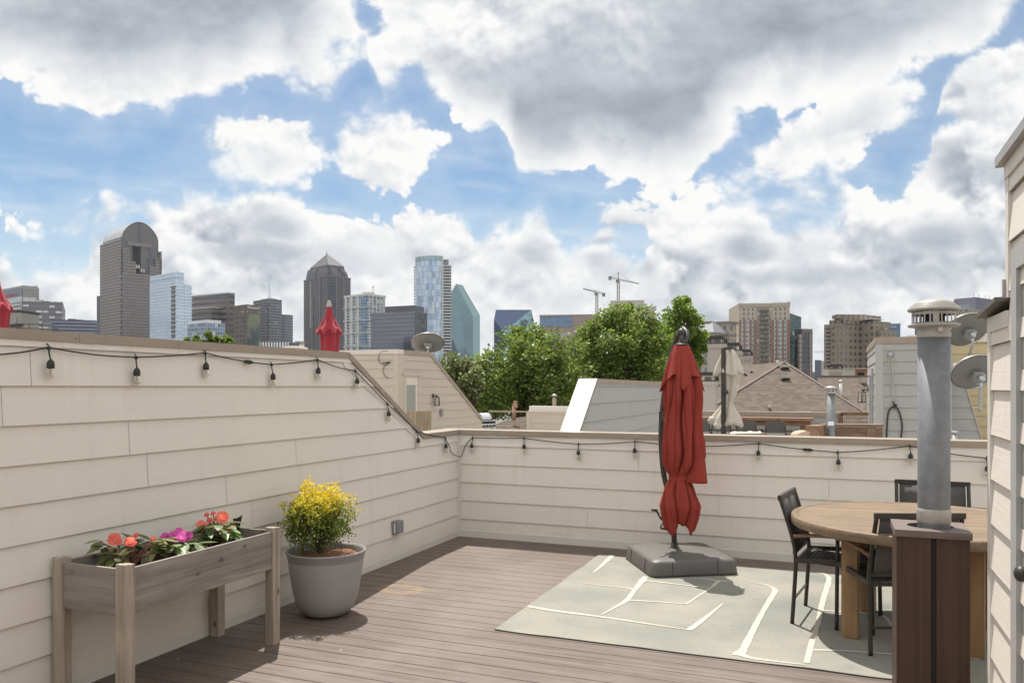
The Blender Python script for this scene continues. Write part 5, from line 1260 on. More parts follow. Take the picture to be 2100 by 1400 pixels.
w3 = thing('house_wall', 'cream and yellow siding wall beyond the satellite dishes', 'house', (cwx.x, SY + 2.2, 0))
q = M(); q.box((sxr - .5, SY + 2.21, -.1), (sxr + 7, SY + 4, PY(2000, 700, SY + 2.2).z)); q.build('core', TRIM_W, w3)
q = M(); siding(q, (sxr - .5, SY + 2.2, 0), (1, 0, 0), (0, -1, 0), [(0, PY(2000, 696, SY + 2.2).z), (7.5, PY(2000, 696, SY + 2.2).z)], zz_ + [zz_[-1] + .1955 * k for k in (1, 2, 3)]); q.build('siding', [SIDING_Y, GAPM], w3)
q = M(); cap_run(q, [(sxr - .5, SY + 2.2, PY(2000, 684, SY + 2.2).z), (sxr + 7, SY + 2.2, PY(2000, 684, SY + 2.2).z)], -.22, .05, (0, -1, 0), .16); q.build('coping', CAPL, w3)
fl_ = thing('flood_light', 'small white bulb on a bracket at the corner of the white stair house', 'light', PY(1950, 748, SY - .05))
q = M(); q.ball(P(1957, 750, 13.4), .055, 12); q.build('bulb', WHITEP, fl_); q = M(); q.tube([P(1955, 752, 13.42), P(1946, 756, 13.6)], .045, 8); q.tube([P(1948, 762, 13.55), P(1972, 785, 13.5)], .02, 6); q.build('bracket', STEEL, fl_)
gv = thing('pipe_cap', 'short grey capped pipe standing behind the low back wall', 'vent pipe', P(1957, 895, 12.2))
q = M(); q.cyl(Vector((*P(1958, 895, 12.2).to_2d(), -.03)), P(1958, 888, 12.2), 5.2 * 12.2 / F, n=16); q.build('pipe', STEEL, gv); q = M(); q.cyl(P(1958, 889, 12.2), P(1958, 883, 12.2), 6.6 * 12.2 / F, n=16); q.build('cap', STEEL, gv)
# wire railing between bar parapet and stair house
r2_ = thing('wire_railing', 'brown rail with wire mesh between the bar parapet and the white stair house', 'railing', (bx1 + .4, PYB, 0))
a, b = PY(1724, 848, PYB), PY(1782, 848, PYB)
q = M(); q.bar(a, b, .1, .07); q.build('top_rail', CEDAR, r2_)
q = M(); q.bar(Vector((a.x, a.y, 0)), a, .1, .1); q.build('post', CEDARZ, r2_)
q = M()
for k in range(15): p = a.lerp(b, k / 14); q.tube([p, Vector((p.x, p.y, .2))], .006, 4)
for k in range(7): q.tube([a - Vector((0, 0, .1 + .085 * k)), b - Vector((0, 0, .1 + .085 * k))], .006, 4)
q.build('wire_mesh', FENCEW, r2_)

# hipped shingle roofs
def hip(name, label, apex, el, er, Yf, Yr, vbase, ridge_len):
    ap = P(*apex, Yr); t = thing(name, label, 'roof', Vector((ap.x, ap.y, -3)))
    L, Rr = P(*el, Yf), P(*er, Yf); back = ridge_len; bk = Vector((-st, ct, 0)) * back
    q = M(); q.face([L, Rr, ap]); q.face([Rr, Rr + bk * 1.3, ap + bk, ap]); q.face([L + bk * 1.3, L, ap, ap + bk]); q.build('roof_slope', SHINGLE, t)
    q = M(); q.bar(L, ap, .13, .04); q.bar(ap, Rr, .13, .04); q.build('hip_ridge', plain('ridge_shingle', (.135, .11, .09), .9, var=.2), t)
    w_ = M(); dn = Vector((0, 0, -9)); w_.face([L * 1 + bk * .02, L + bk * .02 + dn, Rr + bk * .02 + dn, Rr + bk * .02]); w_.face([Rr + bk * .02, Rr + bk * .02 + dn, Rr + bk + dn, Rr + bk]); w_.build('wall', STUCCO, t)
    return t, L, Rr, ap
ht, hL, hR, hA = hip('hipped_roof', 'broad brown shingled hip roof behind the far bar counter', (1608, 742), (1345, 905), (1868, 905), 23.5, 28.5, 905, 9)
def onroof(u, v):  # point of the front slope
    n = (hR - hL).cross(hA - hL); o = Vector((0, 0, CH)); d = P(u, v, 1.0) - o; return o + d * ((hL - o).dot(n) / d.dot(n))
for lab, u, v in (('small box vent near the peak of the brown hip roof', 1608, 751), ('second box vent just below the first on the brown hip roof', 1609, 773)):
    p = onroof(u, v + 4); q = M(); q.bar(p + Vector((0, -.02, .06)) - right * .15, p + Vector((0, -.02, .06)) + right * .15, .24, .14); v_ = thing('roof_vent', lab, 'roof vent', p, 0, 'box vents on the hip roof'); q.build('hood', CAPMETAL, v_)
    q = M(); q.bar(p - right * .13 - fwd * .13, p + right * .13 - fwd * .13, .02, .08); q.build('opening', DARK, v_)
p = onroof(1578, 839); q = M(); q.cyl(p, p + Vector((0, 0, .13)), .05, n=10); tag(q.build('vent_pipe', CAPMETAL), 'tiny pale pipe low on the brown hip roof', 'vent pipe')
p = P(1595, 745, 29); q = M(); q.cyl(p - Vector((0, 0, .3)), p + Vector((0, 0, .12)), .05, n=10); tag(q.build('vent_pipe', CAPMETAL), 'pale vent pipe poking up beside the hip roof peak', 'vent pipe')
r2t = thing('shingle_roof', 'brown shingle roof plane between the hip roof and the white stair house', 'roof', P(1730, 800, 33))
q = M(); q.face([P(1655, 905, 29), P(1840, 905, 29), P(1840, 772, 35), P(1678, 772, 35)]); q.build('roof_slope', SHINGLE, r2t)
q = M(); q.bar(P(1678, 772, 35), P(1840, 772, 35), .2, .1); q.face([P(1678, 772, 35.01), P(1840, 772, 35.01), P(1840, 1000, 35.01), P(1678, 1000, 35.01)]); q.build('ridge', plain('ridge_shingle', (.135, .11, .09), .9, var=.2), r2t)
for lab, u, v0, v1, r_ in (('white pipe vent on the brown roof plane beside the stair house', 1724, 783, 794, .06),): roofpipe('vent_pipe', lab, u, v0, v1, 33, r_, WHITEP)
p = P(1772, 777, 34.2); v_ = thing('roof_vent', 'small box vent on the brown roof plane beside the stair house', 'roof vent', p); q = M(); q.bar(p - right * .16, p + right * .16, .26, .14); q.build('hood', CAPMETAL, v_)
# chimneys
def chimney(label, u0, u1, vcap0, vcap1, vbot, Y, m=STUCCO):
    uc = (u0 + u1) / 2; k = Y / F; w_ = (u1 - u0) / 2 * k * .94; c = P(uc, vcap1, Y); t = thing('chimney', label, 'chimney', Vector((c.x, c.y, P(uc, vbot, Y).z)), 0, 'stucco chimneys with black caps')
    X = Matrix.Translation(c)
    q = M(); q.box((-w_ * .88, -w_ * .88, -(vbot - vcap1) * k - 2), (w_ * .88, w_ * .88, -6 * k), X=X); q.build('shaft', m, t)
    q = M(); q.box((-w_, -w_, -7 * k), (w_, w_, 0), X=X); q.box((-w_ * .95, -w_ * .95, -10 * k), (w_ * .95, w_ * .95, -7 * k), X=X); q.build('crown', m, t)
    hh = (vcap1 - vcap0) * k; q = M(); q.box((-w_ * .97, -w_ * .97, hh * .62), (w_ * .97, w_ * .97, hh * .8), X=X)
    q.box((-w_ * .8, -w_ * .8, hh * .8), (w_ * .8, w_ * .8, hh), X=X)
    for sx in (-1, 1):
        for sy in (-1, 1): q.box((sx * w_ * .93 - .03, sy * w_ * .93 - .03, 0), (sx * w_ * .93 + .03, sy * w_ * .93 + .03, hh * .65), X=X)
    for s_ in (-1, 1): q.box((-w_, s_ * w_ * .93 - .02, 0), (w_, s_ * w_ * .93 + .02, hh * .12), X=X); q.box((s_ * w_ * .93 - .02, -w_, 0), (s_ * w_ * .93 + .02, w_, hh * .12), X=X)
    q.build('spark_guard', BLACK, t); q = M(); q.lathe(c, [(w_ * .4, 0), (w_ * .36, hh * .5)], 12); q.build('flue', CONC, t)
chimney('tallest stucco chimney with black cap behind the beige umbrella', 1452, 1490, 689, 706, 845, 31)
chimney('stucco chimney with black cap second behind the beige umbrella', 1489, 1521, 703, 720, 800, 36)
chimney('stucco chimney with black cap third in the row before the hip roof', 1518, 1543, 717, 730, 790, 42)
chimney('far white chimney with low black cage at the edge of the hip roof', 1541, 1561, 749, 758, 785, 50, WHITEP)
chimney('low stucco chimney with black cap right beside the red umbrella', 1432, 1472, 763, 782, 850, 24)
chimney('short wide stucco chimney rising behind the brown roof plane', 1699, 1729, 747, 757, 776, 40)
q = M(); q.face([P(1492, 905, 30), P(1560, 905, 30), P(1560, 782, 33), P(1480, 770, 33)]); gr_ = thing('standing_seam_roof', 'grey metal roof with dark seams between the chimneys and the hip roof', 'roof', P(1520, 790, 32)); q.build('roof_slope', plain('grey_seam_roof', (.26, .25, .25), .5, .2, .1), gr_)
for a, b in (((1510, 775), (1528, 788)), ((1512, 758), (1541, 776)), ((1540, 762), (1552, 772))): q = M(); q.bar(P(*a, 29.6), P(*b, 29.4), .05, .08); q.build('seam', BLACK, gr_)
bk = thing('brick_building', 'low red brick building with stone corner behind the brown roof plane', 'building', P(1765, 770, 60))
q = M(); X = Matrix.Translation(P(1745, 760, 60)) @ Matrix.Rotation(TH, 4, 'Z'); q.box((.3, 0, -9), (4.5, 4, .12), X=X); q.build('wall', BRICK, bk)
q = M(); q.box((-.5, -.05, -9), (.29, 4, .1), X=X); q.build('stone_corner', STUCCO, bk); q = M(); q.box((.5, -.04, -.45), (.98, -.01, -.12), X=X); q.build('window', DARK, bk); q = M(); q.box((-.5, -.1, .121), (4.6, 4, .2), X=X); q.build('coping', STUCCO, bk)

# red market umbrella and the little things behind the tall wall
def redumb(label, u, vtop, vbot, Y, half, fin=True):
    c = P(u, vbot, Y); k = Y / F; t = thing('red_umbrella', label, 'umbrella', c, 0, 'closed red umbrellas beyond the tall wall'); H = vbot - vtop
    q = M(); pr = [(0, .22), (.04, .24), (.1, .26), (.25, .42), (.4, .66), (.52, .92), (.56, 1.0), (.60, .86), (.64, .72), (.66, .74), (.8, .70), (1, .66), (1.2, .62)]; rings = []
    for i in range(len(pr) - 1):
        for j in range(3):
            t_ = j / 3; f_, r_ = [pr[i][n] + (pr[i + 1][n] - pr[i][n]) * t_ for n in (0, 1)]
            am = .11 * min(1, f_ * 2.2)
            rings.append([P(u + (2 if f_ > .6 else 0), vtop + H * f_, Y) + (right * math.cos(a) + fwd * math.sin(a)) * (half * k * r_ * (1 + am * math.cos(8 * a + .9 + f_))) - Vector((0, 0, .03 * math.cos(8 * a + 1.2) * (1 if .5 < f_ < .6 else 0))) for a in [2 * math.pi * m_ / 72 for m_ in range(72)]])
    q.loft(rings, 0, True, True, False); q.build('canopy', RED2, t)
    q = M(); a = P(u, vtop, Y); q.lathe(a, [(6 * k, -1 * k), (5.5 * k, 3 * k), (4 * k, 9 * k), (3.6 * k, 11 * k), (3.8 * k, 12 * k), (.5 * k, 13 * k)], 14); q.build('finial', CAPMETAL, t)
    q = M(); q.cyl(Vector((c.x, c.y, -.03)), a, 2.2 * k, n=10); q.build('pole', DGREY, t)
redumb('closed red umbrella with pale finial rising above the tall wall', 675, 629, 720, 11.0, 26)
redumb('closed red umbrella partly cut by the photo edge above the tall wall', -7, 575, 676, 9.5, 28)
bh = thing('roof_hut', 'low grey block hut behind the cut off red umbrella', 'building', P(25, 680, 40))
q = M(); X = Matrix.Translation(P(28, 640, 40)) @ Matrix.Rotation(TH, 4, 'Z'); q.box((-.9, 0, -9), (.38, 1.5, 0), X=X); q.build('wall', CONC, bh); q = M(); q.box((-.95, -.05, .003), (.42, 1.5, .10), X=X); q.build('coping', DGREY, bh); q = M(); q.box((-.9, -.15, -.72), (.5, -.003, -.62), X=X); q.build('ledge', DGREY, bh)
rr_ = thing('roof_railing', 'thin dark pipe railing behind the tall wall near the grey hut', 'railing', P(60, 690, 38))
q = M()
for v in (664, 673): q.tube([P(30, v, 38), P(120, v + 1, 38)], .018, 5)
for u in (35, 60, 86, 110): q.tube([P(u, 700, 38), P(u, 650 if u < 60 else 664, 38)], .018, 5)
q.build('rail_frame', DGREY, rr_)
cn = thing('curved_roof', 'curved pale canopy roof just above the tall wall near the striped building', 'roof', P(600, 715, 30))
g = [[P(570 + 62 * i / 16, 716 - 7 * math.sin(math.pi * min(1, i / 16 * .75 + .12)), 30 + d) for i in range(17)] for d in (0, .1, 2)]
q = M(); q.loft(g, 0, True, False, False, closed=False); o = q.build('roof_sheet', CAPL, cn); md = o.modifiers.new('thickness', 'SOLIDIFY'); md.thickness = .12
# ---------------------------------------------------------------- trees
def tree(name, label, u, vtop, vmid, vbot, half, Y, leafm, n, seed, lsize=.14, group=None, blobs=46, extra=None, en=0.0, tops=()):
    rg_ = random.Random(seed); Y *= 1.25; lsize *= 1.22; k = Y / F
    base = P(u, HV, Y); base.z = -11.0
    t = thing(name, label, 'tree', base, 0, group)
    zt, zb = P(u, vtop, Y).z, P(u, vbot, Y).z; zc = (zt + zb) / 2; hz = (zt - zb) / 2; hw_ = half * k
    cen = []
    for (du, v_, r_) in tops: p = P(u + du, v_, Y + rg_.uniform(-1, .5)); cen.append((p, r_ * k))
    while len(cen) < blobs:
        d = Vector((rg_.gauss(0, 1), rg_.gauss(0, 1), rg_.gauss(0, 1))).normalized(); r_ = rg_.uniform(.35, .86)
        p = Vector((base.x, base.y, zc)) + Vector((d.x * hw_ * r_, d.y * hw_ * r_, d.z * hz * r_))
        cen.append((p, rg_.uniform(.17, .30) * min(hw_, hz * 1.1)))
    q = M(); br = M()
    tr_top = Vector((base.x, base.y, zc - hz * .3))
    br.tube(smooth_pts([base, base.lerp(tr_top, .5) + Vector((rg_.uniform(-.2, .2), 0, 0)), tr_top], 4), .3, 8, rs=[.34 - .2 * i / 8 for i in range(9)])
    for c, r_ in cen:
        m_ = tr_top.lerp(c, .5) + Vector((rg_.uniform(-.4, .4), rg_.uniform(-.4, .4), -.2)); st0 = base.lerp(tr_top, rg_.uniform(.75, 1.0))
        br.tube(smooth_pts([st0, m_, c], 3), .05, 5, rs=[.09, .08, .07, .055, .045, .03, .018])
    per = n // len(cen)
    for c, r_ in cen:
        for i in range(per):
            d = Vector((rg_.gauss(0, 1), rg_.gauss(0, 1), rg_.gauss(0, 1))).normalized(); rr = r_ * (rg_.random() ** .5) * (1 + .45 * mnoise.noise(d * 2.2 + c))
            p = c + d * rr
            dd = (Vector((rg_.gauss(0, 1), rg_.gauss(0, 1), rg_.gauss(0, .6))) + d * .8).normalized(); L = lsize * rg_.uniform(.6, 1.35)
            s_ = dd.orthogonal().normalized() * (L * .34); s_.rotate(Matrix.Rotation(rg_.uniform(0, 6.28), 3, dd))
            q.face([p, p + dd * L * .5 + s_, p + dd * L, p + dd * L * .5 - s_], 1 if rg_.random() < en else 0)
    br.build('trunk', BARK, t); q.build('crown', [leafm, extra or leafm], t)
    return t
tree('broadleaf_tree', 'low blossoming tree with cream flower clusters behind the cream stair house', 938, 722, 780, 860, 52, 27, TREE3, 9000, 1, .12, 'trees behind the terraces', 40, BLOSSOM, .09, tops=((-12, 738, 16), (20, 748, 17), (-28, 760, 14), (38, 765, 15)))
tree('broadleaf_tree', 'wide dense green tree in front of the blue glass prism building', 1085, 672, 760, 880, 125, 31, TREE1, 26000, 2, .135, 'trees behind the terraces', 74, tops=((-40, 697, 26), (15, 690, 28), (50, 702, 28), (-75, 735, 26), (-100, 775, 24), (95, 715, 26), (-20, 684, 14), (-128, 800, 22)))
tree('broadleaf_tree', 'tallest rounded green tree in front of the two tower cranes', 1285, 622, 740, 880, 118, 35, TREE1, 30000, 3, .14, 'trees behind the terraces', 78, TREE2, .22, tops=((-10, 643, 24), (-45, 655, 24), (35, 648, 26), (60, 668, 24), (-80, 690, 24), (82, 700, 24), (-68, 672, 18), (5, 634, 12)))
tree('broadleaf_tree', 'narrow bright green tree rising behind the closed brick red umbrella', 1395, 606, 700, 840, 54, 39, TREE2, 15000, 4, .145, 'trees behind the terraces', 50, TREE1, .25, tops=((-4, 622, 12), (14, 640, 15), (-22, 648, 15), (34, 660, 15), (-30, 672, 16), (40, 690, 16), (10, 616, 9), (46, 712, 12)))
tree('broadleaf_tree', 'dark green tree filling the gap under the narrow bright tree', 1452, 742, 790, 880, 30, 33, TREE1, 5000, 5, .13, 'trees behind the terraces', 22)
tree('broadleaf_tree', 'shadowy green tree in the gap between the wide tree and the tallest rounded tree', 1185, 702, 790, 880, 88, 41, TREE1, 15000, 41, .145, 'trees behind the terraces', 46, tops=((-30, 722, 24), (25, 716, 24), (60, 745, 24), (-60, 750, 22)))
tree('broadleaf_tree', 'yellow green tree filling the gap beside the narrow bright tree', 1362, 668, 760, 880, 56, 43, TREE2, 11000, 42, .145, 'trees behind the terraces', 36, TREE1, .6, tops=((-14, 690, 18), (18, 686, 18), (30, 715, 20)))
tree('broadleaf_tree', 'green tree between the blossoming tree and the wide dense tree', 1000, 738, 800, 880, 58, 36, TREE1, 10000, 43, .135, 'trees behind the terraces', 36, tops=((-10, 756, 18), (24, 752, 18), (-36, 775, 18)))
for i, (u, vt, lab) in enumerate(((393, 683, 'small tree top peeking over the tall wall beside the pale blue glass tower'), (432, 676, 'small tree top peeking over the tall wall below the brown banded office'), (462, 682, 'small tree top peeking over the tall wall below the brown glass office'))):
    tree('broadleaf_tree', lab, u, vt, 700, 740, 21, 46, TREE1, 3600, 20 + i, .13, 'tree tops over the tall wall', 18, TREE1, .5)
tree('broadleaf_tree', 'small bright tree behind the short wide chimney', 1702, 762, 775, 800, 16, 58, TREE2, 1800, 31, .2, 'trees behind the terraces', 14)
# ---------------------------------------------------------------- the skyline
def facade(name, wall, glass, bay, flr, fw, fh, metal=0.35, rough=0.12, var=0.5, lit=0.0, odd_col=(.6, .6, .58), mull=None, big=0.1, wv=0.06, tilt=0.0):
    def fn(nt, setp, bump):
        x, y, _ = sep(nt, uv(nt)); cx_ = x * (1 / bay); cy_ = y * (1 / flr)
        fx, fy = fr(cx_) - 0.5, fr(cy_) - 0.5
        ab = lambda s: mth(nt, 'ABSOLUTE', s)
        win = lt(ab(fx), fw / 2) * lt(ab(fy), fh / 2)
        cell = comb(nt, fl(cx_), fl(cy_), 1.0); r = white(nt, cell)
        bn = noise(nt, comb(nt, x * .02, y * .03, 0), 1.6, 3, .6)
        g = mix(nt, r, [c * (1 - var) for c in glass], [min(1, c * (1 + var)) for c in glass])
        g = mix(nt, bn * big * 2, g, [min(1, c * 1.5 + .03) for c in glass])
        if lit: g = mix(nt, gt(white(nt, comb(nt, fl(cx_), fl(cy_), 7.0)), 1 - lit), g, odd_col)  # a random share of panes gets a second base colour
        wn = noise(nt, comb(nt, x * .08, y * .05, 0), 1.0, 4, .6)
        wl = mix(nt, wn, [c * (1 - wv) for c in wall], [c * (1 + wv) for c in wall])
        setp(Base_Color=mix(nt, win, wl, g), Roughness=lin(nt, win, 0, 1, .75, rough), Metallic=win * metal)
        bnn = nt.nodes.new('ShaderNodeBump'); 
        if tilt: bump(win * 1.0 + noise(nt, comb(nt, x * .05, y * .05, 2), 1.0, 3, .5) * tilt, 0.4, 0.5)
    return mat(name, fn)
GND = -11.0
class Bld:
    def __init__(s, name, label, u0, uc, u1, vtop, Y, phi=35, cat='building'):
        p = R(phi); s.Y = Y; r0, r1 = (u0 - CU) / F, (u1 - CU) / F; xc = (uc - CU) / F * Y
        s.L1 = (xc - r0 * Y) / (math.cos(p) + r0 * math.sin(p)); s.L2 = (r1 * Y - xc) / max(1e-6, (math.sin(p) - r1 * math.cos(p)))
        if s.L2 <= 0 or s.L2 > 120: s.L2 = 40
        s.C = Vector((*c2r(xc, Y), GND)); s.eL = Vector((*c2r(-math.cos(p), math.sin(p)), 0)); s.eR = Vector((*c2r(math.sin(p), math.cos(p)), 0))
        s.top = P(uc, vtop, Y).z; s.t = thing(name, label, cat, s.C + (s.eL * s.L1 + s.eR * s.L2) * .5)
    def pt(s, a, b, z): return s.C + s.eL * a + s.eR * b + Vector((0, 0, z - GND))
    def blk(s, q, a0, a1, b0, b1, z0, z1, m=0):
        q.hexa([s.pt(a0, b0, z0), s.pt(a0, b1, z0), s.pt(a1, b1, z0), s.pt(a1, b0, z0)], [s.pt(a0, b0, z1), s.pt(a0, b1, z1), s.pt(a1, b1, z1), s.pt(a1, b0, z1)], m)
    def la(s, u):    # distance along the left face at pixel column u
        r = (u - CU) / F; d = Vector((*c2r(r, 1), 0)); n = s.eR; k = (Vector((s.C.x, s.C.y, 0)).dot(n)) / d.dot(n); return (d * k - Vector((s.C.x, s.C.y, 0))).dot(s.eL)
    def rb(s, u):
        r = (u - CU) / F; d = Vector((*c2r(r, 1), 0)); n = s.eL; k = (Vector((s.C.x, s.C.y, 0)).dot(n)) / d.dot(n); return (d * k - Vector((s.C.x, s.C.y, 0))).dot(s.eR)
    def z(s, v, Y=None): return CH - (v - HV) / F * (Y or s.Y)
    def main(s, mats, name='facade'):
        q = M(); s.blk(q, 0, s.L1, 0, s.L2, GND, s.top); return q.build(name, mats, s.t)
    def part(s, name, m, a0, a1, b0, b1, z0, z1):
        q = M(); s.blk(q, a0, a1, b0, b1, z0, z1); return q.build(name, m, s.t)
def lettering(name, txt, m, parent, p, xdir, nrm, h, w=None):
    cu = bpy.data.curves.new(name, 'FONT'); cu.body = txt; cu.size = h * 1.35; cu.extrude = h * .04; cu.align_x = 'CENTER'; cu.align_y = 'CENTER'; cu.resolution_u = 2
    tmp = bpy.data.objects.new('tmp', cu); COL.objects.link(tmp); bpy.context.view_layer.update()
    me = bpy.data.meshes.new_from_object(tmp.evaluated_get(bpy.context.evaluated_depsgraph_get())); COL.objects.unlink(tmp); bpy.data.objects.remove(tmp)
    me.name = name; me.materials.clear(); me.materials.append(m)
    xd = Vector(xdir).normalized(); n = Vector(nrm).normalized(); up = Vector((0, 0, 1))
    sx = 1.0
    if w:
        xs = [v.co.x for v in me.vertices]; sx = w / (max(xs) - min(xs))
    for v in me.vertices: v.co = Vector(p) + xd * (v.co.x * sx) + up * v.co.y + n * (v.co.z + .3) - ORG[parent.name]
    o = bpy.data.objects.new(name, me); COL.objects.link(o); o.parent = parent; ORG[o.name] = ORG[parent.name]; return o
TXTW = plain('white_letters', (.75, .76, .77), .5); TXTR = plain('red_letters', (.50, .06, .05), .5)
GREYC = plain('grey_concrete_far', (.33, .32, .31), .85, var=.06, scale=.05)
ROOFW = plain('pale_roof_far', (.62, .63, .64), .6, var=.05, scale=.05)
DARKG = plain('dark_glass_far', (.055, .068, .092), .12, .3, .2, .05, .6)
BRNZ = plain('bronze_wall_far', (.13, .105, .092), .6, var=.08, scale=.05)

# 1 office with red sign letters
b = Bld('office_building', 'grey office slab with red sign letters beside the cut off red umbrella', -28, 47, 80, 587, 1050, 38)
b.main(facade('grey_band_office', (.17, .165, .17), (.50, .51, .53), 9, 5.2, .84, .42, .05, .4, .15))
b.part('side_wall', plain('plain_grey_side', (.285, .27, .265), .8, var=.04, scale=.03), -.4, .0, 0, b.L2, GND, b.z(590)); 
q = M(); b.blk(q, -.9, b.L1 + .5, -.6, b.rb(72), b.z(592.5), b.z(585.2)); q.build('roof_parapet', GREYC, b.t)
q = M(); b.blk(q, .8, b.la(1), -.7, 0, b.z(606.5), b.z(588.5)); q.build('sign_band', plain('slate_sign_band', (.10, .115, .16), .4), b.t)
q = M(); b.blk(q, 1.2, b.la(9), -.6, 0, b.z(618.5), b.z(607)); q.build('glass_band', plain('pale_green_band', (.36, .40, .42), .2, .2, .15, .1), b.t)
lettering('sign_lettering', 'ommon', TXTR, b.t, b.pt(b.la(24), -.9, b.z(600.5)), -b.eL, -b.eR, 4.4, abs(b.la(13) - b.la(36.5)))
q = M(); b.blk(q, 2, b.L1 - 2, b.rb(74), b.L2 - 1, b.top, b.z(583)); q.build('roof_frame', STEEL, b.t)
# 2 lower gridded building with the poster wall
b = Bld('office_building', 'grey banded mid rise with pale penthouse and a tall poster on its end wall', 44, 58.5, 134, 634, 820, 62)
b.main(facade('grey_stripe_office', (.145, .145, .155), (.52, .53, .55), 5.2, 5.0, .86, .36, .0, .5, .2, lit=.45, odd_col=(.16, .16, .18)))
b.part('end_wall', ROOFW, 0, b.L1, -.5, 0, GND, b.z(636))
b.part('poster', plain('poster_print', (.20, .23, .36), .6, var=.7, scale=.12), .8, b.L1 - .6, -.9, -.51, b.z(662), b.z(640))
b.part('penthouse', plain('pale_penthouse', (.47, .47, .46), .8), 2, b.L1 + 6, 1, b.rb(83), b.top, b.z(627.5)); b.part('penthouse', GREYC, 1, b.L1, b.rb(84), b.rb(98), b.top, b.z(632)); b.part('penthouse', GREYC, 1, b.L1, b.rb(99), b.rb(112), b.top, b.z(635.5))
# 3 navy glass low rise
b = Bld('office_building', 'low navy glass office with pale floor bands and letters on its roof edge', 105, 112, 201, 657, 700, 74)
b.main(facade('navy_band_office', (.20, .215, .27), (.045, .05, .085), 60, 3.0, 1.0, .58, .1, .2, .1))
b.part('penthouse', plain('navy_penthouse', (.06, .068, .10), .5), 1, 12, b.rb(138), b.rb(153), b.top, b.z(652.5)); b.part('penthouse', plain('navy_penthouse', (.06, .068, .10), .5), 1, 12, b.rb(153.4), b.rb(170), b.top, b.z(654))
lettering('roof_lettering', 'THOMPSON COE', plain('grey_letters', (.36, .35, .36), .5), b.t, b.pt(-.5, (b.rb(115) + b.rb(153)) / 2, b.z(661.2)), b.eR, -b.eL, 1.6, b.rb(153) - b.rb(115))
# 4 slim slab
b = Bld('office_tower', 'slim dark slab squeezed against the arched tower', 198.5, 199.2, 208, 607, 1300, 70)
b.main(facade('slim_dark_office', (.10, .10, .125), (.05, .055, .08), 6, 4, .7, .6, .1, .2, .2))
# 5 arched tower
FAR_ = facade('granite_grid_tower', (.150, .132, .130), (.27, .25, .25), 3.1, 4.05, .55, .30, .15, .3, .3)
FAR2 = facade('granite_rib_tower', (.152, .135, .135), (.085, .08, .09), 1.7, 300, .45, 1.0, .1, .3, .05)
b = Bld('office_tower', 'brown granite tower with barrel vault top and keyhole opening', 205, 247, 332, 489, 1060, 43)
A = lambda x: 200 + x / 8.75
V = lambda y: 440 + y / 8.75
Zt = lambda y: b.z(V(y))
rbx = lambda x: b.rb(A(x))
q = M(); b.blk(q, 0, b.L1, 0, rbx(430), GND, Zt(430)); b.blk(q, 0, b.L1, rbx(430), b.L2, GND, Zt(1030))
q.build('facade', FAR_, b.t)
for x0, x1, y_ in ((455, 580, 597), (580.5, 690, 815), (935, 1040, 870), (1040.5, 1155, 715), (1115, 1155, 575)):
    q = M(); b.blk(q, .05, 9 if x0 < 1100 else 8.9, rbx(x0), rbx(x1), Zt(1030) + .02, Zt(y_)); q.build('stepped_wing', FAR_, b.t)
q = M(); b.blk(q, b.L1 - 9, b.L1, rbx(430) + .02, b.L2 - .02, Zt(1030), Zt(600)); q.build('stepped_wing', FAR_, b.t)
q = M()
for k in range(22):
    z_ = Zt(640) - k * 7.2
    for x0, x1 in ((388, 412), (430, 452)):
        if x1 < 416: b.blk(q, -.25, .05, rbx(x0) if x0 > 420 else b.rb(247.2), rbx(x1) if x0 > 420 else b.rb(248.4), z_ - 4, z_)
        else: b.blk(q, -.25, .05, b.rb(249.3), b.rb(250.9), z_ - 4, z_)
q.build('corner_window_grille', DARKG, b.t)
B0, B1 = 2.5, rbx(1112); a0, a1 = 3.5, b.L1 - 3.5
def arc(n=22, z0=None):
    o = []; zs_ = Zt(400); ap = Zt(86)
    for k in range(n + 1):
        t_ = k / n; o.append((B0 + (B1 - B0) * t_, zs_ + (ap - zs_) * math.sin(math.pi * t_) ** .62))
    return o
poly = [b.pt(a0, x, z_) for x, z_ in arc()] + [b.pt(a0, B1, Zt(480)), b.pt(a0, B0, Zt(480))]
q = M(); q.prism(poly, b.eL * (a1 - a0)); q.build('vault_end', FAR2, b.t)
q = M(); g0 = [b.pt(a0 - .6, x, z_ + .8) for x, z_ in arc()]; g1 = [b.pt(a1 + .6, x, z_ + .8) for x, z_ in arc()]
q.loft([g0, g1], 0, True, False, False, closed=False)
def f_vault(nt, setp, bump):
    u_ = E(nt, nt.nodes.new('ShaderNodeTexCoord').outputs['Object']); x, y, z = sep(nt, u_)
    s_ = x * float(b.eL.x) + y * float(b.eL.y); w_ = lt(fr(s_ * (1 / 6.5)), .45); setp(Base_Color=mix(nt, w_, (.20, .20, .22), (.62, .62, .64)), Roughness=.25, Metallic=.3)
q.build('vault_roof', mat('ribbed_vault_glass', f_vault), b.t)
for x0, x1 in ((415, 640), (800, 1112)):
    q = M(); b.blk(q, a0, a1, (2.52 if x0 < 420 else rbx(x0)), rbx(x1), Zt(1030) + .03, Zt(480) - .02); q.build('keyhole_pier', FAR2, b.t)
q = M(); b.blk(q, a0 + 16, a0 + 18, rbx(640) + .02, rbx(800) - .02, Zt(1030), Zt(480) - .02); q.build('keyhole_glass', plain('keyhole_blue_glass', (.075, .085, .11), .3, .2, .08, .05), b.t)
q = M(); b.blk(q, a0 - 1.2, a0 - .02, rbx(550), rbx(980), Zt(525), Zt(455)); q.build('lintel', plain('granite_lintel', (.19, .172, .17), .6, var=.05, scale=.05), b.t)
q = M(); b.blk(q, a0 - .5, a0 - .03, rbx(755), rbx(802), Zt(455), Zt(112)); q.build('vault_slot', DARKG, b.t)
q = M()
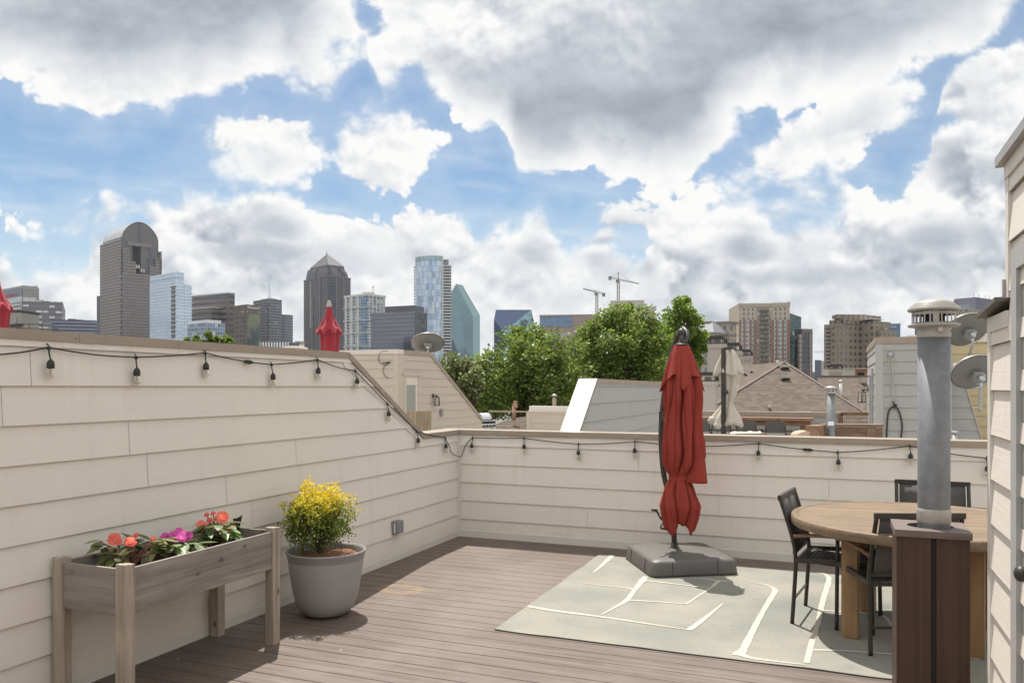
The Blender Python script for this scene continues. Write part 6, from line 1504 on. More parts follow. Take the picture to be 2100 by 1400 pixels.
for x0, x1, y0, y1 in ((950, 990, 710, 540), (915, 1035, 865, 715), (850, 925, 1000, 870)): b.blk(q, a0 - .6, a0 - .04, rbx(x0), rbx(x1), Zt(y0), Zt(y1))
q.build('dark_glass_panel', DARKG, b.t)  # dark panels laid on the vault end
q = M()
for x0, x1, y_ in ((690, 775, 870), (775, 850, 930)):
    for k in range(2): b.blk(q, .0, 1.2, rbx(x0 + k * 42), rbx(x0 + k * 42 + 30), Zt(y_ + 60), Zt(y_))
q.build('step_frame', plain('pale_frame_far', (.42, .41, .42), .6), b.t)
q = M()
for a_, b_, y_ in ((b.la(206), b.la(243), 430),):
    b.blk(q, 0, b.L1, -.5, .3, Zt(y_) - 1.3, Zt(y_) - .3)
q.build('roof_rail', plain('pale_frame_far', (.42, .41, .42), .6), b.t)
# 6 pale glass tower with balconies
GL6 = facade('pale_glass_curtain', (.33, .38, .43), (.38, .45, .52), 2.6, 3.6, .90, .88, .72, .10, .12, tilt=.7, big=.35)
b = Bld('glass_tower', 'pale blue mirrored glass tower with a column of balconies beside the arched tower', 307, 360, 377.5, 557, 900, 40)
b.main(GL6)
q = M(); b.blk(q, -.3, b.L1 + .2, -.3, b.L2 + .2, b.z(570), b.z(569)); q.build('roof_band', plain('slate_band', (.17, .21, .26), .4), b.t)
q = M(); b.blk(q, -.2, b.L1 * .55, b.L2 + .05, b.L2 + 9, GND, b.z(581)); q.build('side_wing', GL6, b.t)
for i, v in enumerate(range(585, 700, 9)):
    if v > 692: break
    a, c = b.la(349), b.rb(363.5); q = M(); b.blk(q, -.6, a, -1.3, -.02, b.z(v + 1.2), b.z(v)); b.blk(q, -1.3, -.02, -1.3, c, b.z(v + 1.2), b.z(v)); q.build('balcony', ROOFW, b.t)
    q = M(); b.blk(q, .3, a * .75, -.35, -.03, b.z(v + 8.6), b.z(v + 1.6)); q.build('balcony_opening', DARKG, b.t)
for i, v in enumerate(range(588, 700, 10)):
    if v > 692: break
    q = M(); b.blk(q, 1, b.L1 * .3, b.L2 + 9.05, b.L2 + 11, b.z(v + 1.2), b.z(v)); q.build('balcony', ROOFW, b.t)
q = M(); b.blk(q, 2, 3, 3, 4, b.top, b.z(554.5)); b.blk(q, b.L1 * .4, b.L1 * .4 + .6, 3, 4, b.top, b.z(555)); q.build('roof_mast', STEEL, b.t)
# 7 brown stepped banded office
BR7 = facade('brown_band_office', (.165, .135, .118), (.045, .045, .06), 60, 7.2, 1.0, .48, .1, .2, .15, wv=.1)
b = Bld('office_building', 'brown banded stepped office with pale roof lines behind the pale glass tower', 384, 469.5, 481.5, 601, 1000, 30)
b.main(BR7); q = M(); b.blk(q, -.5, b.L1 + .5, -.5, b.L2 + .5, b.top, b.top + 1.5); q.build('roof_edge', ROOFW, b.t)
q = M(); b.blk(q, .6, b.la(425), -.35, -.02, b.z(611), b.z(602.5)); q.build('upper_glass', DARKG, b.t)
q = M(); b.blk(q, -.3, b.la(465.5), -.4, -.02, GND, b.z(612)); q.build('corner_pier', BRNZ, b.t)
b2 = [b.la(452), b.la(380)]
q = M(); b.blk(q, b2[0], b2[1], -14, -.03, GND, b.z(629, 985)); q.build('lower_wing', BR7, b.t)
q = M(); b.blk(q, b2[0] - .3, b2[1], -14.3, -.03, b.z(629, 985) + .02, b.z(627.6, 985)); q.build('wing_roof_edge', ROOFW, b.t)
# 8 low glass with white roof
b = Bld('office_building', 'low glass office with broad white roof below the brown banded office', 384, 420, 462, 661, 640, 40)
b.main(facade('blue_low_glass', (.34, .38, .44), (.13, .17, .24), 2.2, 3.2, .85, .8, .5, .1, .4, lit=.15, odd_col=(.45, .5, .58)))
q = M(); b.blk(q, 0, b.L1 * 1.05, b.L2 * .1, b.L2 * .8, b.top, b.z(655)); q.build('white_roof', ROOFW, b.t)
# 9 brown office with green glass panel
b = Bld('office_building', 'brown office with tall green glass panels and white sign letters', 478, 504.5, 535.5, 624, 960, 42)
b.main(facade('brown_plain_office', (.135, .105, .09), (.05, .045, .05), 5, 4, .3, .3, .1, .3, .2))
def f_green(nt, setp, bump):
    x, y, _ = sep(nt, uv(nt)); n = noise(nt, comb(nt, x * .03, y * .03, 3), 1.6, 4, .55); ln = mx(lt(fr(x * .4), .07), lt(fr(y * .26), .06))
    c = mix(nt, sstep(nt, n, .42, .58), (.075, .10, .115), (.23, .25, .165)); c = mix(nt, ln * .4, c, (.08, .09, .08)); setp(Base_Color=c, Roughness=.12, Metallic=.4)
GR9 = mat('green_mirror_glass', f_green)
q = M(); b.blk(q, -.35, -.02, b.rb(507), b.rb(532.5), b.z(720), b.z(643)); q.build('glass_panel', GR9, b.t)
q = M(); b.blk(q, b.la(502), b.la(481), -.35, -.02, b.z(649), b.z(640)); b.blk(q, b.la(502), b.la(481), -.35, -.02, b.z(720), b.z(652)); q.build('glass_panel', facade('brown_side_bands', (.15, .12, .105), (.05, .05, .06), 9, 5.5, .8, .5, .1, .2, .3), b.t)
q = M()
for u in (497, 500, 506.5, 531): b.blk(q, -.4 if u > 504 else b.la(u), -.05 if u > 504 else b.la(u - 1.7), b.rb(u) if u > 504 else -.4, b.rb(u + 1.6) if u > 504 else -.05, b.z(640), b.z(637))
q.build('cream_glass_panel', plain('cream_pane', (.50, .45, .33), .4), b.t)  # small cream coloured panes, plain base colour
lettering('sign_lettering', 'Winstead O', TXTW, b.t, b.pt(-.6, (b.rb(506.5) + b.rb(533)) / 2, b.z(630)), b.eR, -b.eL, 3.0, b.rb(533) - b.rb(506.5))
# 10 grey office with mast
GR10 = facade('grey_ribbon_office', (.185, .19, .21), (.095, .105, .135), 2.6, 3.7, .88, .52, .25, .15, .22, lit=.03, odd_col=(.34, .35, .37))
b = Bld('office_tower', 'grey ribbon window office tower with lattice roof mast', 519.5, 551, 578, 612.5, 1060, 44)
b.main(GR10)
q = M(); b.blk(q, -.3, 2.4, -.3, 2.4, GND, b.z(615)); q.build('corner_pier', facade('corner_dots', (.17, .17, .18), (.05, .055, .07), 2.4, 7.4, .7, .55, .1, .3, .3), b.t)
q = M(); b.blk(q, b.la(549), b.la(536), -3.5, -.32, GND, b.z(625.5)); q.build('front_bay', GR10, b.t)
q = M(); b.blk(q, 2, b.L1 * .6, 2, b.L2 * .65, b.top, b.z(610.5)); q.build('roof_plant', plain('blue_grey_plant', (.30, .36, .42), .6), b.t)
q = M(); b.blk(q, 3, b.L1 * .8, b.L2 + .05, b.L2 + b.rb(603) - b.rb(578), GND, b.z(642)); q.build('side_wing', GR10, b.t)
q = M(); b.blk(q, 2.9, 3.3, b.L2 + .5, b.L2 + 6, GND, b.z(643)); q.build('wing_slot', plain('slate_slot', (.10, .105, .13), .5), b.t)
q = M(); mb = b.pt(4, 4, b.z(611)); mt = P(551.5, 580.5, 1066)
for dx, dy_ in ((-2.4, -1.2), (2.4, -1.2), (0, 2.4)): q.tube([mb + Vector((dx, dy_, 0)), mb.lerp(mt, .35) + Vector((dx * .3, dy_ * .3, 0)), mt], .22, 5)
for k in range(6): p = mb.lerp(mt, .06 + k * .06); w_ = 2.4 * (1 - k * .14); q.tube([p + Vector((-w_, -w_ / 2, 0)), p + Vector((w_, -w_ / 2, 0)), p + Vector((0, w_, 0))], .14, 4)
q.bar(mt - Vector((1.2, 0, .4)), mt + Vector((1.2, 0, -.4)), .5, .8); q.build('roof_mast', STEEL, b.t)
# 11 striped low block
b = Bld('low_building', 'low white block with dark vertical stripes just above the tall wall', 534, 536, 593, 702, 520, 80)
b.main(facade('white_stripe_block', (.60, .60, .62), (.05, .055, .07), 1.75, 40, .42, 1.0, .1, .2, .05)); b.part('side_block', plain('navy_block', (.09, .11, .16), .4), .5, 6, b.L2 + .05, b.L2 + 6.5, GND, b.z(701)); b.part('side_block', plain('beige_block', (.36, .31, .24), .7), 6, 10, b.L2 + 3, b.L2 + 9, GND, b.z(697.5)); b.part('side_block', ROOFW, -2, 3, b.L2 + 6.6, b.L2 + 9.5, GND, b.z(706))
# 12 pyramid-topped tower
PT12 = facade('slate_rib_tower', (.112, .102, .108), (.048, .053, .075), 4.4, 4.1, .52, .62, .3, .12, .4)
b = Bld('office_tower', 'dark granite tower with pyramid roof and spire behind the red umbrella', 623, 674, 719, 565, 1150, 46)
b.main(PT12)
Zp = lambda y: b.z(500 + y / 14)
q = M(); b.blk(q, -.45, 0, b.L2 * .02, b.L2 * .30, GND, Zp(950)); b.blk(q, b.L1 * .02, b.L1 * .02 + .01, -.45, 0, GND, Zp(950)); q.build('dark_bay', facade('dark_bay_glass', (.065, .065, .08), (.035, .042, .065), 60, 4.1, 1.0, .6, .3, .1, .2), b.t)
for f0, f1 in ((.30, .36), (.60, .66)):
    q = M(); b.blk(q, -1.0, -.02, b.L2 * f0, b.L2 * f1, GND, Zp(935)); q.build('pier', plain('slate_pier', (.135, .125, .13), .6), b.t)
    q = M(); b.blk(q, b.L1 * f0, b.L1 * f1, -1.0, -.02, GND, Zp(935) if f0 < .5 else Zp(1500)); q.build('pier', plain('slate_pier', (.135, .125, .13), .6), b.t)
q = M(); b.blk(q, b.L1 * .68, b.L1 * .72, -.8, -.02, GND + 100, Zp(990)); q.build('light_strip', plain('pale_strip', (.30, .28, .25), .5), b.t)
q = M(); b.blk(q, -.6, b.L1 + .4, -.6, b.L2 + .4, Zp(940), Zp(915)); q.build('cornice', plain('slate_pier', (.135, .125, .13), .6), b.t)
def ringz(f, z_): 
    w1, w2 = b.L1 * f, b.L2 * f; return [b.pt(w1, w2, z_), b.pt(w1, b.L2 - w2, z_), b.pt(b.L1 - w1, b.L2 - w2, z_), b.pt(b.L1 - w1, w2, z_)]
q = M(); q.loft([ringz(.045, Zp(915) + .02), ringz(.055, Zp(840)), ringz(.085, Zp(740)), ringz(.125, Zp(660)), ringz(.14, Zp(575))], 0, False); q.build('crown', plain('crown_granite', (.115, .105, .112), .6, var=.1, scale=.08), b.t)
def onrightx(f0, f1, y0, y1, out=-.9, left=False):
    q = M()
    for k in range(6):
        t0, t1 = k / 6, (k + 1) / 6
        ya, yb = y0 + (y1 - y0) * t0, y0 + (y1 - y0) * t1
        ins = lambda y: .045 + (.14 - .045) * max(0, (840 - y) / 265) ** 1.2 if y < 840 else .045
        L_ = b.L1 if left else b.L2; D_ = b.L2 if left else b.L1
        w = lambda y: D_ * ins(y) + out
        if left: pts_ = [b.pt(L_ * f0, w(ya), Zp(ya)), b.pt(L_ * f1, w(ya), Zp(ya)), b.pt(L_ * f1, w(yb), Zp(yb)), b.pt(L_ * f0, w(yb), Zp(yb))]
        else: pts_ = [b.pt(w(ya), L_ * f0, Zp(ya)), b.pt(w(ya), L_ * f1, Zp(ya)), b.pt(w(yb), L_ * f1, Zp(yb)), b.pt(w(yb), L_ * f0, Zp(yb))]
        q.prism(pts_, (b.eR if left else b.eL) * .7)
    q.build('crown_glass', DARKG, b.t)
onrightx(.55, .93, 905, 610, -.5, True); onrightx(.06, .16, 830, 590, -.5, True); onrightx(.05, .20, 830, 590, -.5); onrightx(.58, .66, 760, 620, -.5); onrightx(.66, .80, 905, 770, -.5)
q = M(); r0 = ringz(.125, Zp(570)); q.loft([r0, ringz(.49, Zp(170))], 0, False); q.build('pyramid_roof', plain('grey_seam_pyramid', (.11, .108, .115), .75, 0, .06, .06), b.t)
q = M(); ap = b.pt(b.L1 / 2, b.L2 / 2, Zp(175)); q.tube([ap, ap + Vector((0, 0, 4)), ap + Vector((0, 0, 9))], .4, 6, rs=[.9, .35, .12]); q.build('spire', STEEL, b.t)
# 13 white residential block
W13 = facade('white_frame_flats', (.46, .46, .46), (.13, .165, .215), 5.2, 3.4, .66, .74, .4, .12, .4, lit=.12, odd_col=(.40, .43, .46))
b = Bld('apartment_building', 'white framed apartment block with roof antenna beside the pyramid roofed tower', 707, 753, 790, 603.5, 900, 38)
b.main(W13)
WH13 = plain('white_frame_far', (.52, .52, .51), .6)
for v in (628, 655, 681, 708):
    q = M(); b.blk(q, -1.6, b.L1 + 1, -1.6, -.02, b.z(v + 1.6), b.z(v)); b.blk(q, -1.6, -.02, 0, b.L2 * .55, b.z(v + 1.6), b.z(v)); q.build('frame_band', WH13, b.t)
q = M(); b.blk(q, -.8, b.L1 + .8, -.8, b.L2 + .6, b.top - 1.2, b.top + 1); q.build('roof_edge', WH13, b.t)
for u in (708, 719.5, 733):
    q = M(); b.blk(q, b.la(u + 3.6), b.la(u), -.9, -.02, GND, b.top - 1.3); q.build('frame_column', WH13, b.t)
q = M(); b.blk(q, b.la(752), b.la(740.5), -.6, -.02, GND, b.top - 1.4); q.build('glass_bay', facade('blue_bay_glass', (.20, .25, .31), (.13, .19, .27), 3, 3.4, .88, .8, .6, .1, .4), b.t)
for u in (762, 770, 778, 786):
    q = M(); b.blk(q, -.9, -.02, b.rb(u), b.rb(u + 1.5), GND, b.top - 1.3); q.build('frame_column', WH13, b.t)
q = M(); b.blk(q, 3, b.la(737), 4, 14, b.top + 1.02, b.z(597)); q.build('penthouse', plain('beige_penthouse', (.48, .45, .38), .8), b.t)
q = M(); p = P(765, 603, 915); 
for dx in (-1.8, 1.8): q.tube([p + Vector((dx, 0, -2)), p + Vector((dx * .4, 0, 8.5))], .2, 4)
for k in range(4): q.tube([p + Vector((-1.6 + k * .3, 0, k * 2)), p + Vector((1.6 - k * .3, 0, k * 2 + 1))], .15, 4)
q.lathe(p + Vector((0, 0, 8)), [(1.2, 0), (1.2, .8)], 8); q.build('roof_antenna', STEEL, b.t)
# 14 dark glass office
b = Bld('office_building', 'dark grey mirrored glass office block in front of the curved glass tower', 761.5, 851, 876, 638, 760, 24)
b.main(facade('grey_mirror_office', (.095, .102, .125), (.115, .125, .15), 3.0, 3.9, .95, .78, .5, .14, .10, big=.15))
q = M(); b.blk(q, -.2, -.01, 0, b.L2, GND, b.top - .5); q.build('dark_side', facade('dark_mirror_side', (.03, .032, .04), (.075, .07, .075), 2.5, 3.9, .95, .9, .6, .1, .5, tilt=1.5), b.t)
q = M(); b.blk(q, 3, b.la(787), 2, b.L2 - 1, b.top, b.z(628.5, 775)); q.build('penthouse', plain('charcoal_penthouse', (.075, .075, .09), .4), b.t)
q = M(); b.blk(q, .2, b.la(828), -.2, -.01, GND, b.z(690)); q.build('slate_glass_panel', plain('slate_glass_far', (.06, .065, .085), .12, .5), b.t)  # darker slate glass over the lower part of the left face
# 15 curved glass tower with balconies
G15 = facade('silver_curtain_tower', (.33, .38, .42), (.27, .345, .44), 1.75, 7.4, .82, .95, .6, .12, .5, lit=.22, odd_col=(.46, .50, .53), tilt=.6, big=.3)
ct_ = thing('glass_tower', 'tall curved silver glass residential tower with stacked balconies', 'building', (*P(887, HV, 1000).to_2d(), GND))
Yt = 1000
def arcpt(u, bow, z_): return Vector((*P(u, HV, Yt - bow).to_2d(), z_))
front = [(851.5 + (908 - 851.5) * k / 14, 9 * math.sin(math.pi * k / 14 * .92 + .1)) for k in range(15)]
zt_ = lambda k: CH + (793 - (529 - 2.6 * k / 14)) / F * Yt
q = M(); bk_ = Vector((-st, ct, 0)) * 26
bot = [arcpt(u, w_, GND) for u, w_ in front]; top = [arcpt(u, w_, zt_(k)) for k, (u, w_) in enumerate(front)]
q.loft([bot, top], 0, False, False, False, closed=False); q.face([bot[-1], bot[-1] + bk_, top[-1] + bk_, top[-1]]); q.face([bot[0] + bk_, bot[0], top[0], top[0] + bk_]); q.face(top + [top[-1] + bk_, top[0] + bk_]); q.build('curved_facade', G15, ct_)
q = M(); tz0 = CH + (793 - 535) / F * Yt
rail0 = [arcpt(u, w_ + .6, zt_(k) - 5) for k, (u, w_) in enumerate(front)]; rail1 = [p + Vector((0, 0, 5.6)) for p in rail0]; q.loft([rail0, rail1], 0, False, False, False, closed=False); q.build('crown_screen', facade('crown_fins', (.34, .44, .45), (.20, .28, .30), 2.0, 40, .7, 1, .4, .2, .3), ct_)
q = M(); bx = lambda u, d_: P(u, HV, Yt + d_)
def slab(q, u0, u1, d0, d1, z0, z1):
    a, b_, c_, d_ = [Vector((*P(u, HV, Yt + d).to_2d(), 0)) for u, d in ((u0, d0), (u1, d0), (u1, d1), (u0, d1))]
    q.hexa([p + Vector((0, 0, z0)) for p in (a, b_, c_, d_)], [p + Vector((0, 0, z1)) for p in (a, b_, c_, d_)])
zV = lambda v: CH + (793 - v) / F * Yt
slab(q, 908.6, 920, 4, 24, GND, zV(531)); slab(q, 908.6, 924, 6, 22, GND, zV(546)); q.build('balcony_core', facade('grey_core', (.26, .27, .28), (.10, .11, .13), 3, 3.75, .6, .6, .2, .3, .3), ct_)
for v in range(0, 30):
    z_ = zV(547 + v * 6.1)
    if z_ < GND + 20: break
    q = M(); slab(q, 909, 925.6, -2, 3.9, z_, z_ + .7); slab(q, 909, 925.6, -2.2, -1.95, z_ + .7, z_ + 1.9); slab(q, 923.6, 925.6, 3.9, 20, z_, z_ + 1.6); q.build('balcony', plain('pale_balcony', (.46, .47, .47), .5), ct_)
    q = M(); slab(q, 848.7, 851.2, 3, 12, z_, z_ + 1.3); q.build('side_balcony', plain('pale_balcony', (.46, .47, .47), .5), ct_)
q = M(); slab(q, 907.2, 909.2, -2.4, 0, GND, zV(528)); q.build('edge_pier', ROOFW, ct_)
# 16 angular green glass tower
def f_tealglass(nt, setp, bump):
    x, y, _ = sep(nt, uv(nt)); n = noise(nt, comb(nt, x * .02, y * .04, 3), 2.0, 4, .6); ln = mx(lt(fr(x * .25), .10), lt(fr(y * .26), .12))
    c = mix(nt, n, (.10, .175, .20), (.19, .29, .315)); c = mix(nt, ln * .35, c, (.05, .12, .125)); setp(Base_Color=c, Roughness=.10, Metallic=.55); bump(noise(nt, comb(nt, x * .05, y * .05, 1), 1.0, 2, .5), .2, .6)
TEAL = mat('teal_mirror_glass', f_tealglass)
ft = thing('glass_tower', 'angular sea green glass tower with slanting roof face', 'building', (*P(950, HV, 1500).to_2d(), GND))
def pp_(u, v, Y): return P(u, v, Y)
Ya, Yb_ = 1450, 1490
g_ = lambda u, Y: Vector((*P(u, HV, Y).to_2d(), GND))
e1, e2, e3, e4 = pp_(912, 598, 1485), pp_(935.6, 581.7, 1473), pp_(970, 649, 1450), pp_(970, 649, 1450)
f2, f3 = pp_(949, 585, 1492), pp_(984.3, 646.5, 1478)
q = M(); q.face([g_(890, 1496), g_(970, 1450), e3, e2, pp_(922, 605, 1480), pp_(890, 660, 1496)]); q.build('front_facade', TEAL, ft)
q = M(); q.face([e2, e3, f3, f2]); q.build('roof_slope', plain('teal_roof_glass', (.13, .235, .24), .15, .5, .12, .02), ft)
q = M(); q.face([g_(970, 1450), g_(984.3, 1478), f3, e3]); q.build('side_facade', plain('pale_teal_glass', (.20, .36, .375), .15, .5, .1, .02), ft)
q = M(); q.face([g_(984.3, 1478), g_(890, 1525), pp_(890, 660, 1525), f2, f3]); q.face([pp_(890, 660, 1496), pp_(922, 605, 1480), e2, f2, pp_(890, 660, 1525)]); q.build('rear_facade', TEAL, ft)
q = M(); q.face([pp_(926, 694, 1474.6), pp_(941, 728, 1466), Vector((*P(941, HV, 1466).to_2d(), GND)), Vector((*P(926, HV, 1474.6).to_2d(), GND))]); q.build('dark_facet', DARKG, ft)
# 17 blue prism
bp_ = thing('glass_building', 'blue glass prism building with one corner sliced off above the trees', 'building', (*P(1055, HV, 1250).to_2d(), GND))
def f_blueglass(nt, setp, bump):
    x, y, _ = sep(nt, uv(nt)); n = noise(nt, comb(nt, x * .03, y * .03, 3), 2.0, 4, .6); ln = mx(lt(fr(x * .3), .10), lt(fr(y * .26), .12))
    c = mix(nt, n, (.05, .09, .17), (.085, .14, .24)); c = mix(nt, ln * .3, c, (.03, .05, .09)); setp(Base_Color=c, Roughness=.10, Metallic=.5)
BLUEG = mat('navy_mirror_glass', f_blueglass)
k1, k2, k3 = P(1033, 680, 1240), P(1017, 635, 1262), P(1089.5, 635, 1275); k0 = P(1013, 656, 1252); k4 = P(1095.5, 662, 1272)
q = M(); q.face([k1, k3, k2, k0]); q.build('sliced_facet', plain('navy_facet_glass', (.055, .085, .16), .12, .45, .12, .02), bp_)
q = M(); q.face([g_(1013, 1252), g_(1033, 1240), k1, k0]); q.build('end_facade', BLUEG, bp_)
q = M(); q.face([g_(1033, 1240), g_(1095.5, 1272), k4, k3, k1]); q.build('side_facade', facade('teal_window_facade', (.13, .24, .275), (.20, .35, .385), 3, 3.8, .85, .8, .5, .1, .35, lit=.06, odd_col=(.05, .07, .08)), bp_)
q = M(); q.face([k3, k4, g_(1095.5, 1272), g_(1085, 1310), P(1085, 636, 1310)]); q.face([k2, k3, P(1085, 636, 1310), P(1017, 636, 1300)]); q.face([k0, k2, P(1017, 636, 1300), g_(1013, 1290), g_(1013, 1252)]); q.build('rear_facade', BLUEG, bp_)
q = M(); q.face([P(1073.5, 655, 1259), P(1080.5, 655, 1262.5), P(1080.5, 700, 1262.5), P(1073.5, 700, 1259)]); q.build('dark_stair_slot', DARKG, bp_)
# 18 brown box with blue strip
b = Bld('office_building', 'brown box building with a blue glass band above the trees', 1107, 1225, 1232, 644, 700, 8)
b.main(plain('taupe_wall_far', (.27, .22, .19), .8, var=.05, scale=.03))
q = M(); b.blk(q, b.la(1173), b.la(1107), -.5, -.02, b.z(668.5), b.z(649)); q.build('glass_band', facade('blue_band_glass', (.13, .175, .26), (.16, .22, .32), 2.2, 3.4, .9, .85, .5, .1, .25), b.t)
q = M(); b.blk(q, b.la(1173), b.la(1106), -1, 14, b.z(647) + 0, b.z(645)); q.build('roof_edge', GREYC, b.t)
q = M(); b.blk(q, b.la(1168), b.la(1146), -.4, -.02, b.z(690), b.z(681)); q.build('grey_band', GREYC, b.t)
# 19 beige building behind the tree
b = Bld('office_building', 'beige flat roofed tower block peeking over the tallest tree', 1252, 1320, 1326, 616.5, 620, 10)
b.main(plain('beige_tower_wall', (.46, .43, .37), .8, var=.05, scale=.03)); b.part('lower_wing', plain('beige_wing_wall', (.40, .37, .33), .8, var=.05, scale=.03), b.la(1346), -1, 2, 16, GND, b.z(627.5)); b.part('wing_window', DARKG, b.la(1330), b.la(1320), 1.5, 1.98, b.z(634), b.z(630)); b.part('roof_edge', ROOFW, -.4, b.L1 + .4, -.4, b.L2, b.top, b.top + .6)
# 20 tower cranes
def crane(label, um, vtop, vjib, vbot, tip, tail, Y):
    m = plain('crane_steel', (.20, .19, .17), .6, .2); t = thing('tower_crane', label, 'crane', P(um, vbot, Y), 0, 'tower cranes on the skyline'); k = Y / F
    q = M(); w_ = 1.05; b0, b1 = P(um, vbot, Y), P(um, vjib, Y)
    for dx in (-w_, w_):
        for dy_ in (-w_, w_): q.bar(b0 + Vector((dx, dy_, -30)), b1 + Vector((dx, dy_, 0)), .38, .38)
    n = int((b1.z - b0.z) / 2.4); 
    for i in range(n + 1):
        z_ = b0.z + (b1.z - b0.z) * i / n; s_ = 1 if i % 2 else -1
        q.bar(Vector((b0.x - w_ * s_, b0.y - w_, z_)), Vector((b0.x + w_ * s_, b0.y - w_, z_ + 2.4)), .25, .25); q.bar(Vector((b0.x - w_, b0.y - w_, z_)), Vector((b0.x + w_, b0.y - w_, z_)), .25, .25)
    q.build('mast', m, t)
    q = M(); j = P(um, vjib - 1, Y); a = P(*tip, Y - 4); e = P(*tail, Y + 3); 
    for dz_, w in ((0, .5), (1.5, .4)): q.bar(j + Vector((0, 0, dz_)), a + Vector((0, 0, dz_ * .4)), w, w); q.bar(j + Vector((0, 0, dz_)), e + Vector((0, 0, dz_ * .6)), w, w)
    for i in range(14): p0 = j.lerp(a, i / 14); p1 = j.lerp(a, (i + 1) / 14); q.bar(p0, p1 + Vector((0, 0, 1.4 * (1 - i / 20))), .22, .22)
    q.build('jib', m, t)
    q = M(); q.bar(e - Vector((0, 0, 2.4)), e + Vector((0, 0, 1.2)), 2.6, 2.6); q.build('counterweight', m, t)
    q = M(); q.bar(j + Vector((-1, 0, -2.6)), j + Vector((-1, 0, .3)), 2.4, 2.4); q.build('cab', m, t)
    if vtop < vjib - 3:
        q = M(); T_ = P(um, vtop, Y); q.bar(j, T_, .7, .7); q.bar(T_, j.lerp(a, .82), .16, .16); q.bar(T_, j.lerp(e, .85), .16, .16); q.bar(j.lerp(a, .42), T_.lerp(j.lerp(a, .82), .5), .3, .3); q.build('tie_frame', m, t)
crane('larger tower crane with tall peak frame above the tallest tree', 1268, 559, 575, 640, (1310, 582), (1251, 569), 800)
crane('smaller tower crane without peak frame near the brown box building', 1224, 598, 601, 650, (1196, 592.5), (1238, 603), 800)
cj_ = thing('tower_crane', 'tiny distant crane jib between the dark slab and the beige stepped tower', 'crane', P(1680, 723, 900), 0, 'tower cranes on the skyline'); q = M(); 
for dv in (720, 722.6): q.bar(P(1670, dv, 900), P(1692, dv + .3, 900), .3, .3)
for i in range(9): q.bar(P(1670 + i * 2.4, 722.6, 900), P(1671.2 + i * 2.4, 720, 900), .2, .2)
q.build('jib', STEEL, cj_)
# 21 mansard building
b = Bld('office_building', 'beige stone building with grey mansard roof and corner pavilion behind the chimneys', 1398, 1462, 1496, 681, 420, 42)
b.main(facade('stone_window_wall', (.36, .29, .24), (.12, .13, .16), 3.4, 3.9, .42, .62, .2, .2, .4))
q = M(); q.loft([[b.pt(-1, -1, b.top), b.pt(-1, b.L2 + 1, b.top), b.pt(b.L1 + 1, b.L2 + 1, b.top), b.pt(b.L1 + 1, -1, b.top)], [b.pt(b.L1 * .25, b.L2 * .45, b.z(658)), b.pt(b.L1 * .25, b.L2 * .6, b.z(658)), b.pt(b.L1 * .9, b.L2 * .6, b.z(658)), b.pt(b.L1 * .9, b.L2 * .45, b.z(658))]], 0, False); q.build('mansard_roof', plain('slate_mansard', (.17, .17, .185), .7, var=.1, scale=.1), b.t)
q = M(); b.blk(q, b.L1 * .3, b.L1 * .9, b.L2 * .4, b.L2 * .65, b.z(660), b.z(655.5)); q.build('roof_cap', plain('brown_cap', (.21, .16, .14), .7), b.t)
q = M(); b.blk(q, -2, 10, b.L2 * .80, b.L2 + 4, GND, b.z(660)); pv = q.build('corner_pavilion', facade('stone_window_wall', (.36, .29, .24), (.12, .13, .16), 3.4, 3.9, .42, .62), b.t)
q = M(); b.blk(q, -2.2, -2.02, b.L2 * .86, b.L2 * .99, b.z(673), b.z(665)); q.build('pavilion_window', DARKG, b.t)
q = M(); b.blk(q, -3, 11, b.L2 * .78, b.L2 + 5, b.z(660) + .02, b.z(656.5)); b.blk(q, -2.6, 10.6, b.L2 * .79, b.L2 + 4.6, b.z(656.5), b.z(655)); q.build('pavilion_cap', plain('brown_cap', (.21, .16, .14), .7), b.t)
q = M(); b.blk(q, -.6, b.L1, -.6, b.L2 * .79, b.top - .8, b.top - .02); b.blk(q, -2.8, 10.5, b.L2 * .79, b.L2 + 4.8, b.z(684), b.z(682)); q.build('cornice', plain('stone_cornice', (.32, .27, .235), .7), b.t)
# 22 brick and cream apartment tower
x7 = lambda x: 1500 + x / 7.78
v7 = lambda y: 600 + y / 7.78
b = Bld('apartment_tower', 'brick and cream apartment tower with central balcony stack behind the hip roof', 1515.4, 1619.6, 1622, 621, 520, 6)
CREAM22 = facade('cream_flat_wall', (.40, .345, .275), (.10, .115, .15), 200, 200, .001, .001)
b.main(plain('cream_flat_wall', (.40, .345, .275), .8, var=.05, scale=.05))
FH = 72 / 7.78 / F * 520
def colm(name, m, xa, xb, ya, yb, d=-.25):
    q = M(); b.blk(q, b.la(x7(xb)), b.la(x7(xa)), d, -.02, b.z(v7(yb)), b.z(v7(ya))); return q.build(name, m, b.t)
BRK = facade('brick_column', (.225, .125, .085), (.2, .11, .08), 200, FH, .001, .001); BRK = plain('brick_column', (.19, .135, .108), .85, var=.12, scale=.3)
for xa, xb in ((122, 155), (192, 222), (292, 322), (352, 404), (628, 676), (708, 736), (812, 838), (884, 934)): colm('brick_column', BRK, xa, xb, 432, 1400)
WBAY = facade('white_window_bay', (.37, .36, .345), (.13, .15, .19), 2.05, FH, .50, .50, .3, .15, .4)
for xa, xb in ((156, 191), (223, 291), (323, 351), (677, 707), (737, 811), (839, 883)): colm('window_bay', WBAY, xa, xb, 440, 1400, -.18)
UPW = facade('cream_upper_windows', (.40, .345, .275), (.12, .12, .14), 2.9, FH, .40, .58, .2, .2, .35)
for xa, xb, ya in ((160, 350, 215), (660, 900, 215)): colm('upper_window_band', UPW, xa, xb, ya, 430, -.16)
